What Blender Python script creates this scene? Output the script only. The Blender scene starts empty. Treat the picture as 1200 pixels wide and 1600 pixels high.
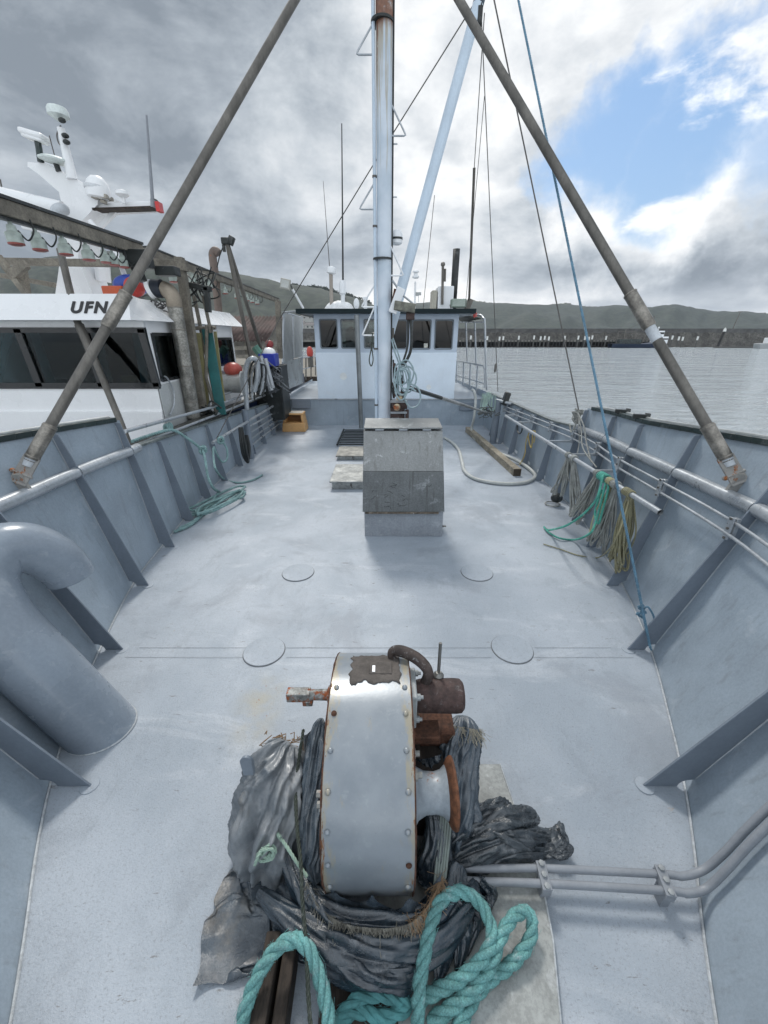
import bpy, math, random
import numpy as np
from mathutils import Vector, Matrix, noise
random.seed(7); RNG = np.random.RandomState(7)
S = bpy.context.scene
COL = S.collection
R = math.radians
# ------------------------------------------------------------------ camera
CAM_H = 2.4; FPX = 620.0; PITCH = math.atan(275/620.0)
cd = bpy.data.cameras.new('camera'); cam = bpy.data.objects.new('camera', cd); COL.objects.link(cam)
cam.location = (0, 0, CAM_H); cam.rotation_euler = (math.pi/2-PITCH, 0, 0)
cd.sensor_fit = 'HORIZONTAL'; cd.sensor_width = 36; cd.lens = 36*FPX/1200
cd.clip_start = 0.05; cd.clip_end = 9000
S.camera = cam
# ------------------------------------------------------------------ exposure
S.view_settings.view_transform = 'Standard'; S.view_settings.look = 'None'
S.view_settings.exposure = 0.56; S.view_settings.gamma = 1.0; S.view_settings.use_curve_mapping = False
# measured points: a sight line of the photograph cut by a known plane of the place
CP, SP = math.cos(PITCH), math.sin(PITCH)
def P(u, v, x=None, y=None, z=None):
    dx = (u-600)/FPX; dy = (v-800)/FPX
    d = (dx, CP-dy*SP, -SP-dy*CP)
    if y is not None: t = y/d[1]
    elif z is not None: t = (z-CAM_H)/d[2]
    else: t = x/d[0]
    return Vector((d[0]*t, d[1]*t, CAM_H+d[2]*t))
# ------------------------------------------------------------------ node helpers
class NT:
    def __init__(s, tree): s.t = tree; s.n = tree.nodes; s.l = tree.links
    def new(s, typ, **kw):
        n = s.n.new(typ)
        for k, v in kw.items():
            if k.startswith('_'): setattr(n, k[1:], v)
            else:
                key = int(k[1:]) if (k[0] == 'i' and k[1:].isdigit()) else k.replace('__', ' ')
                if hasattr(v, 'is_output'): s.l.new(v, n.inputs[key])
                else: n.inputs[key].default_value = v
        return n
    def math(s, op, a, b=0.0, c=None, clamp=False):
        n = s.n.new('ShaderNodeMath'); n.operation = op; n.use_clamp = clamp
        for i, v in enumerate((a, b, c)):
            if v is None: continue
            if hasattr(v, 'is_output'): s.l.new(v, n.inputs[i])
            else: n.inputs[i].default_value = v
        return n.outputs[0]
    def mix(s, fac, a, b, blend='MIX'):
        n = s.n.new('ShaderNodeMix'); n.data_type = 'RGBA'; n.blend_type = blend; n.clamp_factor = True
        for i, v in ((0, fac), (6, a), (7, b)):
            if hasattr(v, 'is_output'): s.l.new(v, n.inputs[i])
            else: n.inputs[i].default_value = v if i == 0 else (tuple(v)+(1,))[:4]
        return n.outputs[2]
    def ramp(s, fac, a, b):
        n = s.n.new('ShaderNodeMapRange'); n.interpolation_type = 'SMOOTHSTEP'
        s.l.new(fac, n.inputs[0]); n.inputs[1].default_value = a; n.inputs[2].default_value = b
        return n.outputs[0]
    def noise(s, vec, scale, detail=4, rough=.5, dist=0):
        n = s.n.new('ShaderNodeTexNoise'); n.inputs['Scale'].default_value = scale
        n.inputs['Detail'].default_value = detail; n.inputs['Roughness'].default_value = rough
        n.inputs['Distortion'].default_value = dist
        if vec is not None: s.l.new(vec, n.inputs['Vector'])
        return n.outputs['Fac']
    def mapping(s, vec, scale=(1,1,1), loc=(0,0,0), rot=(0,0,0)):
        n = s.n.new('ShaderNodeMapping'); s.l.new(vec, n.inputs[0])
        n.inputs['Scale'].default_value = scale; n.inputs['Location'].default_value = loc; n.inputs['Rotation'].default_value = rot
        return n.outputs[0]
# ------------------------------------------------------------------ world: broken overcast
SUN_EL, SUN_AZ = R(50), R(-12)          # azimuth from +Y towards +X
W = bpy.data.worlds.new('World'); S.world = W; W.use_nodes = True
nt = NT(W.node_tree); nt.n.clear()
wo = nt.new('ShaderNodeOutputWorld'); bg = nt.new('ShaderNodeBackground'); nt.l.new(bg.outputs[0], wo.inputs[0])
sky = nt.new('ShaderNodeTexSky'); sky.sky_type = 'NISHITA'; sky.sun_disc = False
sky.sun_elevation = SUN_EL; sky.sun_rotation = SUN_AZ; sky.air_density = 1.3; sky.dust_density = .6
skyc = nt.mix(1.0, sky.outputs[0], (.115, .115, .115), 'MULTIPLY')
tc = nt.new('ShaderNodeTexCoord').outputs['Generated']
nrm = nt.new('ShaderNodeVectorMath', _operation='NORMALIZE'); nt.l.new(tc, nrm.inputs[0]); D = nrm.outputs[0]
sx = nt.new('ShaderNodeSeparateXYZ'); nt.l.new(D, sx.inputs[0]); X, Y, Z = sx.outputs
zz = nt.math('ADD', nt.math('MAXIMUM', Z, 0.0), .16)
cx = nt.new('ShaderNodeCombineXYZ'); nt.l.new(nt.math('DIVIDE', X, zz), cx.inputs[0]); nt.l.new(nt.math('DIVIDE', Y, zz), cx.inputs[1])
PV = cx.outputs[0]                     # cloud deck plane
def blob(u, v, r, soft):
    d = P(u, v, y=1.0)-Vector((0, 0, CAM_H)); d.normalize()
    n = nt.new('ShaderNodeVectorMath', _operation='DOT_PRODUCT'); nt.l.new(DW, n.inputs[0]); n.inputs[1].default_value = d
    return nt.ramp(n.outputs['Value'], math.cos(R(r+soft)), math.cos(R(max(r-soft, 0))))
nw = nt.n.new('ShaderNodeTexNoise'); nt.l.new(D, nw.inputs[0]); nw.inputs['Scale'].default_value = 4.5; nw.inputs['Detail'].default_value = 7; nw.inputs['Roughness'].default_value = .6
wsub = nt.new('ShaderNodeVectorMath', _operation='SUBTRACT'); nt.l.new(nw.outputs['Color'], wsub.inputs[0]); wsub.inputs[1].default_value = (.5, .5, .5)
wsc = nt.new('ShaderNodeVectorMath', _operation='SCALE'); nt.l.new(wsub.outputs[0], wsc.inputs[0]); wsc.inputs['Scale'].default_value = .42
wad = nt.new('ShaderNodeVectorMath', _operation='ADD'); nt.l.new(D, wad.inputs[0]); nt.l.new(wsc.outputs[0], wad.inputs[1])
wn = nt.new('ShaderNodeVectorMath', _operation='NORMALIZE'); nt.l.new(wad.outputs[0], wn.inputs[0]); DW = wn.outputs[0]
n1 = nt.noise(nt.mapping(PV, loc=(3.1, 1.7, 0)), .75, 8, .56, .3)
n2 = nt.noise(nt.mapping(D, scale=(1, 1, 1.9), loc=(.3, 2.2, 0)), 3.6, 10, .62, .2)
n3 = nt.noise(nt.mapping(D, scale=(1, 1, 1.5), loc=(5, .2, 1)), 1.7, 4, .5)
br = nt.math('ADD', nt.math('MULTIPLY', n1, .42), nt.math('ADD', nt.math('MULTIPLY', n2, .66), nt.math('MULTIPLY', n3, .22)))   # ~.6 mean
glow = nt.math('ADD', nt.math('MULTIPLY', blob(880, 60, 12, 13), .12), nt.math('MULTIPLY', blob(560, 230, 9, 10), .09))
lowb = nt.math('MULTIPLY', nt.math('MULTIPLY', nt.ramp(Z, .14, .03), nt.ramp(Z, -.02, .03)), .17)   # pale band over the hills
dark = nt.math('MULTIPLY', blob(60, 180, 21, 15), -.12)
dark2 = nt.math('ADD', nt.math('MULTIPLY', blob(1050, 440, 7, 6), -.10), nt.math('ADD', nt.math('MULTIPLY', blob(1010, 325, 5, 5), .20), nt.math('MULTIPLY', blob(1180, 320, 5, 5), .20)))
b = nt.math('ADD', nt.math('ADD', br, glow), nt.math('ADD', lowb, nt.math('ADD', dark, dark2)))
b = nt.math('ADD', nt.math('MULTIPLY', nt.math('SUBTRACT', b, .64), 1.6), .575)
cr = nt.n.new('ShaderNodeValToRGB'); nt.l.new(b, cr.inputs[0]); e = cr.color_ramp
stops = [(.34, (.175, .205, .24)), (.50, (.29, .325, .365)), (.62, (.42, .455, .49)), (.76, (.60, .62, .64)), (.96, (.86, .86, .85))]
e.elements[0].position, e.elements[0].color = stops[0][0], stops[0][1]+(1,)
e.elements[1].position, e.elements[1].color = stops[-1][0], stops[-1][1]+(1,)
for p, c in stops[1:-1]:
    q = e.elements.new(p); q.color = c+(1,)
hole = nt.math('MAXIMUM', blob(945, 225, 4.2, 2.5), nt.math('MAXIMUM', blob(1060, 225, 5.5, 3), blob(1165, 165, 4.5, 3)))
hole = nt.math('MAXIMUM', hole, nt.math('MULTIPLY', blob(1330, 200, 6, 4), .8))
puff = nt.ramp(n2, .52, .64)
hole = nt.math('MULTIPLY', hole, nt.math('SUBTRACT', 1.0, nt.math('MULTIPLY', puff, .85)))
skyb = nt.mix(.66, skyc, (.15, .28, .50))
# cloud behind the viewer brightened, out of view, as added fill for the foreground
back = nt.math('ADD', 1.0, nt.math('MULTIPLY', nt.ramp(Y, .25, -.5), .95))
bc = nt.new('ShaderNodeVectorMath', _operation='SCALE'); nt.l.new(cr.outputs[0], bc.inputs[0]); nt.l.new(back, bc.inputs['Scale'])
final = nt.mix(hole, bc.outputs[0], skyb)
final = nt.mix(nt.ramp(Z, 0.0, -.05), final, (.12, .14, .16))
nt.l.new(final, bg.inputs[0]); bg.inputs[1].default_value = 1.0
# ------------------------------------------------------------------ sun (veiled by cloud)
sd = bpy.data.lights.new('sun', 'SUN'); sd.energy = 1.5; sd.angle = R(10); sd.color = (1, .96, .9)
sun = bpy.data.objects.new('sun', sd); COL.objects.link(sun)
sdir = Vector((math.cos(SUN_EL)*math.sin(SUN_AZ), math.cos(SUN_EL)*math.cos(SUN_AZ), math.sin(SUN_EL)))
sun.rotation_euler = sdir.to_track_quat('Z', 'Y').to_euler(); sun.location = (0, 0, 30)
# ------------------------------------------------------------------ materials
MC = {}
def mat(name, col, rough=.5, metal=0., var=.12, scale=2.5, fine=.08, fscale=40, bump=.15, bscale=90,
        rust=0., rustscale=3., streak=0., streakcol=(.12,.10,.08), pale=0., alpha=None, spec=.5, rustcol=(.16,.05,.02), bdist=.004, squash=(1,1,1)):
    if name in MC: return MC[name]
    m = bpy.data.materials.new(name); m.use_nodes = True; n = NT(m.node_tree); n.n.clear()
    out = n.new('ShaderNodeOutputMaterial'); bs = n.new('ShaderNodeBsdfPrincipled'); n.l.new(bs.outputs[0], out.inputs[0])
    ob = n.new('ShaderNodeTexCoord').outputs['Object']
    if squash != (1,1,1): ob = n.mapping(ob, scale=squash)
    a = n.noise(ob, scale, 5, .6)
    f = n.ramp(a, .3, .7)
    lo = tuple(c*(1-var) for c in col); hi = tuple(min(c*(1+var), .95) for c in col)
    c = n.mix(f, lo, hi)
    g = n.ramp(n.noise(ob, fscale, 4, .7), .35, .65)
    c = n.mix(g, c, n.mix(1., c, (1-fine*2,)*3, 'MULTIPLY'))
    rg = n.math('ADD', n.math('MULTIPLY', a, .25), rough-.125)
    if pale:
        pm = n.ramp(n.noise(n.mapping(ob, loc=(7, 3, 2)), scale*2.3, 7, .7, .6), .56, .68)
        c = n.mix(n.math('MULTIPLY', pm, pale), c, (.72, .74, .76))
    if streak:
        st = n.noise(n.mapping(ob, scale=(14, 14, .7)), 1.4, 5, .65)
        c = n.mix(n.math('MULTIPLY', n.ramp(st, .52, .72), streak), c, streakcol)
    if rust:
        rn = n.noise(n.mapping(ob, loc=(2, 9, 4)), rustscale, 8, .72)
        th = .74-rust*.34
        rm = n.ramp(rn, th, th+.07)
        rc = n.mix(n.ramp(n.noise(ob, 22, 4), .35, .65), rustcol, tuple(min(q*2.4, 1) for q in rustcol))
        c = n.mix(rm, c, rc); rg = n.math('ADD', rg, n.math('MULTIPLY', rm, .4), clamp=True)
    n.l.new(c, bs.inputs['Base Color']); n.l.new(rg, bs.inputs['Roughness'])
    bs.inputs['Metallic'].default_value = metal; bs.inputs['Specular IOR Level'].default_value = spec
    if bump:
        bn = n.new('ShaderNodeBump'); bn.inputs['Strength'].default_value = bump; bn.inputs['Distance'].default_value = bdist
        n.l.new(n.noise(ob, bscale, 5, .65), bn.inputs['Height']); n.l.new(bn.outputs[0], bs.inputs['Normal'])
    MC[name] = m; return m
def glass(name, tint, mixv=.6, rough=.02):
    m = bpy.data.materials.new(name); m.use_nodes = True; n = NT(m.node_tree); n.n.clear()
    out = n.new('ShaderNodeOutputMaterial'); tr = n.new('ShaderNodeBsdfTransparent'); gl = n.new('ShaderNodeBsdfGlossy')
    tr.inputs[0].default_value = tint+(1,); gl.inputs[0].default_value = (.9, .9, .9, 1); gl.inputs['Roughness'].default_value = rough
    fr = n.new('ShaderNodeFresnel'); fr.inputs[0].default_value = 1.5
    ms = n.new('ShaderNodeMixShader'); n.l.new(n.math('MULTIPLY', fr.outputs[0], mixv), ms.inputs[0])
    n.l.new(tr.outputs[0], ms.inputs[1]); n.l.new(gl.outputs[0], ms.inputs[2]); n.l.new(ms.outputs[0], out.inputs[0])
    MC[name] = m; return m
# palette
HULL = mat('grey_blue_paint', (.31, .37, .43), rough=.40, var=.12, scale=1.6, fine=.05, fscale=60, bump=.30, bscale=7, pale=.16, streak=.30, streakcol=(.17,.18,.185), rust=.04, rustscale=6, bdist=.012)
HULLD = mat('grey_frame_paint', (.20, .235, .28), rough=.42, var=.1, scale=2, fine=.04, bump=.12, bscale=40, rust=.06)
VENT = mat('vent_paint', (.26, .305, .36), rough=.27, var=.10, scale=2.2, fine=.04, fscale=50, bump=.22, bscale=11, pale=.12, rust=.04, rustscale=8, bdist=.006)
WELD = mat('weld_bead', (.55, .58, .6), rough=.5, bump=.6, bscale=60, fine=.15)
ALU = mat('weathered_aluminium', (.42, .43, .42), rough=.38, metal=.75, var=.18, scale=4, fine=.15, fscale=25, bump=.2, bscale=60, streak=.3, streakcol=(.16,.16,.15))
PIPE = mat('pipe_grey_paint', (.42, .45, .48), rough=.3, metal=.35, var=.12, scale=4, fine=.08, bump=.15, bscale=50, rust=.1)
GALV = mat('galvanised_pole', (.15, .14, .125), rough=.45, metal=.35, var=.3, scale=5, fine=.15, bump=.25, bscale=40, rust=.17, rustscale=5, rustcol=(.12,.065,.035), squash=(1,1,.35))
SLEEVE = mat('galvanised_sleeve', (.27, .25, .22), rough=.38, metal=.6, var=.35, scale=8, fine=.15, bump=.25, rust=.25, rustcol=(.12,.07,.04))
PAINTCHIP = mat('chipped_pale_paint', (.5, .53, .56), rough=.5, var=.15, rust=.35, rustscale=9)
BLACK = mat('black_rubber', (.018, .022, .022), rough=.45, var=.3, fine=.1, pale=.08)
GREENBLK = mat('dark_green_paint', (.02, .035, .035), rough=.4, var=.25, pale=.10)
WHITE = mat('white_gelcoat', (.78, .80, .82), rough=.3, var=.04, scale=1.2, fine=.015, bump=.05, bscale=12, streak=.06, streakcol=(.5,.5,.47))
CAB = mat('pale_blue_white_paint', (.70, .79, .88), rough=.35, var=.05, scale=1.5, fine=.02, bump=.08, bscale=14, streak=.10, streakcol=(.5,.55,.6), pale=.2)
CABT = mat('pale_blue_grey_paint', (.50, .58, .68), rough=.4, var=.06, scale=2, fine=.02, bump=.08)
MASTP = mat('mast_blue_paint', (.56, .66, .76), rough=.32, var=.07, scale=2, fine=.03, bump=.1, bscale=25)
RUST = mat('rust', (.11, .048, .028), rough=.85, var=.45, scale=10, fine=.25, fscale=60, bump=.8, bscale=70, rust=.3, rustcol=(.16,.065,.03))
BROWN = mat('brown_corroded_iron', (.075, .045, .04), rough=.7, var=.3, scale=14, fine=.2, bump=.9, bscale=60, pale=.10, rust=.15)
TIMBER = mat('weathered_timber', (.30, .24, .17), rough=.75, var=.3, scale=4, fine=.2, bump=.6, bscale=30, streak=.4, squash=(1,1,.3))
TIMG = mat('grey_timber', (.22, .20, .165), rough=.8, var=.3, scale=5, fine=.2, bump=.6, bscale=30, streak=.35)
DARKT = mat('rotten_dark_timber', (.05, .038, .03), rough=.85, var=.5, scale=7, fine=.3, bump=1., bscale=25, squash=(1,.25,1))
GLASSD = glass('dark_tinted_glass', (.28, .36, .38), .5)
GLASSK = glass('black_tinted_glass', (.035, .05, .055), .7)
GLASSC = glass('clear_tinted_glass', (.42, .50, .50), 1.0)
def rope_mat(name, col, dirt=.35, fs=220):
    return mat(name, col, rough=.75, var=.22, scale=9, fine=.22, fscale=fs, bump=.9, bscale=260, pale=.25, bdist=.002)
TEAL = rope_mat('teal_rope', (.17, .43, .42)); TEALL = rope_mat('pale_teal_rope', (.27, .43, .43)); BLUER = rope_mat('blue_rope', (.16, .31, .43))
GREYR = rope_mat('grey_rope', (.36, .37, .35)); KHAKI = rope_mat('khaki_rope', (.33, .31, .19)); GREENR = rope_mat('green_rope', (.10, .45, .36)); DKROPE = rope_mat('dirty_green_rope', (.06, .075, .06)); YELR = rope_mat('yellow_rope', (.5, .38, .12))
STEELW = mat('wire_rope', (.13, .125, .12), rough=.5, metal=.6, bump=.3)
# ------------------------------------------------------------------ mesh builder
class MB:
    def __init__(s): s.v = []; s.f = []; s.mi = []; s.cur = 0
    def add(s, vs, fs):
        b = len(s.v); s.v += [tuple(q) for q in vs]; s.f += [tuple(i+b for i in f) for f in fs]; s.mi += [s.cur]*len(fs); return s
    def box(s, c, d, rot=None):
        c = Vector(c); hx, hy, hz = d[0]/2, d[1]/2, d[2]/2
        vs = [Vector((x, y, z)) for x in (-hx, hx) for y in (-hy, hy) for z in (-hz, hz)]
        if rot is not None: vs = [rot @ q for q in vs]
        return s.add([c+q for q in vs], [(0,1,3,2),(4,6,7,5),(0,4,5,1),(2,3,7,6),(0,2,6,4),(1,5,7,3)])
    def bx(s, x0, x1, y0, y1, z0, z1): return s.box(((x0+x1)/2, (y0+y1)/2, (z0+z1)/2), (abs(x1-x0), abs(y1-y0), abs(z1-z0)))
    def beam(s, a, b, w, h, up=(0,0,1)):
        a, b = Vector(a), Vector(b); t = (b-a); L = t.length; t.normalize(); up = Vector(up)
        sd = t.cross(up)
        if sd.length < 1e-4: sd = t.cross(Vector((1,0,0)))
        sd.normalize(); u = sd.cross(t)
        return s.box((a+b)/2, (w, L, h), Matrix((sd, t, u)).transposed())
    def prism(s, poly, ext):
        n = len(poly); ext = Vector(ext); p = [Vector(q) for q in poly]
        return s.add(p+[q+ext for q in p], [tuple(range(n))[::-1], tuple(range(n, 2*n))]+[(i, (i+1)%n, (i+1)%n+n, i+n) for i in range(n)])
    def tube(s, pts, r, seg=12, cap=True, closed=False):
        pts = [Vector(q) for q in pts]; n = len(pts)
        rs = list(r) if hasattr(r, '__len__') else [r]*n
        vs = []; fs = []; prev = None
        for i in range(n):
            if closed: t = pts[(i+1)%n]-pts[i-1]
            else: t = pts[min(i+1, n-1)]-pts[max(i-1, 0)]
            if t.length < 1e-9: t = Vector((0,0,1))
            t.normalize()
            if prev is None:
                a = Vector((0,0,1)) if abs(t.z) < .9 else Vector((1,0,0))
                u = t.cross(a).normalized()
            else:
                u = prev-t*prev.dot(t)
                if u.length < 1e-6: u = t.orthogonal()
                u.normalize()
            w = t.cross(u); prev = u
            for k in range(seg):
                an = 2*math.pi*k/seg; vs.append(pts[i]+(u*math.cos(an)+w*math.sin(an))*rs[i])
        m = n if closed else n-1
        for i in range(m):
            j = (i+1)%n
            for k in range(seg):
                l = (k+1)%seg; fs.append((i*seg+k, i*seg+l, j*seg+l, j*seg+k))
        if cap and not closed: fs += [tuple(range(seg))[::-1], tuple(range((n-1)*seg, n*seg))]
        return s.add(vs, fs)
    def cyl(s, a, b, r, seg=20, r2=None): return s.tube([a, b], [r, r if r2 is None else r2], seg)
    def lathe(s, o, axis, prof, seg=32):
        o = Vector(o); ax = Vector(axis).normalized(); u = ax.orthogonal().normalized(); w = ax.cross(u); vs = []; fs = []
        for h, r in prof:
            for k in range(seg):
                an = 2*math.pi*k/seg; vs.append(o+ax*h+(u*math.cos(an)+w*math.sin(an))*r)
        for i in range(len(prof)-1):
            for k in range(seg):
                l = (k+1)%seg; fs.append((i*seg+k, i*seg+l, (i+1)*seg+l, (i+1)*seg+k))
        n = len(prof); fs += [tuple(range(seg))[::-1], tuple(range((n-1)*seg, n*seg))]
        return s.add(vs, fs)
    def ball(s, c, r, seg=16, ring=10, sc=(1,1,1)):
        prof = []; c = Vector(c); vs = []; fs = []
        for i in range(ring+1):
            a = math.pi*i/ring
            for k in range(seg):
                an = 2*math.pi*k/seg
                vs.append(c+Vector((math.sin(a)*math.cos(an)*r*sc[0], math.sin(a)*math.sin(an)*r*sc[1], math.cos(a)*r*sc[2])))
        for i in range(ring):
            for k in range(seg):
                l = (k+1)%seg; fs.append((i*seg+k, (i+1)*seg+k, (i+1)*seg+l, i*seg+l))
        return s.add(vs, fs)
    def grid(s, A):
        ny, nx = A.shape[:2]
        return s.add([tuple(q) for q in A.reshape(-1, 3)], [(j*nx+i, j*nx+i+1, (j+1)*nx+i+1, (j+1)*nx+i) for j in range(ny-1) for i in range(nx-1)])
    def build(s, name, m, parent=None, bevel=0, sharp=38, solid=0, sub=0):
        me = bpy.data.meshes.new(name)
        v = np.array(s.v, dtype=float); c = (v.min(0)+v.max(0))/2 if name not in NOCENTER else np.zeros(3)
        me.from_pydata([tuple(q) for q in (v-c)], [], s.f)
        ms = m if isinstance(m, (list, tuple)) else [m]
        for q in ms: me.materials.append(q)
        me.polygons.foreach_set('material_index', s.mi)
        me.polygons.foreach_set('use_smooth', [True]*len(s.f)); me.validate(); me.update()
        me.set_sharp_from_angle(angle=R(sharp))
        o = bpy.data.objects.new(name, me); COL.objects.link(o)
        o.location = Vector(c)
        if parent: o.parent = parent; o.location = Vector(c)-wloc(parent)
        if bevel:
            bm = o.modifiers.new('bevel', 'BEVEL'); bm.width = bevel; bm.segments = 2; bm.limit_method = 'ANGLE'; bm.angle_limit = R(40); bm.harden_normals = False
        if solid:
            q = o.modifiers.new('solid', 'SOLIDIFY'); q.thickness = solid
        if sub:
            q = o.modifiers.new('sub', 'SUBSURF'); q.levels = q.render_levels = sub
        return o
NOCENTER = {'deck', 'water', 'hills'}
def wloc(o):
    l = Vector((0,0,0))
    while o: l += o.location; o = o.parent
    return l
def tag(o, label=None, cat=None, group=None, kind=None):
    if label: o['label'] = label
    if cat: o['category'] = cat
    if group: o['group'] = group
    if kind: o['kind'] = kind
    return o
def thing(name, label, cat, loc=(0,0,0), group=None):
    o = bpy.data.objects.new(name, None); o.empty_display_size = .1; COL.objects.link(o); o.location = loc
    return tag(o, label, cat, group)
def copy_tree(o, delta=None, parent=None, label=None):
    c = o.copy(); COL.objects.link(c); c.parent = parent
    if delta is not None: c.location = o.location+Vector(delta)
    if label: c['label'] = label
    for ch in list(o.children): copy_tree(ch, None, c)
    return c
def spline(pts, n=10, closed=False):
    p = [Vector(q) for q in pts]; out = []; N = len(p)
    segs = N if closed else N-1
    for i in range(segs):
        if closed: a, b, c, d = p[i-1], p[i], p[(i+1)%N], p[(i+2)%N]
        else: a, b, c, d = p[max(i-1,0)], p[i], p[i+1], p[min(i+2, N-1)]
        for k in range(n):
            t = k/n
            out.append(.5*((2*b)+(c-a)*t+(2*a-5*b+4*c-d)*t*t+(3*b-a-3*c+d)*t**3))
    if not closed: out.append(p[-1])
    return out
def resample(pts, step, closed=False):
    pts = [Vector(q) for q in pts]
    if closed: pts = pts+[pts[0]]
    L = [0]
    for a, b in zip(pts, pts[1:]): L.append(L[-1]+(b-a).length)
    n = max(2, int(L[-1]/step)); out = []; j = 0
    for i in range(n+1):
        d = L[-1]*i/n
        while j < len(L)-2 and L[j+1] < d: j += 1
        f = (d-L[j])/max(L[j+1]-L[j], 1e-9); out.append(pts[j].lerp(pts[j+1], min(max(f,0),1)))
    return out
def rope(mb, pts, r, pitch=None, seg=8, smooth=8, strands=3, fuzz=0):
    """laid rope: helical strands wound round the path"""
    pitch = pitch or r*7
    path = resample(spline(pts, smooth) if smooth else pts, min(pitch/9, r*1.0))
    n = len(path); prev = None; fr = []
    for i in range(n):
        t = (path[min(i+1,n-1)]-path[max(i-1,0)]).normalized()
        u = (t.cross(Vector((0,0,1))) if abs(t.z) < .95 else t.cross(Vector((1,0,0)))).normalized() if prev is None else (prev-t*prev.dot(t)).normalized()
        prev = u; fr.append((u, t.cross(u)))
    L = 0; ph = [0]
    for a, b in zip(path, path[1:]): L += (b-a).length; ph.append(2*math.pi*L/pitch)
    for k in range(strands):
        off = 2*math.pi*k/strands
        pp = [path[i]+(fr[i][0]*math.cos(ph[i]+off)+fr[i][1]*math.sin(ph[i]+off))*r*.53 for i in range(n)]
        mb.tube(pp, r*.52, seg)
    if fuzz:
        for _ in range(fuzz):
            i = random.randrange(2, n-2); a = random.uniform(0, 6.28); d = fr[i][0]*math.cos(a)+fr[i][1]*math.sin(a)
            p = path[i]+d*r*.95; q = p+d*r*random.uniform(.1, .35)+(path[i+1]-path[i])*random.uniform(-2, 2)
            mb.tube([p, q], .0006, 3)
    return mb
def cord(mb, pts, r, seg=6, smooth=6): return mb.tube(spline(pts, smooth) if smooth else pts, r, seg)
def coil_pts(c, rx, rz, turns, jit, axis='z', seed=0, n=12):
    rr = random.Random(seed); out = []
    for i in range(int(turns*n)):
        a = 2*math.pi*i/n; k = 1+rr.uniform(-jit, jit)
        if axis == 'z': out.append(Vector(c)+Vector((math.cos(a)*rx*k, math.sin(a)*rz*k, rr.uniform(0, jit)*.15+i*.0006)))
        elif axis == 'y': out.append(Vector(c)+Vector((math.cos(a)*rx*k, rr.uniform(-jit, jit)*.12, math.sin(a)*rz*k)))
        else: out.append(Vector(c)+Vector((rr.uniform(-jit, jit)*.12, math.cos(a)*rx*k, math.sin(a)*rz*k)))
    return out
def lerp_tab(tab, x):
    if x <= tab[0][0]: return tab[0][1]
    for (a, b), (c, d) in zip(tab, tab[1:]):
        if x <= c: return b+(d-b)*(x-a)/(c-a)
    return tab[-1][1]
# ================================================================== SETTING
# deck edges measured from the photograph
def edge(pix): return [(P(u, v, z=0).y, P(u, v, z=0).x) for u, v in pix]
EL = [(-1.6, -.02), (-1.2, -.45), (-.4, -.92)]+edge([(20,1600),(62,1268),(112,1110),(150,1025),(208,908),(262,842),(292,805),(325,768),(355,740),(438,668)])+[(17, -2.9)]
ER = [(-1.6, .02), (-1.2, .42), (-.4, .85)]+edge([(1115,1600),(1078,1245),(1022,1022),(978,920),(938,856),(908,808),(876,775),(850,752),(755,665)])+[(17, 2.85)]
def smooth_tab(t):
    ys = [a for a, b in t]; out = []
    for y in np.arange(-1.6, 17.01, .1):
        w = [lerp_tab(t, y+d) for d in (-.3, -.15, 0, .15, .3)]; out.append((float(y), sum(w)/5))
    out[0] = (out[0][0], t[0][1]); return out
EL, ER = smooth_tab(EL), smooth_tab(ER)
KF = [(-1.6,.8),(0,.62),(1.4,.47),(2.55,.35),(3.5,.19),(4.4,.09),(6,.09),(8,.07),(12,.05),(17,.03)]
def edgex(side, y, z=0):
    x = lerp_tab(EL if side < 0 else ER, y); return x+side*lerp_tab(KF, y)*z
TOPFS = {-1: [(-1.6,2.15),(1.5,1.88),(2.8,1.68),(4.42,1.55)], 1: [(-1.6,2.15),(1.5,1.88),(2.8,1.68),(4.2,1.55),(6.0,1.42)]}
TOPAS = {-1: [(4.42,1.22),(6,1.07),(8.5,.92),(11.5,.74),(17,.80)], 1: [(6,1.12),(7,1.03),(10,.97),(17,.80)]}
YSS = {-1: 4.42, 1: 6.0}
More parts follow.
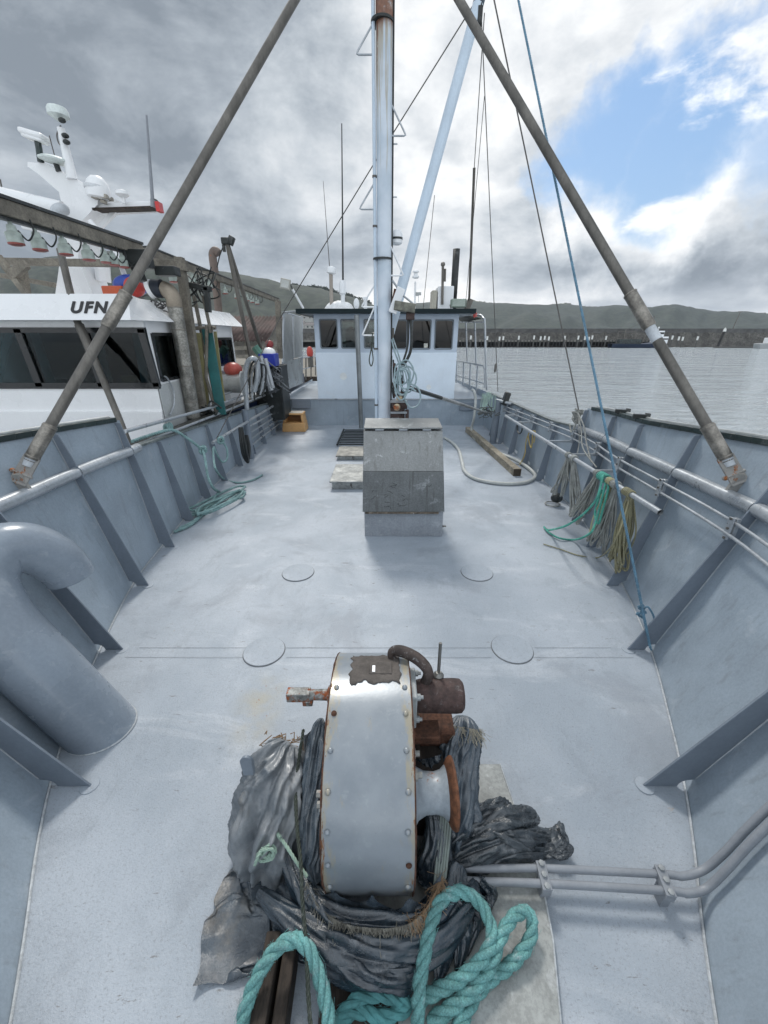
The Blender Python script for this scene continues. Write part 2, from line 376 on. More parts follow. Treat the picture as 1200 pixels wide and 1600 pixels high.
# ---- deck
def deck():
    ys = np.arange(-1.6, 12.0, .1); n = 40; A = np.zeros((len(ys), n+1, 3))
    for j, y in enumerate(ys):
        a, b = edgex(-1, y)-.01, edgex(1, y)+.01
        for i in range(n+1): A[j, i] = (a+(b-a)*i/n, y, noise.noise((i*.18, y*.9, 3))*.004)
    m = bpy.data.materials.new('worn_deck_paint'); m.use_nodes = True; n = NT(m.node_tree); n.n.clear()
    out = n.new('ShaderNodeOutputMaterial'); bs = n.new('ShaderNodeBsdfPrincipled'); n.l.new(bs.outputs[0], out.inputs[0])
    ob = n.new('ShaderNodeTexCoord').outputs['Object']
    big = n.noise(ob, .8, 6, .6, .4)
    c = n.mix(n.ramp(big, .35, .65), (.305, .352, .405), (.405, .45, .505))
    sc = n.noise(n.mapping(ob, scale=(.45, 1.3, 1), loc=(4, 1, 0)), 1.6, 9, .72, .8)     # salt bloom and scuffed paint
    c = n.mix(n.math('MULTIPLY', n.ramp(sc, .52, .66), .30), c, (.64, .67, .71))
    dk = n.noise(n.mapping(ob, loc=(9, 4, 0)), 1.1, 8, .7, .5)
    c = n.mix(n.math('MULTIPLY', n.ramp(dk, .50, .66), .6), c, (.25, .28, .32))
    gr = n.noise(ob, 70, 5, .85); c = n.mix(n.math('MULTIPLY', n.ramp(gr, .52, .64), .65), c, (.24, .26, .29)); g2 = n.noise(n.mapping(ob, loc=(3,8,1)), 26, 6, .8); c = n.mix(n.math('MULTIPLY', n.ramp(g2, .56, .66), .4), c, (.28, .31, .34))
    sp = n.noise(ob, 260, 2, .7); c = n.mix(n.math('MULTIPLY', n.ramp(sp, .60, .72), .3), c, (.72, .74, .77))
    ch = n.noise(n.mapping(ob, scale=(.6, 2.2, 1)), 9, 6, .75, .3); c = n.mix(n.math('MULTIPLY', n.ramp(ch, .635, .67), .7), c, (.15, .14, .13))
    rsn = n.noise(n.mapping(ob, loc=(11, 2, 0)), 5.5, 7, .75, .4); c = n.mix(n.math('MULTIPLY', n.ramp(rsn, .66, .74), .45), c, (.36, .27, .17))
    pl = n.noise(n.mapping(ob, scale=(1, .45, 1), loc=(1, 7, 0)), 2.6, 10, .8, .2); c = n.mix(n.math('MULTIPLY', n.ramp(pl, .55, .60), .28), c, (.24, .275, .31))
    # yellowish rust weep by the winch
    g = n.new('ShaderNodeSeparateXYZ'); n.l.new(ob, g.inputs[0])
    p0 = P(405, 1105, z=0)
    dd = n.new('ShaderNodeVectorMath', _operation='DISTANCE'); n.l.new(n.mapping(ob, scale=(1, .55, 1)), dd.inputs[0]); dd.inputs[1].default_value = (p0.x, p0.y*.55, 0)
    st = n.math('MULTIPLY', n.ramp(dd.outputs['Value'], .26, .0), n.ramp(n.noise(ob, 7, 5, .6), .3, .7))
    c = n.mix(n.math('MULTIPLY', st, .5), c, (.42, .36, .22))
    c = n.mix(n.math('MULTIPLY', n.math('MULTIPLY', n.ramp(dd.outputs['Value'], .2, .0), n.ramp(n.noise(ob, 38, 3, .6), .64, .7)), .9), c, (.30, .12, .04))
    n.l.new(c, bs.inputs['Base Color'])
    rr = n.math('ADD', .30, n.math('MULTIPLY', n.noise(ob, 3.1, 6, .7), .34)); n.l.new(rr, bs.inputs['Roughness'])
    bn = n.new('ShaderNodeBump'); bn.inputs['Strength'].default_value = .6; bn.inputs['Distance'].default_value = .005
    n.l.new(n.math('ADD', n.noise(ob, 120, 4, .7), n.math('MULTIPLY', n.noise(ob, 9, 4, .6), 1.5)), bn.inputs['Height']); n.l.new(bn.outputs[0], bs.inputs['Normal'])
    MC['deck'] = m
    o = MB().grid(A).build('deck', m); tag(o, kind='structure')
    # plating seams and patches: thin flat steel laid on the deck
    mb = MB()
    for v, u0, u1 in ((1012, 218, 385), (1027, 195, 380), (1012, 447, 770), (1027, 447, 768), (1012, 835, 955), (1027, 833, 990)):
        a, b = P(u0, v, z=.006), P(u1, v, z=.006); mb.tube([a, b], .0011, 6)
    mb.build('plate_seam', mat('seam_dirt', (.22, .24, .26), rough=.8), o)
    mb = MB(); 
    for a, b in ((P(150, 1600, z=.004), P(150, 1600, z=.004)),): pass
    return o
DECK = deck(); DM = MC['deck']
def disc(u, v, hw, label):
    c = P(u, v, z=0); e = P(u+hw, v, z=0); r = e.x-c.x
    mb = MB().lathe((c.x, c.y, .002), (0,0,1), [(0, r), (.009, r), (.009, 0.002)], 48)
    o = mb.build('deck_plate', DM); tag(o, label, 'deck plate', 'round plugs welded in the deck')
    MB().lathe((c.x, c.y, .0015), (0,0,1), [(0, r+.007), (.005, r+.0045), (.006, r+.001)], 48).build('edge_seam', mat('seam_dirt2', (.2,.21,.22), rough=.7), o)
disc(413, 1018, 31, 'round grey deck plug left of the rusty winch, nearer of the left pair')
disc(800, 1014, 31, 'round grey deck plug right of the rusty winch, nearer of the right pair')
disc(466, 895, 24, 'smaller looking round deck plug ahead on the left, beyond the near left one')
disc(745, 895, 24, 'smaller looking round deck plug ahead on the right, beyond the near right one')
# ---- bulwarks
FY = [1.0-.55, 1.47, 2.57, 3.5, 4.33, 5.1, 5.95, 6.8, 7.7, 8.6, 9.5, 10.4]
def bulwark(side):
    TOPF, TOPA, YS = TOPFS[side], TOPAS[side], YSS[side]
    t = thing('bulwark', ('grey-blue painted steel bulwark along the left side of the deck, next to the white boat' if side < 0 else
              'grey painted steel bulwark along the right side of the deck, against the open water'), 'bulwark', (edgex(side, 4), 4, 0))
    # plating
    th = .012
    for sect, (y0, y1, top) in enumerate(((-1.55, YS, TOPF), (YS, 17, TOPA))):
        ys = list(np.arange(y0, y1, .1))+[y1]; n = 16
        if sect == 0: pass
        A = np.array([[(edgex(side, y, z), y, z) for z in np.linspace(-.02, lerp_tab(top, y), n)] for y in ys])
        A[:, 1:-1, 0] += np.array([[.013*noise.noise((y*1.9, z*2.1, side*3)) for z in np.linspace(-.02, lerp_tab(top, y), n)[1:-1]] for y in ys]); B = A.copy(); B[:, :, 0] += side*th
        mb = MB().grid(A).grid(B[:, ::-1])
        for y in (y0, y1):   # close the ends
            mb.add([(edgex(side,y,0),y,0),(edgex(side,y,lerp_tab(top,y)),y,lerp_tab(top,y)),(edgex(side,y,lerp_tab(top,y))+side*th,y,lerp_tab(top,y)),(edgex(side,y,0)+side*th,y,0)],[(0,1,2,3)])
        mb.build('plating', HULL, t, sharp=60)
    # outer hull down to the water
    ys = list(np.arange(-1.55, 17.01, .4))
    A = np.array([[(edgex(side, y, z)+side*(.03 if z > -.03 else .03), y, z) for z in (.0, -.6, -1.2, -2.2)] for y in ys])
    MB().grid(A).build('hull_side', HULL, t, sharp=60)
    # top cap: dark fender strip on the raised part, thin flange aft
    ys = np.arange(-1.5, YS-.02, .15)
    pts = [Vector((edgex(side, y, lerp_tab(TOPF, y))+side*.02, y, lerp_tab(TOPF, y)+.012)) for y in ys]
    mb = MB()
    for a, b in zip(pts, pts[1:]): mb.beam(a, b, .085, .05)
    mb.build('fender_cap', GREENBLK, t, bevel=.006)
    MB().tube([p+Vector((side*.045, 0, .022)) for p in pts], .018, 8).build('edge_bar', mat('worn_edge', (.35,.37,.37), rough=.4, metal=.4, var=.3, rust=.1), t)
    ys = np.arange(YS+.05, 11.7, .3)
    pts = [Vector((edgex(side, y, lerp_tab(TOPA, y))+side*.0, y, lerp_tab(TOPA, y)+.012)) for y in ys]
    mb = MB()
    for a, b in zip(pts, pts[1:]): mb.beam(a, b, .09, .03)
    mb.build('top_flange', mat('worn_flange', (.13,.15,.15), rough=.45, var=.4, scale=8, pale=.4), t, bevel=.005)
    # round-topped step between the two heights
    # frames
    for i, y in enumerate(FY):
        H = lerp_tab(TOPF if y < YS else TOPA, y)
        d0 = lerp_tab([(0,.26),(1.47,.25),(2.6,.20),(3.5,.18),(11,.13)], y); d1 = .085
        prof = [(0, d0), (.012, d0)]
        th = .012
        k = lerp_tab(KF, y)
        def pt(z, d): return Vector((edgex(side, y, z)-side*d, y-th/2, z))
        hole = .055 if y < 5 else .045
        poly = [pt(.004, d0), pt(.004, hole)]+[Vector((edgex(side,y,0)-side*hole*math.cos(a)+0, y-th/2, .004+hole*math.sin(a))) for a in (R(25), R(50), R(75))]+[pt(hole+.01, 0), pt(H-.02, 0), pt(H-.02, .06), pt(H-.3, d1), pt(.06, d0*.97)]
        fr = MB().prism(poly, (0, th, 0)).build('frame', HULLD, t, bevel=.002)
        # weld bead of the frame, doubler plate under its foot
        mb = MB(); zz_ = np.linspace(hole+.02, H-.05, 22)
        for sgn in (-1, 1):
            mb.tube([Vector((edgex(side, y, z)-side*.003, y+sgn*(th/2+.003), z)) for z in zz_], [.0035+.0015*random.random() for _ in zz_], 5)
        mb.build('weld', mat('frame_weld', (.42,.45,.48), rough=.5, bump=.5), fr)
        cc = pt(.003, d0*.95)
        MB().lathe((cc.x, y, .001), (0,0,1), [(0,.052),(.003,.050),(.004,.046),(.004,.001)], 24).build('foot_plate', DM, fr)
    # weld along the deck edge
    ys = np.arange(.1, 11.6, .03)
    MB().tube([(edgex(side, y)-side*.007, y, .007) for y in ys], [.006+.004*max(0, noise.noise((y*5, side, 0))) for y in ys], 6).build('deck_weld', WELD, t)
    # big rounded rail along the bulwark
    ys = [y for y in np.arange(-1.2, YS+.15, .15)]
    def rail_z(y): return lerp_tab([(-1.2,1.55),(1.5,1.33),(3.0,1.26),(4.5,1.215),(6.2,1.10)], y)
    fy = [-1.2]+[f for f in FY if f < YS]+[YS+.1]
    for a, b in zip(fy, fy[1:]):
        yy = np.linspace(a+.008, b-.008, 8)
        MB().tube([(edgex(side, y, rail_z(y))-side*.045, y, rail_z(y)) for y in yy], .052, 20).build('rail', PIPE, t)
    if side > 0:
        # rounded end of the raised section
        pass
    return t
BWL, BWR = bulwark(-1), bulwark(1)
# inspection scuppers aft right
for i, (u, v) in enumerate(((848, 742), (815, 722), (795, 705))):
    p = P(u, v, z=.06); x = edgex(1, p.y, .07)-.004
    MB().box((x, p.y, .08), (.006, .38, .055)).build('scupper', mat('daylight_scupper', (.8,.82,.84), rough=.4), BWR)
# ---- raised after deck and its front
AZ = .745; AY = 11.7
mb = MB(); ys = list(np.arange(AY, 17.01, .5))
mb.grid(np.array([[(edgex(-1,y,AZ)+.01, y, AZ), (edgex(1,y,AZ)-.01, y, AZ)] for y in ys]))
a, b_ = edgex(-1, AY, 0), edgex(1, AY, 0)
mb.add([(a-.1, AY, 0), (b_+.1, AY, 0), (b_+.1, AY, AZ), (a-.1, AY, AZ)], [(0,1,2,3)])
o = mb.build('raised_deck', [HULL]); tag(o, kind='structure')
MB().beam((a, AY-.01, AZ+.003), (b_, AY-.01, AZ+.003), .03, .03).build('edge_angle', PIPE, o)
for u0, u1, v0, v1 in ((457, 485, 623, 638), (718, 740, 629, 641)):
    p, q = P(u0, v1, y=AY-.03), P(u1, v0, y=AY-.03); MB().bx(p.x, q.x, AY-.06, AY, p.z, q.z).build('step_box', HULLD, o, bevel=.01)
# ================================================================== WATER / PIER / HILLS
WZ = -1.8
def water():
    m = bpy.data.materials.new('harbour_water'); m.use_nodes = True; n = NT(m.node_tree); n.n.clear()
    out = n.new('ShaderNodeOutputMaterial'); bs = n.new('ShaderNodeBsdfPrincipled'); n.l.new(bs.outputs[0], out.inputs[0])
    ob = n.new('ShaderNodeTexCoord').outputs['Object']
    bs.inputs['Base Color'].default_value = (.60, .65, .68, 1); bs.inputs['Roughness'].default_value = .06; bs.inputs['IOR'].default_value = 1.33
    a = n.noise(n.mapping(ob, scale=(.6, 1.5, 1), rot=(0,0,.25)), 1.0, 5, .62, .5)
    b = n.noise(n.mapping(ob, scale=(.7, 1.3, 1), rot=(0,0,-.3)), 5.2, 4, .6, .4)
    c = n.noise(n.mapping(ob, scale=(.5, 1.2, 1)), .22, 3, .5)
    bn = n.new('ShaderNodeBump'); bn.inputs['Strength'].default_value = 1.0; bn.inputs['Distance'].default_value = 1.1
    n.l.new(n.math('ADD', n.math('ADD', a, n.math('MULTIPLY', b, .2)), n.math('MULTIPLY', c, 3.0)), bn.inputs['Height']); n.l.new(bn.outputs[0], bs.inputs['Normal'])
    MB().add([(-4000,-300,WZ),(4000,-300,WZ),(4000,6000,WZ),(-4000,6000,WZ)], [(0,1,2,3)]).build('water', m)
    tag(bpy.data.objects['water'], kind='structure')
water()
def hills():
    m = bpy.data.materials.new('pasture_and_bush'); m.use_nodes = True; n = NT(m.node_tree); n.n.clear()
    out = n.new('ShaderNodeOutputMaterial'); bs = n.new('ShaderNodeBsdfPrincipled'); n.l.new(bs.outputs[0], out.inputs[0])
    ob = n.new('ShaderNodeTexCoord').outputs['Object']; bs.inputs['Roughness'].default_value = .9
    g = n.new('ShaderNodeSeparateXYZ'); n.l.new(ob, g.inputs[0])
    a = n.noise(n.mapping(ob, scale=(1, .5, 3)), .006, 8, .62, .6)
    b = n.noise(ob, .03, 6, .65)
    past = n.mix(n.ramp(b, .40, .60), (.06, .09, .045), (.20, .20, .115))
    wood = n.mix(n.ramp(n.noise(ob, .06, 5, .7), .35, .65), (.014, .024, .02), (.04, .055, .04))
    f = n.math('ADD', a, n.math('MULTIPLY', n.ramp(g.outputs[1], 1850, 1700), .35))
    n.l.new(n.mix(n.ramp(f, .50, .58), past, wood), bs.inputs['Base Color'])
    def strip(ridge, y0, depth, seed, name):
        R_ = [(P(u, v, y=y0).x, P(u, v, y=y0).z) for u, v in ridge]
        xs = np.linspace(R_[0][0], R_[-1][0], 420); nr = 44; A = np.zeros((nr, len(xs), 3))
        for j in range(nr):
            f = j/(nr-1)
            for i, x in enumerate(xs):
                h = lerp_tab(R_, x); s_ = min(1, f*1.35); s_ = s_*s_*(3-2*s_)
                q = Vector((x*.0045, f*2.6, seed)); gul = noise.fractal(q, 1.0, 2.1, 5)*.38*math.sin(math.pi*min(1, s_))
                nz = noise.fractal(Vector((x*.02, f*9, seed+3)), 1., 2., 4)
                zt = WZ-1+(h-WZ)*max(0, s_+gul)+nz*2.2*s_
                if f > .74: zt = min(zt, WZ+(h-WZ)*(1+.0)+nz*2.5)-(f-.74)*60
                A[j, i] = (x*(1+(f-.74)*depth/y0), y0+(f-.74)*depth, zt)
        return A
    mb = MB()
    mb.grid(strip([(-700,470),(-300,440),(0,412),(60,405),(150,398),(240,408),(300,424),(350,432),(395,440),(440,447),(500,452),(545,463),(580,476),(640,489),(700,500),(760,523)], 900, 800, 1.3, 'n'))
    mb.grid(strip([(300,480),(500,484),(600,478),(680,472),(715,468),(740,470),(765,474),(800,477),(850,477),(880,474),(920,480),(960,480),(1010,481),(1080,484),(1120,488),(1200,490),(1350,492),(1700,498),(2300,505)], 1900, 1300, 5.1, 'f'))
    tag(mb.build('hills', m, sharp=180), kind='structure')
hills()
# rough tree line silhouettes on the near wooded ridge
def leaf_clumps(mb, c, r, n, s, sq=1.):
    for _ in range(n):
        d = Vector((random.gauss(0,1), random.gauss(0,1), random.gauss(0,1))); d.normalize(); d *= r*random.uniform(.35, 1.)**.5; d.z *= sq
        p = Vector(c)+d; u = Vector((random.gauss(0,1), random.gauss(0,1), random.gauss(0,1))).normalized(); w = u.orthogonal().normalized()
        k = s*random.uniform(.6, 1.3); mb.add([p-u*k, p+w*k*.8, p+u*k, p-w*k*.8], [(0,1,2,3)])
FOL = mat('dark_bush_foliage', (.035, .05, .032), rough=.8, var=.5, scale=.12, fine=.2, fscale=1, bump=0)
mb = MB(); rg = [(150,398),(240,408),(300,424),(350,432),(395,440),(440,447),(500,452),(545,463),(580,476)]
for _ in range(420):
    u = random.uniform(150, 578); v = lerp_tab(rg, u); p = P(u, v, y=900); leaf_clumps(mb, p+Vector((0, random.uniform(-40, 0), random.uniform(-6, 1.5))), random.uniform(3, 7), 34, 1.5, .8)
for _ in range(90):
    u = random.uniform(690, 1200); v = lerp_tab([(680,472),(715,468),(740,470),(765,474),(800,477),(850,477),(880,474),(920,480),(960,480),(1010,481),(1080,484),(1120,488),(1200,490)], u); p = P(u, v, y=1900)
    leaf_clumps(mb, p+Vector((0, -10, -2)), random.uniform(5, 10), 26, 3, .5)
o = mb.build('ridge_woodland', FOL); tag(o, 'dark woodland running along the crest of the hills', 'woodland', kind='stuff')
# breakwater and timber wharf
PY = 173.
def pier():
    t = thing('breakwater', 'long grey stone breakwater wall on the far side of the harbour water', 'breakwater', (120, PY+5, WZ))
    rock = mat('breakwater_rock', (.13, .125, .115), rough=.9, var=.35, scale=.4, fine=.3, fscale=2.5, bump=1., bscale=1.3, bdist=.4)
    zt = P(900, 514.5, y=PY+6).z
    xs = np.linspace(-60, 420, 320); prof = [(-1.5, WZ), (1.0, 0.6), (2.2, zt-1.4)]
    A = np.array([[(x+noise.noise((x, k, 1))*.6, PY+2+dy+noise.noise((x*.7, k*3., 2))*.7, z+noise.noise((x*.8, k*5., 7))*.45) for x in xs] for k, (dy, z) in enumerate([(0,WZ),(.8,-.6),(1.6,.5),(2.5,1.6),(3.2,zt-1.2)])])
    MB().grid(A).build('rock_face', rock, t, sharp=20)
    MB().bx(-60, 420, PY+5.2, PY+6.2, zt-1.5, zt).bx(-60, 420, PY+5.1, PY+6.4, zt-.15, zt+.25).build('parapet', mat('dark_concrete', (.10,.10,.10), rough=.85, var=.3, scale=.5), t)
    w = thing('wharf', 'low timber wharf on dark piles in front of the breakwater', 'wharf', (100, PY, WZ))
    zd = P(900, 531.5, y=PY).z
    xe = P(1025, 540, y=PY).x
    MB().bx(-60, xe, PY-1.5, PY+2.5, zd-.35, zd).bx(-60, xe, PY-1.7, PY-1.5, zd-.6, zd+.12).build('wharf_deck', mat('grey_wharf_timber', (.16,.155,.14), rough=.9, var=.3, scale=.5), w)
    MB().bx(-60, xe, PY+2.3, PY+2.5, WZ, zd-.35).build('wharf_shade_sheet', mat('wharf_shade_black', (.016,.017,.017), rough=.9), w)  # black sheet standing in for the shade under the wharf
    pm = mat('tarred_pile', (.035,.035,.035), rough=.9, var=.4)
    u = 716; first = None; k = 0
    while u < 1025:
        x = P(u, 538, y=PY-1.6).x
        if first is None: first = MB().cyl((x, PY-1.6, WZ-1), (x, PY-1.6, zd), .22, 8).build('pile', pm, w)
        else:
            c = first.copy(); COL.objects.link(c); c.location.x = first.location.x+(x-x0)
        if k == 0: x0 = x
        k += 1; u += 5.1
    wm = mat('white_pile_cap', (.75,.76,.74), rough=.6); gm = mat('grey_pile', (.09,.09,.085), rough=.8)
    fs = None
    px = [85,147,193,207,265,322,347,362,378,437,488,513,528,540,592,840,865,880,935]
    for q in px:
        u = 700+q/2.4; lean = random.uniform(-.25, .25); x = P(u, 530, y=PY-1.95).x
        if fs is None:
            fs = thing('mooring_post', 'white-topped mooring post along the far timber wharf', 'post', (x, PY-1.95, WZ), 'white-topped posts along the wharf')
            MB().cyl((x, PY-1.95, WZ-1), (x, PY-1.95, zd+.3), .26, 8).build('pile', gm, fs)
            MB().cyl((x, PY-1.95, zd+.3), (x, PY-1.95, zd+1.7), .33, 8).build('cap', wm, fs); fx = x
        else: copy_tree(fs, (x-fx, 0, random.uniform(-.5, .1)))
    # lone beacon post and low pontoon at the right end
    p = P(1120, 543, z=WZ); q = thing('navigation_post', 'dark leaning post with a white cap standing at the end of the wharf', 'post', (p.x, p.y, WZ))
    MB().tube([(p.x, p.y, WZ-1), (p.x+1, p.y, 4.0)], .45, 8).build('pile', pm, q); MB().lathe((p.x+1, p.y, 4.0), (0,0,1), [(0,.55),(.7,.5),(1.4,.1)], 10).build('cap', wm, q)
    a, b = P(1118, 541, z=WZ+.6), P(1190, 540, z=WZ+.6)
    MB().bx(a.x, b.x, a.y-1, a.y+1, WZ, WZ+.5).build('float', gm, tp := thing('pontoon', 'low grey floating pontoon beside the end of the wharf', 'pontoon', (a.x, a.y, WZ)))
    c = P(1154, 540, z=WZ); MB().cyl((c.x, c.y, WZ-1), (c.x, c.y, 2.6), .4, 8).build('pile', pm, tp)
pier()
# ------------------------------------------------------------------ far boats
def far_boat():
    p = P(1000, 543, z=WZ); Yb = p.y-6
    x0, x1 = P(953, 540, y=Yb).x, P(1042, 540, y=Yb).x; L = x1-x0
    t = thing('trawler', 'dark blue trawler with white wheelhouse moored at the far wharf', 'boat', ((x0+x1)/2, Yb, WZ))
    n = 24; A = np.zeros((5, n, 3))
    top = [(0, 1.5), (.6, 1.4), (.85, 2.0), (1, 3.2)]
    rows = []
    for side in (-1, 1):
        A = np.zeros((4, n, 3))
        for j, f in enumerate((0, .35, .8, 1)):
            for i in range(n):
                s = i/(n-1); w = 2.4*min(1, (1-s)*3.2)**.6*min(1, .75+s*2); h = lerp_tab(top, s)
                A[j, i] = (x0+L*(s*(1-.05*(1-f))), Yb+side*w*(.55+.45*f), WZ-.3+(h+.3)*f)
        rows.append(A)
    hb = MB(); hb.grid(rows[0]); hb.grid(rows[1][:, ::-1]); hb.add([tuple(q) for q in rows[0][3]]+[tuple(q) for q in rows[1][3][::-1]], [tuple(range(2*n))])
    hb.build('hull', mat('navy_hull', (.02,.035,.07), rough=.4), t)
    z = WZ+1.6
    c = MB(); c.bx(x0+L*.72, x0+L*.95, Yb-1.5, Yb+1.5, z, z+2.4); c.bx(x0+L*.75, x0+L*.87, Yb-1.1, Yb+1.1, z+2.4, z+4.4); c.build('wheelhouse', WHITE, t, bevel=.1)
    MB().bx(x0+L*.725, x0+L*.945, Yb-1.52, Yb+1.52, z+1.3, z+1.8).bx(x0+L*.755, x0+L*.865, Yb-1.12, Yb+1.12, z+3.2, z+3.9).build('window_band', BLACK, t)
    MB().tube([(x0+L*.55, Yb, z), (x0+L*.66, Yb, z+9.5)], .13, 6).build('mast', GALV, t)
    MB().tube([(x0+L*.22, Yb, z), (x0+L*.22, Yb, z+5)], .15, 6).tube([(x0+L*.10, Yb, z+4.2), (x0+L*.4, Yb, z+4.2)], .12, 6).tube([(x0+L*.1, Yb, z), (x0+L*.1, Yb, z+4.2)], .12, 6).tube([(x0+L*.4, Yb, z), (x0+L*.4, Yb, z+4.2)], .12, 6).tube([(x0+L*.22,Yb,z+4.8),(x0+L*.66,Yb,z+9)], .05, 4).build('gantry', GALV, t)
    MB().bx(x0+L*.12, x0+L*.5, Yb-1.4, Yb+1.4, z-.3, z+1.5).build('net_gear', mat('net_pile', (.05,.06,.06), rough=.9, var=.6, scale=2), t)
    MB().tube([(x0+L*.78, Yb, z+3.6), (x0+L*.78, Yb, z+5.4)], .08, 6).ball((x0+L*.78, Yb, z+5.5), .3, 8, 6).build('antenna_mast', WHITE, t)
    # second boat: only its stern shows at the right edge
    q = P(1187, 545, z=WZ); t2 = thing('small_boat', 'pale grey boat stern just showing at the right edge by the pontoon', 'boat', (q.x+4, q.y, WZ))
    poly = [(q.x, q.y, WZ-.2), (q.x+12, q.y, WZ-.2), (q.x+14, q.y, WZ+2.4), (q.x-.4, q.y, WZ+1.7)]
    MB().prism(poly, (0, 3, 0)).build('hull', mat('grey_boat_paint', (.32,.34,.35), rough=.5), t2, bevel=.2)
    MB().bx(q.x+2.5, q.x+7, q.y+.5, q.y+2.5, WZ+1.7, WZ+3.6).build('cabin', WHITE, t2, bevel=.1)
    MB().bx(q.x+2.8, q.x+6.8, q.y+.48, q.y+.52, WZ+2.6, WZ+3.2).build('window_band', BLACK, t2)
    # yacht masts behind the breakwater
    for u, v0, lab in ((1157, 487, 'thin dark lamp mast standing on the breakwater at the right'),):
        a = P(u, v0, y=PY+6); t3 = thing('light_mast', lab, 'mast', (a.x, PY+6, 2))
        MB().tube([(a.x-1.3, PY+6, 2), (a.x, PY+6, a.z)], [.2, .12], 6).build('pole', GALV, t3); MB().box((a.x, PY+6, a.z), (1.8, .3, .25)).build('lamp_head', GALV, t3)
far_boat()
# houses on the shore and the wharf shed on the left
def shore():
    wl = mat('house_wall', (.42,.42,.40), rough=.8, var=.2); rf = mat('house_roof', (.16,.15,.15), rough=.8, var=.3)
    n = 0
    spots = [(448,533),(462,520),(474,528),(484,508),(492,525),(478,538),(468,505),(592,520),(576,527),(583,512),(480,494)]
    cols = ['cream', 'white', 'pale grey', 'low white', 'grey', 'long white', 'small grey', 'pale', 'low cream', 'tiny white', 'small pale']
    for i, (u, v) in enumerate(spots):
        Yh = 420-(v-500)*5; p = P(u, v, y=Yh); w = random.uniform(7, 12); h = random.uniform(2.6, 4)
        t = thing('house', 'pale gabled house on the far wooded shore behind the wheelhouse', 'house', (p.x, Yh, p.z-h-3), 'houses on the far shore')
        MB().bx(p.x-w/2, p.x+w/2, Yh-3, Yh+3, p.z-h-3, p.z).build('wall', wl, t)
        MB().prism([(p.x-w/2-.5, Yh-3.4, p.z), (p.x-w/2-.5, Yh, p.z+2), (p.x-w/2-.5, Yh+3.4, p.z)], (w+1, 0, 0)).build('roof', rf, t)
        for s in (-.28, .22): MB().bx(p.x+w*s, p.x+w*s+1.4, Yh-3.05, Yh-3.0, p.z-h*.75, p.z-h*.3).build('window', BLACK, t)
    # wharf shed: corrugated rusty roof, timber posts
    Ys = 26
    a, b = P(372, 494, y=Ys), P(445, 494, y=Ys); c, d = P(372, 534, y=Ys-3), P(445, 534, y=Ys-3)
    t = thing('wharf_shed', 'open timber wharf shed with dark brown corrugated roof behind the white boat', 'shed', (b.x-2, Ys, WZ))
    x0, x1 = a.x-3.5, b.x; n = 120; A = np.zeros((2, n, 3))
    for i in range(n):
        x = x0+(x1-x0)*i/(n-1); k = .05*math.sin(i*1.6)
        A[0, i] = (x-.4, Ys-3, P(400, 532, y=Ys-3).z+k); A[1, i] = (x, Ys, a.z+k)
    MB().grid(A).build('roof', mat('rusty_corrugated', (.075,.05,.045), rough=.85, var=.5, scale=1.2), t, solid=.03)
    for x in np.linspace(x0+.4, x1-.2, 5): MB().bx(x-.1, x+.1, Ys-2.8, Ys-2.6, WZ-1, P(400, 532, y=Ys-3).z).build('post', TIMG, t)
    MB().bx(x0, x1, Ys, Ys+.1, P(400,560,y=Ys).z, a.z-.1).build('back_wall', mat('pale_cladding', (.42,.40,.36), rough=.8, var=.25), t)
    for v in (543, 556, 572):
        z = P(400, v, y=Ys-3).z; MB().bx(x0-.5, x1+.2, Ys-3.1, Ys-2.95, z-.12, z+.06).build('rail', TIMG, t)
    MB().bx(x0-2, x1+.5, Ys-3, Ys+6, WZ+.2, WZ+1.2).build('quay_deck', DARKT, t)
    p = P(500, 590, z=WZ)
    # quay behind
    tq = thing('quay', 'dark low timber quay running behind the moored boats on the left', 'quay', (-20, 30, WZ))
    MB().bx(-60, -3.5, 30, 60, WZ-.5, WZ+1.4).build('quay_top', TIMG, tq); MB().bx(-60, -3.4, 29.7, 30, WZ-.5, WZ+1.55).build('fender_beam', DARKT, tq)
shore()
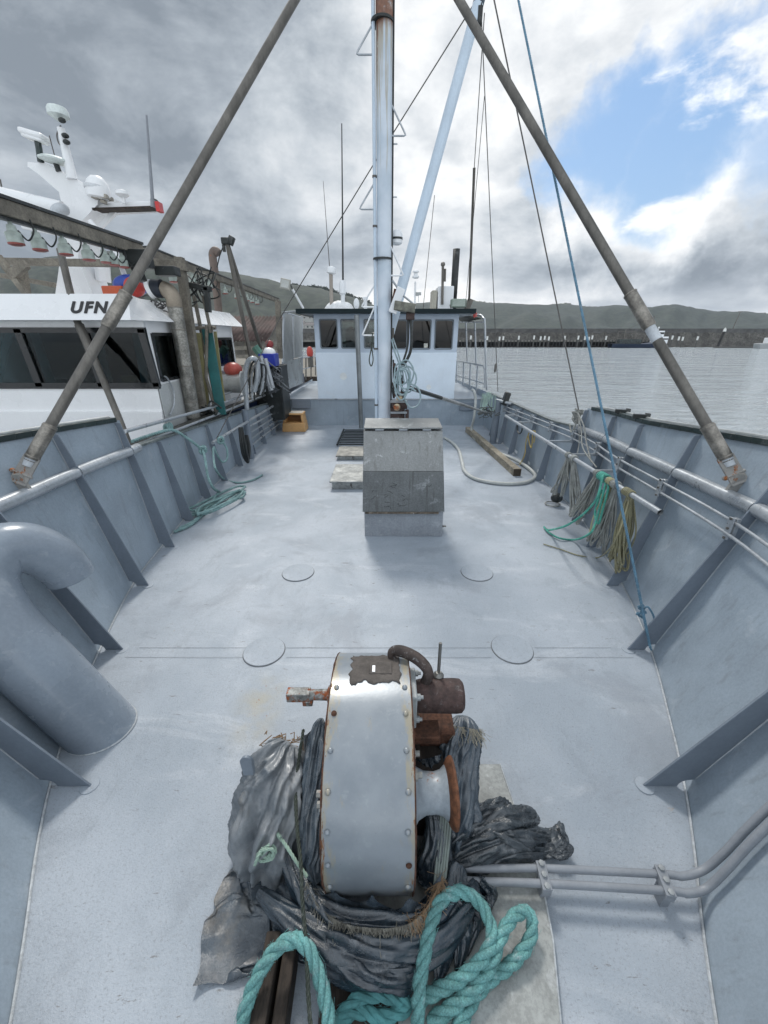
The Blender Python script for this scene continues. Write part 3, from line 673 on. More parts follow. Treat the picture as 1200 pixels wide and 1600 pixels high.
#@@PART2
# ================================================================== THE BOAT'S OWN RIG AND FITTINGS
APEX = P(588, -222, y=6.55)
def stay_pole(foot, label, sgn, pts):
    t = thing('stay_pole', label, 'pole', foot, 'two steel stay poles meeting above the mast')
    d = (APEX-foot).normalized(); L = (APEX-foot).length
    sd_ = d.cross(Vector((0,1,0))).normalized()
    def at(v):
        lo, hi = 0., L
        for _ in range(40):
            m_ = (lo+hi)/2; q = foot+d*m_; dep = q.y*CP-(q.z-CAM_H)*SP; vv = 800+FPX*(-(q.z-CAM_H)*CP-q.y*SP)/dep
            if vv > v: lo = m_
            else: hi = m_
        return lo
    a0, a1, b0, b1, w = at(717), at(664), at(512), at(458), at(532)
    MB().tube([foot+d*(a0-.02), APEX], .039, 18).build('pole', GALV, t)
    MB().tube([foot+d*a0, foot+d*(a0+.01), foot+d*(a1-.01), foot+d*a1], [.047,.050,.050,.046], 20).build('sleeve', SLEEVE, t)
    MB().tube([foot+d*b0, foot+d*(b0+.015), foot+d*(b1-.015), foot+d*b1], [.046,.051,.050,.045], 20).build('sleeve', SLEEVE, t)
    for q_ in (a0+.02, a1-.02, b1-.01): MB().lathe(foot+d*q_, d, [(-.006,.049),(-.004,.053),(.004,.053),(.006,.049)], 20).build('weld_ring', SLEEVE, t)
    if sgn > 0: MB().tube([foot+d*w, foot+d*b0], .0402, 18).build('paint_patch', PAINTCHIP, t)
    MB().tube([foot+d*.12, foot+d*(a0+.01)], [.033, .042], 16).build('socket', PAINTCHIP, t)
    mb = MB(); 
    for s_ in (-1, 1): mb.beam(foot+sd_*.03*s_-d*.03, foot+sd_*.03*s_+d*.2, .014, .06, up=sd_)
    mb.cyl(foot+sd_*.07+d*.05, foot-sd_*.07+d*.05, .013, 10); mb.ball(foot+sd_*.075+d*.05, .02, 8, 6)
    mb.prism([foot+Vector((-.07,-.012,-.09)), foot+Vector((.07,-.012,-.09)), foot+Vector((.025,-.012,.05)), foot+Vector((-.025,-.012,.05))], (0,.024,0))
    mb.build('clevis', mat('rusty_clevis', (.34,.33,.31), rough=.55, metal=.3, rust=.55, rustscale=12, rustcol=(.2,.07,.02)), t)
    return t
stay_pole(P(30, 750, x=-2.84), 'weathered steel stay pole rising from the left bulwark rail in front of the white boat', -1, None)
stay_pole(P(1154, 750, x=2.71), 'weathered steel stay pole rising from the right bulwark rail over the open water', 1, None)
# ---- mast
MY = 6.5
def mast():
    t = thing('mast', 'pale blue round steel mast with a rusty upper end behind the metal deck locker', 'mast', (0, MY, 0))
    z1 = P(600, -330, y=MY).z
    m = bpy.data.materials.new('rust_streaked_mast'); m.use_nodes = True; n = NT(m.node_tree); n.n.clear()
    out = n.new('ShaderNodeOutputMaterial'); bs = n.new('ShaderNodeBsdfPrincipled'); n.l.new(bs.outputs[0], out.inputs[0])
    geo = n.new('ShaderNodeNewGeometry').outputs['Position']; sp = n.new('ShaderNodeSeparateXYZ'); n.l.new(geo, sp.inputs[0])
    c = n.mix(n.ramp(n.noise(geo, 3, 5), .35, .65), (.50, .58, .66), (.64, .70, .77))
    st = n.noise(n.mapping(geo, scale=(9, 9, .35)), 2.2, 6, .65)
    up = n.math('MULTIPLY', n.ramp(sp.outputs[2], 2.9, 6.0), .27)
    side = n.math('MULTIPLY', n.ramp(sp.outputs[0], .03, -.1), .10)
    c = n.mix(n.math('MULTIPLY', n.ramp(n.math('ADD', st, n.math('ADD', up, side)), .70, .84), .75), c, (.40, .34, .24))
    top = n.math('ADD', n.ramp(sp.outputs[2], 5.62, 5.74), n.ramp(n.math('ADD', st, n.math('ADD', up, side)), .84, .93))
    c = n.mix(n.math('MULTIPLY', top, n.ramp(n.noise(geo, 8, 6, .7), .25, .5)), c, n.mix(n.noise(geo, 30, 4), (.10, .05, .035), (.32, .15, .09)))
    n.l.new(c, bs.inputs['Base Color']); bs.inputs['Roughness'].default_value = .38
    bn = n.new('ShaderNodeBump'); bn.inputs['Strength'].default_value = .2; bn.inputs['Distance'].default_value = .004
    n.l.new(n.noise(geo, 60, 4), bn.inputs['Height']); n.l.new(bn.outputs[0], bs.inputs['Normal'])
    MB().tube([(.004, MY, 0), (.004, MY, z1)], .101, 40).build('tube', m, t)
    MB().tube([(-.124, MY-.03, .0), (-.124, MY-.03, z1)], .022, 12).build('conduit', MASTP, t)
    MB().tube([(.113, MY-.02, .6), (.113, MY-.02, z1)], .010, 8).build('cable', BLACK, t)
    for v in (403, 25):
        z = P(600, v, y=MY-.1).z; MB().lathe((-.02, MY, z), (0,0,1), [(-.012,.125),(-.012,.133),(.012,.133),(.012,.125)], 32).build('band', BLACK, t)
    for v in (545, 633, 275, 353): 
        z = P(586, v, y=MY-.05).z; MB().lathe((-.124, MY-.03, z), (0,0,1), [(-.012,.024),(-.012,.029),(.012,.029),(.012,.024)], 16).build('pipe_clip', STEELW, t)
    # triangular steps on both sides
    for s_, v_top, v_bot in ((-1, 40, 88), (-1, 288, 328), (-1, 478, 524), (1, 165, 214), (1, 385, 431), (-1, 445, 480)):
        zt, zb = P(600, v_top, y=MY).z, P(600, v_bot, y=MY).z
        o = .13 if s_ < 0 else .09; w = .19 if s_ < 0 else .18
        pts = [(s_*o, MY-.03, zt), (s_*(o+w-.01), MY-.03, zb+.03), (s_*(o+w), MY-.03, zb+.008), (s_*(o+w-.02), MY-.03, zb), (s_*o, MY-.03, zb)]
        MB().tube(pts, .011, 8).build('step', PIPE if v_top < 330 else WHITE, t)
    for v in (225, 308): z = P(616, v, y=MY).z; MB().beam((.1, MY, z), (.17, MY, z), .014, .014).build('peg', PIPE, t)
    MB().lathe((0, MY, 0), (0,0,1), [(0,.15),(.02,.15),(.03,.13),(.03,.101)], 32).build('foot_ring', MASTP, t)
    # small white searchlight behind the mast
    c = P(620, 372, y=MY+.1)
    q = MB(); q.lathe((c.x, c.y, c.z-.08), (0,0,1), [(0,.05),(.02,.075),(.12,.08),(.17,.05),(.18,.01)], 20); q.build('sensor_housing', WHITE, t)
    MB().lathe((c.x, c.y, c.z-.02), (0,0,1), [(0,.079),(.0,.082),(.025,.083),(.025,.079)], 20).build('sensor_band', BLACK, t)
mast()
def boom():
    a, b_ = P(622, 470, y=6.75), P(757, -30, y=7.35); d = (b_-a).normalized()
    t = thing('derrick_boom', 'pale blue derrick boom slanting up to the right from behind the mast', 'boom', a)
    L = (b_-a).length
    MB().tube([a-d*.5, b_-d*.25], [.078, .070], 24).build('spar', MASTP, t)
    MB().tube([b_-d*.25, b_+d*.9], .072, 20).build('dark_end', mat('navy_spar_end', (.03,.055,.08), rough=.4), t)
    MB().box(a-d*.5, (.16,.16,.2)).cyl(a-d*.5+Vector((-.25,0,0)), a-d*.5+Vector((.05,0,0)), .04, 12).build('heel_fitting', GALV, t)
    q = P(749, 36, y=7.25); tb = thing('pulley_block', 'small dark pulley block with a ring hanging from the pale boom end', 'pulley', q)
    MB().lathe(q+Vector((-.025,0,0)), (1,0,0), [(0,.05),(.01,.055),(.04,.055),(.05,.05)], 20).box(q+Vector((0,0,.08)), (.06,.05,.14)).build('cheek', BLACK, tb)
    MB().tube([q+Vector((math.cos(k)*.03, 0, -.10+math.sin(k)*.035)) for k in np.linspace(0, 6.2, 14)], .009, 6).build('ring', STEELW, tb)
    MB().tube([q+Vector((0,0,.1)), P(753, -20, y=7.3)], .02, 8).build('link', BLACK, tb)
boom()
def cable(name, pts, r, m, label, cat='cable', lay=False, group=None):
    mb = MB(); pts = [Vector(p) for p in pts]
    if lay: rope(mb, pts, r, smooth=0, seg=5)
    else: mb.tube(pts, r, 6)
    return tag(mb.build(name, m), label, cat, group)
cable('wire_stay', [P(337, 688, x=-2.88), P(437, 498, y=8.0), P(583, 258, y=7.45), P(752, -12, y=7.3)], .008, STEELW, 'long grey wire stay from the left rail passing behind the mast to the boom')
cable('rigging_wire', [P(904, 640, x=2.93), P(771, -5, y=7.0)], .009, STEELW, 'grey rigging line ending in the knotted rope on the right bulwark corner')
cable('rigging_wire', [P(778, 612, x=2.72), P(752, 20, y=8.4)], .008, STEELW, 'thin wire with turnbuckle running down to the thick post on the right')
cable('antenna_pole', [P(733, 470, y=10.5), P(741, 262, y=9.6)], .028, GALV, 'thin brown pole standing above the wheelhouse roof with two clamps', 'pole')
cable('rigging_wire', [P(741, 262, y=9.6), P(757, 20, y=8.4)], .007, STEELW, 'thin wire continuing from the brown pole up to the boom end')
cable('rigging_wire', [P(727, 480, y=10.4), P(757, 150, y=9.0)], .006, STEELW, 'faint slack wire left of the brown pole above the wheelhouse')
cable('blue_line', [P(808, -10, y=5.5), P(1016, 1012, z=.10)], .011, BLUER, 'long blue laid rope stretched from aloft down to the right bulwark frame foot', 'rope', True)
e_ = P(1016, 1012, z=.10); mb = MB()
k0 = P(1003, 955, y=2.66)
rope(mb, [k0+Vector((0,0,.06)), k0+Vector((-.03,.01,.03)), k0+Vector((.02,-.02,0)), k0+Vector((-.02,.02,-.04)), k0+Vector((.03,-.01,-.06)), k0+Vector((.0,.0,-.01)), k0+Vector((-.015,0,.05))], .011, smooth=6)
rope(mb, [k0, P(1012, 948, y=2.62), P(1022, 966, y=2.6), P(1015, 975, y=2.6)], .008, smooth=6); rope(mb, [k0, P(1008, 975, y=2.62), P(1013, 1002, y=2.6), P(1018, 1016, z=.02)], .008, smooth=6)
tag(mb.build('rope_knot', BLUER), 'blue knot with loose ends near the bottom of the blue line', 'knot')
for v in (268, 285):
    c = P(741, v, y=9.6); 
q = P(778, 570, y=8.9); 
mb = MB(); mb.lathe(P(774, 575, x=2.55)-Vector((0,0,.1)), (0,0,1), [(0,.01),(.03,.025),(.17,.025),(.2,.01)], 10)
tag(mb.build('turnbuckle', STEELW), 'small steel turnbuckle on the thin wire above the right post', 'turnbuckle')
# ---- companion locker
def locker():
    a, b_ = P(570, 838, z=0), P(690.5, 838, z=0); yf = a.y; x0, x1 = a.x, b_.x
    zl = P(600, 800, y=yf).z; ov = .035
    zm = P(600, 737, y=yf-.03).z; zt = P(600, 672, y=yf+.10).z
    t = thing('deck_locker', 'tall scratched aluminium companion locker with an angled front standing before the mast', 'locker', ((x0+x1)/2, yf+.4, 0))
    MB().bx(x0, x1, yf, yf+.46, 0, zl+.05).build('base', mat('grey_locker_base', (.33,.355,.39), rough=.4, var=.12, scale=3, pale=.25, streak=.3, streakcol=(.5,.52,.55)), t, bevel=.006)
    ALUL = mat('scratched_aluminium', (.275,.285,.285), rough=.40, metal=.55, var=.12, scale=2, fine=.10, fscale=60, bump=.12, bscale=90, streak=.85, streakcol=(.17,.17,.165), pale=.5)
    ALUM = mat('dull_aluminium', (.245,.255,.255), rough=.45, metal=.5, var=.14, scale=2, fine=.12, fscale=60, bump=.12, streak=.9, streakcol=(.11,.11,.10), pale=.4)
    X0, X1 = x0-.025, x1+.03
    def fr_(ua, ub, v, y): return P(ua, v, y=y), P(ub, v, y=y)
    a0, a1 = fr_(566.5, 694.5, 800, yf-.028); b0, b1 = fr_(567, 693.5, 737, yf-.045); c0, c1 = fr_(568, 691.5, 673, yf+.09)
    def panel(nm, p0, p1, q0, q1, m):
        yb_ = yf+.49; vs = [p0, p1, Vector((p1.x, yb_, p1.z)), Vector((p0.x, yb_, p0.z)), q0, q1, Vector((q1.x, yb_, q1.z)), Vector((q0.x, yb_, q0.z))]
        return MB().add(vs, [(3,2,1,0),(4,5,6,7),(0,1,5,4),(1,2,6,5),(2,3,7,6),(3,0,4,7)]).build(nm, m, t, bevel=.004)
    panel('front_panel', a0, a1, b0, b1, ALUM); panel('upper_panel', b0+Vector((.002,0,.004)), b1+Vector((-.002,0,.004)), c0, c1, ALUL)
    X0, X1 = c0.x+.004, c1.x-.004
    MB().prism([(X0+.0, y, z) for y, z in [(yf+.05, zt+.020), (yf+.05, zt+.042), (yf+.49, zt+.07), (yf+.49, zt+.020)]], (X1-X0, 0, 0)).build('lid', ALUL, t, bevel=.008)
    for f in (.2, .5, .8): MB().cyl((X0+(X1-X0)*f-.05, yf+.07, zt+.012), (X0+(X1-X0)*f+.05, yf+.07, zt+.012), .014, 10).build('hinge', PIPE, t)
    # bottom trim, corner rust marks and scratches as shallow strips
    mb = MB(); rr = random.Random(4)
    for _ in range(16):
        p = Vector((rr.uniform(X0+.06, X1-.1), yf-.046, rr.uniform(zl+.05, zm-.02))); q = [p]
        for k in range(4): q.append(q[-1]+Vector((rr.uniform(.0,.03), 0, rr.uniform(-.02,.02))))
        f_ = [Vector((w.x, yf-.0305-.017*(w.z-zl)/(zm-zl), w.z)) for w in q]; mb.tube(f_, .0015, 4)
    mb.build('scratch', BLACK, t)
    MB().bx(X0, X1, yf-.034, yf-.02, zl-.012, zl+.012).build('trim', mat('stained_trim', (.16,.13,.10), rough=.7, var=.6, scale=12, pale=.5), t)
    MB().box((x1+.012, yf+.1, .10), (.03,.05,.012)).box((x1+.04, yf+.12, .09), (.05,.03,.006)).build('tag_wire', STEELW, t)
locker()
# ---- hatches and grating
def hatch(u0, u1, vb, vf, vk, h, label, nm='hatch', lidm=None):
    a, b_ = P(u0, vb, z=0), P(u1, vb, z=0); c = P(u0, vk, z=h)
    t = thing(nm, label, 'hatch', ((a.x+b_.x)/2, a.y, 0))
    MB().bx(a.x+.02, b_.x, a.y+.015, c.y-.02, 0, h-.02).build('coaming', ALU, t, bevel=.004)
    MB().bx(a.x-.015, b_.x+.02, a.y-.01, c.y, h-.02, h+.012).build('lid', lidm or ALU, t, bevel=.006)
    p = Vector(((a.x*.45+b_.x*.55), a.y, h*.5)); MB().tube([p+Vector((0,-.012,.045)), p+Vector((0,-.03,.01)), p+Vector((.02,-.03,-.03))], .007, 8).lathe(p+Vector((0,-.02,.02)), (0,-1,0), [(0,.018),(.01,.016)], 10).build('latch', STEELW, t)
hatch(517, 575, 765, 753, 726, .14, 'low aluminium hatch with a latch on its front, left of the tall locker')
hatch(526, 572, 719, 714, 698, .09, 'smaller flat hatch with a wet dark patch beyond the first one', lidm=mat('stained_lid', (.3,.29,.26), rough=.45, metal=.3, var=.4, scale=6, pale=.3, rust=.1))
a, b_ = P(527, 696, z=.03), P(575, 672, z=.03)
t = thing('deck_grating', 'black slatted grating lying behind the two low hatches', 'grating', (a.x+.3, a.y+.4, 0))
mb = MB()
n_ = 10
for i in range(n_): y = a.y+.04+(b_.y-a.y-.08)*i/(n_-1); mb.bx(a.x+.03, a.x+.75, y-.018, y+.018, .03, .055)
mb.build('slat', BLACK, t)
MB().tube([(a.x, a.y, .05), (a.x, b_.y, .05)], .025, 8).tube([(a.x+.78, a.y, .05), (a.x+.78, b_.y, .05)], .025, 8).build('frame', BLACK, t)
# ---- orange step
def step_stool():
    p, q = P(441, 675, z=0), P(479, 673, z=0); x0, x1, yf = p.x, q.x, p.y
    OR = mat('ochre_plastic', (.62,.36,.15), rough=.5, var=.1, pale=.15)
    t = thing('step_stool', 'ochre moulded plastic two-tread step stool by the raised deck on the left', 'step stool', ((x0+x1)/2, yf, 0))
    def frus(z0, z1, i0, i1, y0, y1, s): 
        return [(x0+i0, y0, z0), (x1-i0, y0, z0), (x1-i0, y1, z0), (x0+i0, y1, z0)], [(x0+i1, y0+s, z1), (x1-i1, y0+s, z1), (x1-i1, y1-s*.3, z1), (x0+i1, y1-s*.3, z1)]
    for nm, arg in (('lower_tread', (0,.24,0,.025,yf,yf+.5,.02)), ):
        A_, B_ = frus(*arg); MB().add(A_+B_, [(3,2,1,0),(4,5,6,7),(0,1,5,4),(1,2,6,5),(2,3,7,6),(3,0,4,7)]).build(nm, OR, t, bevel=.015)
    # upper riser: four posts and a tread with an opening between
    mb = MB()
    mb.prism([(x0+.03,yf+.06,.24),(x0+.1,yf+.06,.24),(x0+.12,yf+.08,.44),(x0+.06,yf+.08,.44)], (0,.4,0)).prism([(x1-.03,yf+.06,.24),(x1-.1,yf+.06,.24),(x1-.12,yf+.08,.44),(x1-.06,yf+.08,.44)], (0,.4,0))
    mb.build('side', OR, t, bevel=.01)
    MB().bx(x0+.05, x1-.05, yf+.07, yf+.47, .44, .49).build('upper_tread', OR, t, bevel=.015)
    MB().bx(x0+.07, x1-.07, yf+.09, yf+.45, .491, .497).build('tread_mat', mat('pale_tread', (.5,.46,.4), rough=.8, var=.3, scale=15), t)
    MB().bx(x0+.1, x1-.1, yf+.4, yf+.42, .24, .44).build('recess', mat('dark_ochre', (.28,.14,.05)), t)
step_stool()
# ---- wheelhouse
def rrect(x0, x1, z0, z1, r, n=5):
    out = []
    for cx_, cz_, a0 in ((x1-r, z1-r, 0), (x0+r, z1-r, 90), (x0+r, z0+r, 180), (x1-r, z0+r, 270)):
        for k in range(n+1): a = R(a0+90*k/n); out.append((cx_+r*math.cos(a), cz_+r*math.sin(a)))
    return out
WY = 11.76
def wheelhouse():
    t = thing('wheelhouse', 'pale blue-white wheelhouse with six front windows and a black roof edge', 'wheelhouse', (0, WY, AZ))
    xl, xr = P(497.5, 622, y=WY).x, P(709, 622, y=WY).x
    zt = P(600, 489, y=WY).z; zb = AZ; zs = P(600, 551, y=WY).z
    yb = WY+3.2
    wins = [(500,527,499,544),(533,556.5,499,544),(569,593,499,544),(611,636,500,545),(644,673,500,545.5),(679.5,707.5,500,545.5)]
    rects = []
    for u0, u1, v0, v1 in wins:
        um = (u0+u1)/2; za, zb_ = P(um, v1, y=WY).z, P(um, v0, y=WY).z; vm = (v0+v1)/2
        rects.append((P(u0+ (600-um)*.004*0, vm, y=WY).x, P(u1, vm, y=WY).x, za, zb_))
    # lower wall stands a little proud
    MB().bx(xl, xr, WY-.012, WY+.05, zb, zs).build('lower_wall', CAB, t, bevel=.006)
    mb = MB(); zlo, zhi = rects[0][2], rects[0][3]
    mb.bx(xl+.02, xr-.02, WY+.002, WY+.05, zs, zlo); mb.bx(xl+.02, xr-.02, WY+.002, WY+.05, zhi, zt)
    xs = [xl+.02]+[q for r in rects for q in (r[0], r[1])]+[xr-.02]
    for i in range(0, len(xs), 2): mb.bx(xs[i], xs[i+1], WY+.002, WY+.05, zlo, zhi)
    mb.build('upper_wall', CABT, t)
    sides = MB()
    for x in (xl, xr-.05): sides.bx(x, x+.05, WY+.05, yb, zb, zs+.2)
    for x in (xl, xr-.05): sides.bx(x, x+.05, WY+.05, yb, zhi, zt); sides.bx(x, x+.05, WY+.05, WY+.5, zs+.2, zhi); sides.bx(x, x+.05, WY+1.5, WY+1.9, zs+.2, zhi); sides.bx(x, x+.05, yb-.3, yb, zs+.2, zhi)
    sides.bx(xl+.05, xr-.05, yb-.05, yb, zb, zs+.15); sides.bx(xl+.05, xr-.05, yb-.05, yb, zhi+.02, zt)
    for x in (xl+.05, -.75, -.05, .9): sides.bx(x, x+(.22 if x < .5 else xr-.05-.9), yb-.05, yb, zs+.15, zhi+.02)
    sides.build('side_wall', CABT, t)
    MB().bx(xl+.05, xr-.05, WY+.05, yb-.05, zb, zb+.03).build('cabin_floor', DARKT, t)
    MB().bx(xl+.06, xr-.06, WY+.06, WY+.6, zb+.03, zlo-.06).build('dashboard', BLACK, t)
    MB().bx(.25, xr-.06, WY+.9, WY+.95, zb+.03, zt-.02).build('inner_bulkhead', BLACK, t)
    MB().bx(xl+.06, xl+.62, WY+.9, WY+.95, zb+.03, zt-.02).build('curtain', mat('dark_curtain', (.03,.04,.045), rough=.9, var=.5), t)
    MB().bx(-1.15, -.85, WY+1.2, WY+1.5, zb+.4, zlo+.42).ball((-1., WY+1.35, zlo+.42), .15, 12, 8).build('helm_seat', BLACK, t)
    for i, (x0, x1, z0, z1) in enumerate(rects):
        ring_o, ring_i = rrect(x0-.012, x1+.012, z0-.012, z1+.012, .05), rrect(x0+.018, x1-.018, z0+.018, z1-.018, .045); n = len(ring_o)
        mb = MB(); vs = []
        for y in (WY-.012, WY+.02):
            vs += [(x, y, z) for x, z in ring_o]+[(x, y, z) for x, z in ring_i]
        fs = []
        for k in range(n):
            l = (k+1)%n; fs += [(k, l, n+l, n+k), (2*n+k, 3*n+k, 3*n+l, 2*n+l), (k, 2*n+k, 2*n+l, l), (n+k, n+l, 3*n+l, 3*n+k)]
        w = mb.add(vs, fs).build('window', mat('window_gasket', (.16,.19,.22), rough=.6), t)
        MB().prism([(x, WY+.02, z) for x, z in rrect(x0+.0, x1-.0, z0, z1, .02)], (0, .006, 0)).build('pane', GLASSC if i in (1, 2) else GLASSK, w)
    MB().box((rects[4][1]-.12, WY+.012, rects[4][2]+.09), (.11, .004, .11)).build('notice', mat('pale_sticker', (.55,.55,.5), rough=.6, var=.6, scale=30), t)
    # roof
    z0, z1 = P(600, 489.5, y=WY-.35).z, P(600, 483.5, y=WY-.35).z
    xa, xb = P(464, 487, y=WY-.35).x, P(742, 487, y=WY-.35).x
    MB().bx(xa, xb, WY-.35, yb+.3, z0, z1).build('roof', mat('roof_top', (.3,.33,.36), rough=.6), t)
    MB().bx(xa-.02, xb+.02, WY-.42, WY-.352, z0-.01, z1+.015).build('roof_edge', mat('black_green_edge', (.010,.02,.024), rough=.6, spec=.2), t)
    MB().bx(xa-.02, xa+.02, WY-.35, yb+.3, z0-.01, z1+.015).bx(xb, xb+.03, WY-.35, yb+.3, z0-.01, z1+.015).build('roof_side', GREENBLK, t)
    # faint round patch on the wall, as painted over
    for (u, v, r) in ((536.5, 588, .10), (670, 605, .07)):
        p = P(u, v, y=WY-.02); MB().lathe((p.x, WY-.0125, p.z), (0,-1,0), [(0,r),(.003,r),(.004,r-.01),(.004,.002)], 24).build('patch', mat('white_patch', (.82,.86,.88), rough=.4, var=.1), t)
    # ledge pipe down the front
    p, q = P(556, 492, y=11.3), P(564, 659, y=11.3)
    MB().tube([(q.x, 11.3, 0), (q.x, 11.3, q.z+.1), (p.x+.02, 11.3, p.z)], .062, 16).build('downpipe', mat('grey_pipe', (.24,.26,.27), rough=.4, metal=.4, var=.2, rust=.08), t)
    return xl, xr, z1
XL, XR, ZR = wheelhouse()
def roof_gear():
    def R_(u, v, y=12.4): return P(u, v, y=y)
    rz = ZR
    # radar-like scanner on brown post + whip
    b0 = R_(518, 482); t = thing('satellite_antenna', 'small white tilted antenna head on a brown post on the wheelhouse roof, left', 'antenna', (b0.x, b0.y, rz))
    MB().tube([(b0.x, b0.y, rz), R_(517, 428)], .05, 12).build('post', mat('tan_post', (.36,.32,.28), rough=.5, rust=.2), t)
    c = R_(517, 422); MB().lathe(c-Vector((0,0,.10)), (.15,0,1), [(0,.05),(.03,.12),(.1,.13),(.17,.10),(.19,.02)], 20).build('head', WHITE, t)
    MB().tube([c+Vector((-.03,0,.05)), R_(505, 283)], [.012,.006], 6).build('whip', STEELW, t)
    b0 = R_(535.5, 482); t = thing('whip_antenna', 'tall black whip antenna with a white base left of the mast', 'antenna', (b0.x, b0.y, rz))
    MB().tube([(b0.x, b0.y, rz), R_(536, 438)], .06, 12).lathe(R_(535.5, 462), (0,0,1), [(0,.05),(.05,.09),(.3,.09),(.36,.05)], 16).build('base', WHITE, t)
    MB().tube([R_(536, 452), R_(534, 193)], [.026,.012], 8).build('rod', BLACK, t)
    MB().tube([R_(535, 478), R_(540, 465), R_(542, 480)], .012, 6).build('lead', BLACK, t)
    # covered liferaft
    p, q = R_(507, 483), R_(552, 470); t = thing('liferaft_cover', 'lumpy white covered bundle on the wheelhouse roof left of the mast', 'cover', ((p.x+q.x)/2, 12.5, rz))
    mb = MB()
    A = np.zeros((18, 40, 3))
    for j in range(18):
        for i in range(40):
            a = math.pi*j/17; s_ = i/39; e = math.sin(math.pi*min(max(s_,0.01),.99))**.3
            k = 1+.25*noise.noise((s_*7, a*1.5, 4))
            A[j, i] = (p.x+(q.x-p.x)*s_, 12.5-math.cos(a)*.25*e, rz+math.sin(a)*(.27*e*k))
    mb.grid(A[:, ::-1]).build('cover', mat('white_cover', (.78,.79,.8), rough=.6, var=.1, scale=6, bump=.5, bscale=20), t)
    b0 = R_(557, 476); t = thing('float_ring', 'small upright white lozenge float beside the covered bundle', 'float', b0); MB().ball(b0+Vector((0,0,.02)), .1, 16, 10, (.8,.5,1.4)).build('float', WHITE, t)
    b0 = R_(571, 484); t = thing('horn_post', 'short white post with a flat cap on the roof beside the mast', 'post', b0); MB().tube([(b0.x,b0.y,rz), R_(571, 468)], .05, 10).build('post', WHITE, t); MB().box(R_(571,466), (.14,.14,.06)).build('cap', WHITE, t)
    # small flood light on white arm at the left corner
    a, b_ = P(474, 482, y=11.8), P(457, 452, y=11.6); t = thing('floodlight', 'square floodlight on a white angled arm at the left roof corner', 'floodlight', a)
    MB().tube([a, b_], .03, 10).build('arm', WHITE, t)
    c = P(446, 444, y=11.55); MB().box(c, (.24,.12,.24), Matrix.Rotation(R(12), 3, 'Y')).build('housing', mat('beige_housing', (.42,.42,.38), rough=.5, var=.2), t, bevel=.015)
    MB().box(c+Vector((0,-.065,0)), (.19,.01,.17), Matrix.Rotation(R(12), 3, 'Y')).build('lens', mat('lens_glass', (.5,.52,.5), rough=.15), t)
    MB().tube([c, P(453, 442, y=11.6), b_], .015, 6).build('bracket', BLACK, t)
    # light pole right of mast
    t = thing('navigation_light', 'white navigation light on a thin pole right of the mast', 'light', R_(648, 482))
    MB().tube([R_(648, 484), R_(649, 440)], .025, 8).tube([R_(648, 462), R_(654, 462), R_(654, 472)], .012, 6).build('pole', WHITE, t)
    c = R_(649.5, 430); MB().lathe(c-Vector((0,0,.08)), (0,0,1), [(0,.05),(.02,.09),(.06,.09),(.07,.05),(.14,.05),(.15,.09),(.18,.08),(.2,.02)], 16).build('lamp', WHITE, t)
    MB().box(R_(654, 459), (.14,.08,.07)).build('small_lamp', mat('grey_lamp', (.4,.42,.42)), t)
    cable('whip_antenna', [R_(661, 483), R_(679, 305)], .009, STEELW, 'long thin grey whip antenna leaning right above the wheelhouse', 'antenna')
    # exhaust housing and funnel
    p, q = R_(681, 486), R_(708, 448); t = thing('exhaust_housing', 'white box housing with a thin pipe at the right of the roof', 'housing', ((p.x+q.x)/2, 12.4, rz))
    MB().bx(p.x+.02, q.x, 12.2, 12.9, rz, q.z).build('box', WHITE, t, bevel=.02); MB().bx(p.x-.13, p.x-.01, 12.25, 12.8, rz, q.z-.1).build('side_plate', mat('beige_plate', (.45,.43,.36), rough=.6), t)
    MB().tube([P(691, 476, y=12.15), P(692, 416, y=12.15)], .035, 10).tube([P(695, 440, y=12.15), P(695.5, 420, y=12.15)], .03, 8).build('pipe', GALV, t)
    MB().lathe(P(692, 416, y=12.15), (0,0,1), [(0,.04),(.03,.06),(.08,.05),(.1,.01)], 12).build('pipe_cap', GALV, t)
    a, b_ = R_(711, 484), R_(713.5, 389); t = thing('funnel', 'black upright exhaust funnel on the right of the wheelhouse roof', 'funnel', a); MB().tube([(b_.x, a.y, rz), (b_.x, a.y, b_.z)], .092, 20, cap=False).tube([(b_.x, a.y, b_.z-.001), (b_.x, a.y, b_.z)], [.092,.08], 20, cap=False).build('stack', BLACK, t, solid=.01)
    c = P(716, 474, y=11.7); t = thing('deck_floodlight', 'greenish rectangular deck floodlight at the right roof corner', 'floodlight', c)
    MB().box(c, (.40,.2,.20)).build('housing', mat('green_grey_housing', (.26,.33,.28), rough=.5, var=.2, pale=.3), t, bevel=.02)
    MB().box(c+Vector((0,-.105,0)), (.34,.012,.14)).build('lens', mat('lens_glass2', (.32,.38,.34), rough=.15), t)
    MB().tube([P(703, 476, y=11.6), P(705, 484, y=11.6), P(728, 484, y=11.6), P(731, 470, y=11.6)], .014, 6).box(P(732, 476, y=11.8), (.14,.1,.28), Matrix.Rotation(R(20), 3, 'Y')).build('bracket', GALV, t)
    # awning frame over the right side deck
    t = thing('awning_frame', 'grey bent pipe awning frame with hand rails along the right side deck', 'frame', P(745, 600, y=13))
    x0 = 2.72
    ys = (12.4, 13.6, 14.9)
    xr2 = P(760, 605, y=11.9).x
    MB().tube(spline([P(761, 610, y=11.9), P(759, 560, y=11.9), P(757.5, 505, y=11.9), P(755, 497, y=12.0), P(748, 492, y=12.3), (XR+.1, 12.3, ZR-.1)], 6), .028, 10).build('hoop', PIPE, t)
    for u, vt, vb, y in ((742, 502, 568, 13.3), (728, 500, 566, 14.6)): MB().tube([P(u, vt, y=y), P(u+2, vb, y=y)], .026, 8).build('hoop', PIPE, t)
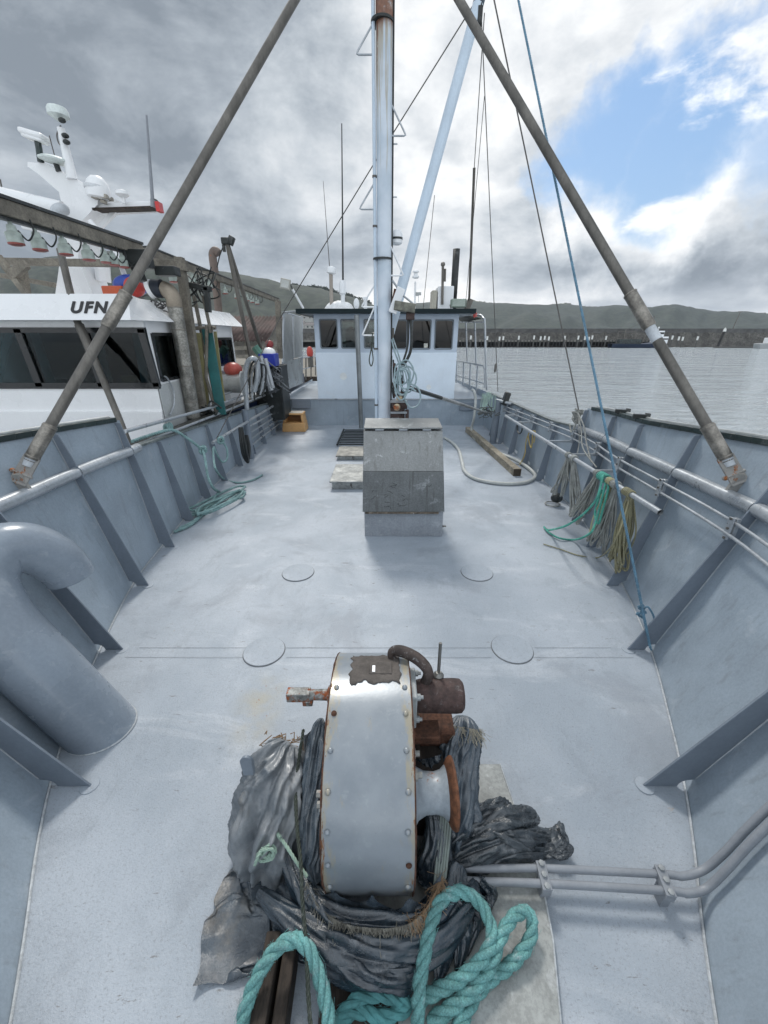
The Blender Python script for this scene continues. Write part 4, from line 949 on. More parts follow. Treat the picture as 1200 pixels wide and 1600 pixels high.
    MB().tube([P(720, 503, y=15.5), P(757, 503, y=11.9)], .025, 8).tube([P(717, 491, y=15.5), P(748, 492, y=12.3)], .025, 8).build('side_bar', PIPE, t)
    MB().grid(np.array([[P(716, 496, y=15.4), P(718, 490, y=12.4)], [P(722, 504, y=15.4), P(752, 497, y=12.2)]])).build('canopy', mat('dark_canopy', (.10,.10,.09), rough=.8), t, solid=.02)
    a0, a1 = P(758, 572, y=11.9), P(712, 563, y=15.8); b0, b1 = P(757, 599, y=11.9), P(712, 586, y=15.8)
    MB().tube([P(758, 606, y=11.9), P(757, 577, y=11.9), a0+Vector((-.03,.1,0)), a1], .022, 8).tube([P(757, 606, y=11.9), P(756.5, 600, y=11.9), b0+Vector((-.03,.1,0)), b1], .018, 8).build('hand_rail', PIPE, t)
    for f in (.2, .42, .66, .95): p = a0.lerp(a1, f); q = b0.lerp(b1, f); MB().tube([p, Vector((q.x, q.y, AZ+.05))], .03, 8).build('stanchion', PIPE, t)
    p = P(742, 492, y=11.9); t = thing('red_rag', 'tiny red rag tied at the right end of the roof', 'rag', p); mb = MB(); leaf_clumps(mb, p, .06, 14, .04); mb.build('cloth', mat('red_cloth', (.5,.08,.07), rough=.8), t)
    # left screens
    t = thing('side_screen', 'white-grey canvas side screen above an aluminium sheet left of the wheelhouse', 'screen', (-2.9, 12, AZ))
    x = -2.93
    def L(u, v): return P(u, v, x=x)
    c1 = mat('pale_canvas', (.50,.51,.50), rough=.7, var=.12, scale=3, bump=.4, bscale=12)
    MB().prism([L(443, 489), L(456, 492), L(457, 561), L(442, 566)], (.02,0,0)).build('panel', c1, t); MB().prism([L(458.5, 493), L(471.5, 496), L(471.5, 557), L(459, 560)], (.02,0,0)).build('panel', c1, t)
    MB().prism([L(440, 566), L(472, 558), L(472, 599), L(440, 613)], (.012,0,0)).build('metal_sheet', mat('sheet_aluminium', (.36,.39,.41), rough=.3, metal=.8, var=.3, scale=2), t)
    MB().tube([L(441, 613), L(442, 560), L(443, 488), L(472, 496), L(472, 600)], .03, 8).tube([L(457.5, 562), L(457.5, 491)], .03, 8).tube([L(443,488), P(468, 486, y=11.6)], .025, 8).build('frame', PIPE, t)
    MB().tube([L(472, 559), L(496, 556.5)], .025, 8).tube([L(472, 577), L(496, 571)], .02, 8).build('rail', PIPE, t)
    for u in (478, 486, 493): MB().tube([L(u, 558), L(u, 597-(u-472)*.5)], .025, 8).build('post', GALV, t)
    MB().tube([L(440, 624), L(500, 600)], .03, 8).build('lower_rail', PIPE, t)
    p = L(483, 553); t = thing('red_post_buoy', 'small red rounded buoy standing on the rail left of the wheelhouse', 'buoy', p); MB().ball(p+Vector((0,.2,.05)), .13, 14, 10, (1,1,1.7)).build('float', mat('red_buoy', (.55,.07,.05), rough=.4), t); MB().cyl(p+Vector((0,.2,-.5)), p+Vector((0,.2,-.1)), .11, 12).build('stem', GALV, t)
roof_gear()
# ---- winch gear on the mast with hoses
def mast_winch():
    y = MY-.12
    def M(u, v, yy=y): return P(u, v, y=yy)
    t = thing('hydraulic_winch', 'brown rusty hydraulic winch valves bolted to the right side of the mast foot', 'winch', (.2, MY, .9))
    MB().cyl(M(612, 632), M(636, 632), .07, 16).cyl(M(628, 612), M(628, 655), .045, 12).box(M(618, 645), (.16,.12,.14)).cyl(M(636, 640, y-.05), M(636, 665, y-.05), .03, 10).build('motor', BROWN, t, bevel=.004)
    MB().lathe(M(620, 636, y-.12), (0,-1,0), [(0,.05),(.02,.055),(.05,.05),(.06,.02)], 12).box(M(624, 622, y-.1), (.09,.06,.06)).build('valve_block', mat('corroded_brass', (.45,.36,.24), rough=.6, var=.6, scale=14, rust=.5), t, bevel=.004)
    MB().bx(.10, .36, MY-.2, MY-.14, M(615, 645).z, M(615, 645).z+.03).bx(.10, .36, MY-.2, MY-.14, M(615, 628).z, M(615, 628).z+.03).build('bracket', PIPE, t)
    for k in range(7):
        u = 612+k*2.6; MB().tube(spline([M(u, 556+k*6), M(u+random.uniform(-2, 4), 590), M(u+random.uniform(-2, 3), 622)], 6), .014, 6).build('hose', BLACK, t)
    for k, (u, v) in enumerate(((616,570),(618,585),(615,600),(622,607),(617,617),(640,600),(630,598))):
        MB().box(M(u, v, y-.04), (.035,.035,.05)).build('coupling', PIPE if k%2 else BROWN, t)
    mb = MB(); mb.tube(spline([M(640, 488), M(643, 520), M(641, 550), M(630, 572)], 8), .022, 10); mb.tube(spline([M(637, 488), M(638, 520), M(636, 545), M(628, 570)], 8), .016, 8)
    mb.build('hanging_hose', BLACK, t)
    t2 = thing('line_hauler_box', 'dark metal junction box with hanging hoses beside the mast at window height', 'junction box', M(632, 485))
    MB().box(M(632, 480), (.30,.2,.12), Matrix.Rotation(R(8), 3, 'Y')).build('box', mat('grimy_box', (.17,.17,.14), rough=.6, var=.5, scale=8), t2, bevel=.01)
    MB().box(M(620, 470), (.12,.12,.34), Matrix.Rotation(R(22), 3, 'Y')).build('side_plate', WHITE, t2, bevel=.01)
    MB().box(M(617, 462, y+.02), (.06,.10,.16), Matrix.Rotation(R(10), 3, 'Y')).build('rusty_plate', RUST, t2)
    MB().tube([M(613, 438), M(630, 462), M(645, 474)], .014, 8).build('stay', PIPE, t2)
    MB().box(M(641, 494), (.12,.1,.10)).build('clamp', BROWN, t2, bevel=.01)
    # coils of blue-grey hose
    mb = MB(); HS = mat('blue_grey_hose', (.30,.40,.43), rough=.5, pale=.3)
    rr = random.Random(3)
    for k in range(6):
        c = M(632+rr.uniform(-5, 5), 592+rr.uniform(-8, 12), y-.12-k*.01); a, b_ = rr.uniform(.06,.13), rr.uniform(.12,.26); ph = rr.uniform(0, 6)
        mb.tube([c+Vector((math.cos(q+ph)*a*(1+.1*math.sin(3*q)), .02*math.sin(2*q), math.sin(q+ph)*b_)) for q in np.linspace(0, 6.28, 26)], .012, 8)
    mb.tube(spline([M(636, 598, y-.15), M(652, 605, y-.15), M(657, 620, y-.15), M(652, 634, y-.15), M(640, 636, y-.15), M(632, 620, y-.15), M(640, 606, y-.15), M(650, 612, y-.15)], 8), .013, 8)
    mb.tube(spline([M(612, 530), M(617, 550), M(624, 570), M(627, 590, y-.1)], 8), .012, 8); mb.tube(spline([M(614, 528), M(622, 552), M(628, 575), M(632, 600, y-.1)], 8), .010, 8)
    tag(mb.build('hose_coil', HS), 'tangled coils of blue-grey hose hanging on the mast winch', 'hose')
    mb = MB(); rope(mb, [M(582, 520, MY-.25), M(581, 540, MY-.25), M(577, 562, MY-.25), M(580, 572, MY-.25), M(583, 562, MY-.25), M(581, 545, MY-.25)], .009, smooth=8)
    tag(mb.build('rope_loop', DKROPE), 'short dark rope loop hanging from the left mast step', 'rope')
    mb = MB(); a, b_ = P(640, 606, y=6.5), P(768, 647, y=9.3)
    mb.tube([a, a.lerp(b_, .25), a.lerp(b_, .5), b_], [.026,.030,.034,.014], 10)
    tt = thing('gaff_pole', 'long grey and black pole slanting from the mast winch to the right post', 'pole', a); mb.build('shaft', mat('grey_gaff', (.3,.31,.31), rough=.4, metal=.4, var=.4, scale=3), tt)
    MB().tube([a, a.lerp(b_, .3)], .034, 10).build('grip', BLACK, tt)
mast_winch()
# ---- right side stanchion, timber beam, hose, pipes
def right_side():
    p = P(770, 692, z=0); q = P(779, 624, y=p.y)
    t = thing('hauling_post', 'thick grey bollard post with frayed black top at the right bulwark', 'post', p)
    MB().tube([(p.x, p.y, 0), (p.x+.02, p.y, q.z)], .078, 18).lathe((p.x,p.y,0), (0,0,1), [(0,.11),(.015,.11),(.02,.08)], 20).build('post', HULLD, t)
    MB().box((p.x+.16, p.y-.1, q.z+.03), (.12,.2,.30), Matrix.Rotation(R(15), 3, 'Y')).build('pad', BLACK, t, bevel=.03)
    MB().tube([(p.x-.02, p.y, q.z-.02), (p.x+.25, p.y-.3, q.z-.06)], .035, 10).build('cross_bar', PIPE, t)
    mb = MB(); rr = random.Random(5)
    for k in range(9):
        u = 754+rr.uniform(0, 17); v0 = 612+rr.uniform(0, 6); c = P(u, v0, y=9.4)
        mb.tube(spline([c, c+Vector((rr.uniform(-.05,.05), 0, -.2)), c+Vector((rr.uniform(-.06,.06), 0, -rr.uniform(.3,.42))), c+Vector((.03+rr.uniform(-.02,.06), 0, -.2)), c+Vector((.04,0,0))], 6), .011, 6)
    tag(mb.build('rope_hank', mat('pale_green_twine', (.33,.45,.40), rough=.8, var=.3)), 'hank of pale green rope hung beside the thick post on the right', 'rope')
    mb = MB()
    for k in range(14):
        c = P(752+rr.uniform(0, 22), 640+rr.uniform(-5, 9), y=9.2); mb.tube(spline([c+Vector((rr.uniform(-.12,.12), rr.uniform(-.1,.1), rr.uniform(-.08,.08))) for _ in range(4)], 5), .010, 5)
    tag(mb.build('rope_tangle', mat('dark_twine', (.09,.10,.10), rough=.8, var=.6)), 'small dark tangle of lashings below the green hank', 'rope')
    a, b_ = P(731, 672, z=.05), P(808, 740, z=.05)
    t = thing('timber_beam', 'long square weathered timber beam lying on deck towards the right bulwark', 'beam', a); MB().beam(a+Vector((0,0,.02)), b_+Vector((0,0,.02)), .14, .14).build('beam', mat('bleached_timber', (.36,.32,.25), rough=.8, var=.3, scale=4, fine=.25, bump=.7, bscale=30, streak=.4), t, bevel=.008)
    d = (b_-a).normalized(); MB().beam(b_-d*.003+Vector((0,0,.02)), b_+d*.004+Vector((0,0,.02)), .142, .142).build('end_grain', mat('dark_end_grain', (.07,.055,.04), rough=.9), t)
    pts = [P(694, 684, z=.03), P(707, 692, z=.03), P(717, 704, z=.03), P(722, 722, z=.03), P(726, 736, z=.03), P(740, 747, z=.03), P(762, 753, z=.03), P(790, 756, z=.03), P(815, 755, z=.03), P(831, 750, z=.03), P(836, 743, z=.03), P(829, 734, z=.04), P(812, 722, z=.06), P(790, 712, z=.10), P(772, 704, z=.03), P(748, 690, z=.03), P(738, 680, z=.05), P(737, 668, z=.2), P(741, 650, y=10.3), P(743, 625, y=10.4), P(741, 612, y=10.4), P(738, 609, y=10.6)]
    HM = mat('pale_hose', (.52,.54,.52), rough=.5, var=.1, scale=5, fine=.1); tag(MB().tube(spline(pts, 10), .033, 12).build('deck_hose', HM), 'thick pale hose snaking over the deck and around the timber beam', 'hose')
    # clothes-line pipe
    xs_ = [P(1032, 801, x=2.34)]; e = xs_[0]; f = P(790, 650, x=2.58)
    t = thing('rope_rail', 'open ended galvanised pipe along the right bulwark with ropes hung on it', 'pipe', e)
    m = e.lerp(f, .5); MB().tube([e, f], .026, 16, cap=False).tube([e, f], .021, 16, cap=False).build('pipe', PIPE, t)
    dd = (f-e).normalized(); MB().tube([e+dd*.03, e+dd*.04], .022, 14).build('bore', BLACK, t)
    for y in (4.33, 5.1, 5.95, 7.7, 8.6):
        s_ = (y-e.y)/(f.y-e.y); pp = e.lerp(f, s_); MB().beam(pp, (edgex(1, y, pp.z)-.10, y, pp.z), .03, .03).build('bracket', PIPE, t)
    # pair of thin hydraulic pipes with clamps
    t = thing('hydraulic_pipes', 'pair of thin grey pipes clamped along the frames of the right bulwark', 'pipes', (2.6, 4, 1.1))
    for k, dz in enumerate((0, .085)):
        pts = []
        for y in np.arange(.2, 9.7, .45):
            z = lerp_tab([(.2,1.25),(1.47,1.18),(2.6,1.13),(3.5,1.10),(6,1.02),(9.5,.85)], y)+dz-.04
            pts.append((edgex(1, y, z)-.125+random.uniform(-.003,.003), y, z-random.uniform(0, .004)))
        MB().tube(spline(pts, 6), .0125, 10).build('pipe', PIPE, t)
    for y in FY[1:11]:
        z = lerp_tab([(.2,1.25),(1.47,1.18),(2.6,1.13),(3.5,1.10),(6,1.02),(9.5,.85)], y); x = edgex(1, y, z)-.125
        MB().box((x-.016, y, z), (.012,.05,.17)).box((x+.02, y, z), (.03,.045,.16)).build('clamp', PIPE, t, bevel=.003)
        mb = MB()
        for dz in (-.075, 0, .075): mb.lathe((x-.022, y, z+dz), (-1,0,0), [(0,.010),(.008,.010),(.010,.006)], 6)
        mb.build('bolt', GALV, t)
right_side()
def left_side():
    # post with hoses
    p = P(393, 716, z=0); q = P(386, 640, y=p.y)
    t = thing('davit_post', 'grey davit post with bent pipe top at the left bulwark', 'post', p)
    MB().tube([(p.x, p.y, 0), (p.x, p.y, q.z)], .065, 16).build('post', HULLD, t)
    tops = spline([q, P(384, 610, y=p.y), P(383, 585, y=p.y), P(387, 566, y=p.y), P(395, 560, y=p.y), P(402, 566, y=p.y+.1), P(402, 590, y=p.y+.1), P(397, 612, y=p.y+.1)], 8)
    MB().tube(tops, .045, 14).build('bent_pipe', PIPE, t)
    for k in range(4):
        o_ = k*.045; MB().tube([w+Vector((.02+o_*.6, .05+o_, -.04*k)) for w in tops[6:]], .018, 8).build('hose', BLACK if k%2 else PIPE, t)
    mb = MB()
    for k in range(3):
        mb.tube(spline([P(374+k*2, 668, y=7.6), P(376+k*3, 690, y=7.5), P(380+k*3, 712, y=7.5), P(388, 722-k*2, y=7.6), P(386+k*2, 700, y=7.7), P(384+k, 680, y=7.8)], 8), .024, 8)
    tag(mb.build('hose_bundle', BLACK), 'looped black hydraulic hoses hanging beside the left davit post', 'hose')
    # handrail pipe from knots aft
    a, b_ = P(332, 692, x=-2.78), P(436, 629, x=-2.86)
    t = thing('bulwark_rail', 'thin rail along the top of the left bulwark beyond the knotted ropes', 'rail', a); MB().tube([a, b_], .026, 12).build('pipe', PIPE, t)
    mb = MB()
    for k in range(4):
        z = .62-.13*k; mb.tube([(edgex(-1, 8.3, z)+.12, 8.3, z), (edgex(-1, 11.3, z*.85)+.1, 11.3, z*.85)], .02, 8)
    mb.build('lower_bars', PIPE, t)
    # ropes at the rail
    mb = MB()
    k1 = P(317, 703, x=-2.72); k2 = P(345, 688, x=-2.72)
    A0 = P(206, 690, x=-3.0)
    rope(mb, [A0, P(235, 680, x=-3.0), P(268, 672, x=-2.95), P(290, 683, x=-2.85), k1], .021)
    for k in (k1, k2):
        rope(mb, [k+Vector((.03*math.cos(a), .05*math.sin(a*1.3), .05*math.sin(a))) for a in np.linspace(0, 11, 12)], .020, smooth=6)
    rope(mb, [k1, P(321, 720, x=-2.62), P(325, 745, x=-2.55), P(333, 762, x=-2.5), P(342, 768, z=.03)], .020)
    rope(mb, [k2, P(354, 700, x=-2.68), P(355, 716, x=-2.66), P(348, 722, x=-2.66), P(340, 712, x=-2.66), P(334, 698, x=-2.68)], .017)
    rope(mb, [P(333, 700, x=-2.66), P(334, 718, x=-2.6), P(338, 735, x=-2.5), P(350, 748, z=.04), P(372, 754, z=.02), P(395, 750, z=.02), P(410, 742, z=.02)], .017)
    tag(mb.build('mooring_line', TEALL), 'pale teal mooring rope knotted twice over the left rail and hanging to the deck', 'rope')
    mb = MB(); c = P(262, 668, x=-3.05)
    rope(mb, [c+Vector((.035*math.cos(a), .04*a/6-.06, .05*math.sin(a))) for a in np.linspace(0, 22, 26)], .012, smooth=4); 
    rope(mb, [c, P(268, 680, x=-3.05), P(264, 695, x=-3.0)], .012)
    tag(mb.build('rail_hitch', TEALL), 'pale teal hitch wound round the white boat rail above the left bulwark', 'rope')
    mb = MB(); rr = random.Random(8)
    ctr = [(345, 785), (335, 790), (352, 775)]
    for k in range(4):
        c = P(342+rr.uniform(-6, 12), 783+rr.uniform(-7, 4), z=.03+k*.025); a, b2 = rr.uniform(.10,.18), rr.uniform(.45,.62)
        rope(mb, [c+Matrix.Rotation(R(-22+rr.uniform(-5,5)), 3, 'Z') @ Vector((math.cos(q)*a, math.sin(q)*b2*(1+.1*math.sin(2*q+k)), .008*math.sin(3*q+k))) for q in np.linspace(rr.uniform(0,1), 6.6, 15)], .020, seg=6, smooth=5)
    rope(mb, [P(372, 768, z=.05), P(350, 780, z=.08), P(322, 800, z=.03), P(298, 820, z=.025), P(272, 831, z=.025)], .021, seg=6)
    rope(mb, [P(342, 768, z=.05), P(330, 786, z=.06), P(306, 812, z=.025), P(280, 826, z=.025)], .021, seg=6)
    tag(mb.build('coiled_rope', TEALL), 'loose coil of pale teal rope lying on the deck by the left bulwark', 'rope')
left_side()
# ---- ropes hanging on the right rail
def hung():
    e = P(1032, 801, x=2.34); f = P(790, 650, x=2.58)
    def on(u):
        # point of the pipe seen at column u
        best = min((e.lerp(f, k/400) for k in range(401)), key=lambda p: abs(600+FPX*p.x/(p.y*CP-(p.z-CAM_H)*SP)-u)); return best
    rr = random.Random(12)
    def wraps(mb, u, n, r, gap=.022):
        c = on(u); d = (f-e).normalized(); s_ = d.cross(Vector((0,0,1))).normalized(); w = s_.cross(d)
        mb.tube([c+d*(gap*k/12)+(s_*math.cos(2*math.pi*k/12)+w*math.sin(2*math.pi*k/12))*(.026+r) for k in range(n*12+1)], r, 7)
        return c
    def hank(name, m, label, u0, bottoms, r, n, wr=3, lay=False):
        mb = MB(); c = wraps(mb, u0, wr, r*1.1)
        for k in range(int(n*1.7)):
            bu, bv, bz = bottoms[k % len(bottoms)]; b_ = P(bu+rr.uniform(-4,4), bv+rr.uniform(-6,4), x=c.x+bz); c0 = c+(f-e).normalized()*rr.uniform(-.02, .07)
            mid = c0.lerp(b_, .5)+Vector((rr.uniform(-.04,.04), rr.uniform(-.06,.06), -rr.uniform(0,.06)))
            lo = b_+Vector((rr.uniform(-.02,.05), rr.uniform(-.05,.05), 0)); bk = c0.lerp(b_, .5)+Vector((rr.uniform(-.03,.06), rr.uniform(-.08,.08), -.04))
            pts = [c0, mid, b_, lo, bk, c0+Vector((.01,.02,0))]
            if lay: rope(mb, pts, r, seg=5)
            else: mb.tube(spline(pts, 8), r, 6)
        tag(mb.build(name, m), label, 'rope', 'ropes hung on the right rail pipe'); return c
    hank('hung_rope', GREYR, 'thin grey ropes hung at the far end of the rail above a black float', 890, [(868, 770, -.05), (880, 772, .0), (895, 760, .0)], .008, 7)
    c = P(870, 778, z=.12); t = thing('net_float', 'small dark float resting at the foot of the far grey hung ropes', 'float', c); MB().ball(c, .075, 14, 10, (1.2,1,1)).build('float', BLACK, t); MB().tube([c+Vector((math.cos(a)*.11-.05, math.sin(a)*.1, -.10)) for a in np.linspace(0,6.2,16)], .009, 6).build('tail', GREYR, t)
    hank('hung_rope', GREYR, 'grey rope coils hanging in loops close to the far dark float', 898, [(895, 800, .0), (903, 792, .05), (897, 770, .05)], .011, 6)
    hank('hung_rope', GREYR, 'grey strands spreading down left from behind the bright green rope', 935, [(893, 805, -.10), (905, 812, 0), (915, 800, .05)], .007, 8)
    mb = MB(); c = wraps(mb, 948, 5, .013, .03)
    for r0 in (([c+Vector((0,.03,0)), P(942, 745, x=2.30), P(934, 775, x=2.22), P(920, 795, x=2.18), P(900, 812, x=2.1), P(880, 823, x=2.05), P(858, 828, z=.04), P(850, 824, z=.03)]),
               ([c, P(945, 760, x=2.34), P(938, 790, x=2.3), P(931, 815, x=2.28), P(922, 833, x=2.22), P(900, 843, z=.05), P(875, 841, z=.03), P(858, 832, z=.03), P(850, 823, z=.03)]),
               ([c+Vector((0,-.02,0)), P(950, 765, x=2.34), P(942, 795, x=2.3), P(935, 818, x=2.3), P(930, 800, x=2.33), P(940, 765, x=2.36)])):
        rope(mb, r0, .0125, seg=6)
    tag(mb.build('hung_rope', GREENR), 'bright green rope wound on the rail and looping down onto the deck', 'rope', 'ropes hung on the right rail pipe')
    hank('hung_rope', GREYR, 'grey ropes drooping to the bulwark foot between green and khaki ones', 965, [(920, 845, -.02), (938, 850, .05), (945, 860, .08), (925, 838, 0)], .009, 8, 4)
    hank('hung_rope', YELR if False else mat('straw_twine', (.45,.42,.26), rough=.8, var=.3), 'straw coloured twine loops just right of the bright green rope', 957, [(940, 800, .0), (950, 790, .03), (918, 838, .0)], .007, 5, 4)
    hank('hung_rope', KHAKI, 'khaki rope hank with many strands hanging nearest the open pipe end', 988, [(963, 885, .02), (970, 880, .06), (955, 870, .02), (975, 868, .08), (966, 875, 0)], .0075, 14, 6)
    mb = MB(); c = on(985); mb.tube(spline([c, P(975, 810, x=2.28), P(958, 850, x=2.2), P(935, 871, z=.03), P(905, 868, z=.012), P(875, 858, z=.012), P(849, 850, z=.012)], 8), .0075, 6)
    tag(mb.build('loose_line', KHAKI), 'single khaki line trailing across the deck from the hung ropes', 'rope')
    mb = MB(); k = P(903, 645, x=2.93); rr2 = random.Random(2)
    for j in range(6): rope(mb, [k+Vector((rr2.uniform(-.07,.07), rr2.uniform(-.08,.08), rr2.uniform(-.16,.06))) for _ in range(5)], .012, seg=5)
    rope(mb, [k, P(899, 665, x=2.88), P(893, 675, x=2.85), P(890, 662, x=2.9)], .013)
    rope(mb, [k, P(912, 665, x=2.85), P(916, 690, x=2.8), P(924, 722, x=2.6)], .010); rope(mb, [k, P(908, 670, x=2.85), P(911, 700, x=2.7), P(932, 730, x=2.55)], .009)
    rope(mb, [k, P(905, 690, x=2.8), P(900, 720, x=2.6), P(898, 750, x=2.5)], .006)
    tag(mb.build('knotted_rope', GREYR), 'grey rope knotted over the corner of the raised right bulwark', 'knot')
    mb = MB(); c = P(828, 672, x=2.78); mb.tube(spline([c, P(832, 678, x=2.74), P(830, 700, x=2.74), c+Vector((0,.05,-.1)), P(836, 674, x=2.76), P(834, 692, x=2.74)], 8), .010, 6)
    mb.tube(spline([c, P(822, 690, x=2.74), P(820, 710, x=2.7), P(812, 726, x=2.6)], 8), .009, 6)
    tag(mb.build('yellow_tie', YELR), 'short yellow cord tied on the right rail near the scuppers', 'rope')
    mb = MB(); c = P(812, 668, x=2.8); mb.tube([c+Vector((0, math.cos(a)*.16, math.sin(a)*.12)) for a in np.linspace(0, 6.28, 24)], .014, 8)
    tag(mb.build('black_hose_ring', BLACK), 'small black hose ring hanging inside the right bulwark', 'hose')
    for (u, v) in ((947, 648), (1055, 662)):
        yy = P(u, v, z=1.5).y; x = edgex(1, yy, 1.5); zt = lerp_tab(TOPFS[1], yy)
        t = thing('rail_bracket', ('small black bracket on the right bulwark cap nearest the stay pole' if u > 1000 else 'small black bracket on the right bulwark cap beside the knotted grey rope'), 'bracket', (x, yy, zt))
        MB().box((x+.02, yy, zt+.05), (.16,.05,.05), Matrix.Rotation(R(-20), 3, 'Z')).box((x+.09, yy, zt+.04), (.04,.05,.09)).build('arm', BLACK, t, bevel=.004)
hung()
# ---- ventilator gooseneck
def vent():
    t = thing('gooseneck_vent', 'large grey-blue gooseneck ventilator bending over at the left edge of the deck', 'ventilator', (-1.8, 1.75, 0))
    b0 = P(158, 1137, z=0)
    pts = [(b0.x+.06, b0.y-.003, -.13), (b0.x, b0.y, 0), (b0.x-.23, b0.y+.01, .50), (-2.31, 1.88, .88), (-2.385, 1.98, 1.09), (-2.36, 2.12, 1.19), (-2.29, 2.23, 1.16), (-2.22, 2.30, 1.05), (-2.185, 2.33, .94), (-2.175, 2.335, .87)]
    VP = spline(pts, 8)
    rr_ = [lerp_tab([(0,.19),(26,.185),(42,.155),(72,.132)], k) for k in range(len(VP))]
    MB().tube(VP, rr_, 56, cap=False).build('duct', VENT, t, solid=-.008, sharp=50)
    p = VP[20]; d = (VP[21]-VP[19]).normalized()
    mb = MB(); mb.lathe(VP[26], (VP[27]-VP[25]), [(-.005,.180),(-.002,.1865),(.002,.1865),(.005,.180)], 56); mb.build('weld_seam', mat('vent_seam', (.30,.34,.39), rough=.4), t)
    u_ = [Vector((b0.x+math.cos(a)*.212, b0.y+math.sin(a)*.192, .006)) for a in np.linspace(0, 2*math.pi, 90)]
    MB().tube(u_, [.007+.003*noise.noise((k*.7, 0, 0)) for k in range(90)], 6).build('base_weld', WELD, t)
vent()
#@@PART3
# ================================================================== THE WHITE BOAT ALONGSIDE
def white_boat():
    CY = 6.2; CX = -3.40
    t = thing('fishing_boat', 'white steel fishing boat moored alongside on the left, with letters UFN above its windows', 'boat', (-6, 7, WZ))
    F = lambda u, v, y=CY: P(u, v, y=y)
    Sd = lambda u, v, x=CX: P(u, v, x=x)
    WH = mat('boat_white', (.80,.81,.82), rough=.28, var=.03, scale=1.5, fine=.01, bump=.06, bscale=9, streak=.05, streakcol=(.5,.5,.45))
    # hull and deck
    ys = np.linspace(3.2, 17, 40)
    A = np.array([[(-3.25-max(0,(5.5-y))*.35*f_-(1-f_)*.15, y, z) for f_, z in ((0, WZ-.3), (.5, -.4), (1, .72), (1, 1.02))] for y in ys])
    MB().grid(A).build('hull', mat('navy_hull2', (.02,.035,.09), rough=.35), t, sharp=60)
    MB().add([(-3.25,3.2,.55),(-3.25,17,.55),(-10,17,.55),(-10,3.2,.55)], [(0,1,2,3)]).build('boat_deck', mat('boat_deck_grey', (.25,.27,.28), rough=.6), t)
    MB().beam((-3.22, 4.2, 1.10), (-3.12, 12.5, .98), .16, .09).build('fender_timber', mat('worn_black_timber', (.05,.05,.045), rough=.7, pale=.3, streak=.4, streakcol=(.25,.23,.16)), t, bevel=.01)
    MB().tube([P(200, 701, x=-3.02), P(330, 651, x=-3.02)], .02, 10).tube([P(330, 651, x=-3.02), P(438, 608, x=-3.02)], .02, 10).build('lower_rail', PIPE, t)
    MB().tube([P(195, 674, x=-3.05), P(330, 637, x=-3.05), P(436, 596, x=-3.1)], .024, 12).tube([P(330, 622, x=-3.15), P(438, 590, x=-3.15)], .02, 10).build('hand_rail', PIPE, t)
    # wheelhouse body: front at CY, side along CX
    zf0 = .55; zb0, zb1 = F(200, 604).z, F(200, 514).z; ztop = F(200, 500).z
    xl = -9.5
    xc = CX
    MB().prism([(xl, CY, zf0), (xc-.0, CY, zf0), (xc, CY, zb0-.03), (xl, CY, zb0-.03)], (0,.06,0)).build('front_wall', WH, t)
    MB().bx(xl, xc, CY-.05, CY+.01, F(200, 642).z-.6, F(200, 642).z).build('front_skirt', WH, t, bevel=.01)
    MB().bx(xl, xc, CY+.0, CY+.06, zb1+.02, ztop+.02).build('front_header', WH, t)
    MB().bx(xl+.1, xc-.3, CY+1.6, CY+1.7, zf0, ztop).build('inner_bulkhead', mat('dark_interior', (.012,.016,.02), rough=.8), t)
    MB().bx(xl+.1, xc-.15, CY+.1, CY+.7, zb0-.3, zb0-.05).build('console', BLACK, t)
    MB().bx(xl+.1, xc-.1, CY+.1, CY+4, zf0, zf0+.05).build('cabin_floor', BLACK, t)
    mb = MB(); rr = random.Random(5)
    for _ in range(7): x = rr.uniform(-6.2, -3.9); mb.box((x, CY+.35, zb0+rr.uniform(0,.05)), (rr.uniform(.1,.3), .1, rr.uniform(.08,.2)))
    mb.build('instrument', mat('instrument_grey', (.10,.16,.15), rough=.4, var=.5), t)
    MB().box((F(202, 588, CY+.3).x, CY+.3, F(202, 592, CY+.3).z), (.22,.1,.1)).build('yellow_item', mat('yellow_item', (.35,.30,.03)), t)
    # front window band: black surround, pale mullions showing behind dark glass
    xw1 = F(240, 560).x
    y0 = CY-.02
    band = [(xl, y0, zb0), (xw1+.02, y0, zb0), (F(230,517).x, y0, zb1), (xl, y0, zb1)]
    w = MB().bx(xl, xw1, y0, y0+.05, zb0-.03, zb0+.055).bx(xl, xw1-.03, y0, y0+.05, zb1-.05, zb1+.02)
    for u_ in (137, ): pass
    MBx = [F(-60,560).x, F(48,560).x, F(148,560).x, F(236,560).x]
    for k, x in enumerate(MBx):
        w.prism([(x-.05, y0, zb0), (x+.05, y0, zb0), (x+.0 if k == 3 else x+.0, y0, zb1), (x-.10, y0, zb1)], (0,.05,0))
    fr = w.build('window', mat('black_window_frame', (.012,.014,.016), rough=.25), t)
    MB().bx(xl, xw1-.02, y0+.03, y0+.036, zb0, zb1).build('pane', GLASSD, fr)
    cur = mat('pale_teal_trim', (.50,.72,.74), rough=.5)
    for u0, u1 in ((52, 78), (150, 168), (14, -8), (212, 226)):
        a, b_ = F(u0, 520, CY+.22), F(u1, 600, CY+.22); MB().prism([(a.x-.06, CY+.22, a.z), (a.x+.05, CY+.22, a.z), (b_.x+.07, CY+.22, b_.z), (b_.x-.05, CY+.22, b_.z)], (0,.04,0)).build('inner_mullion', cur, fr)
    # corner pillar and side wall with two windows
    yend = 9.75
    zs0, zs1 = zf0, ztop+.02
    w1 = (Sd(243, 557).y, Sd(279, 557).y); w2 = (Sd(340, 550).y, Sd(364, 550).y)
    za0, za1 = Sd(262, 594).z, Sd(258, 521).z; zc0, zc1 = Sd(352, 570).z, Sd(352, 528).z
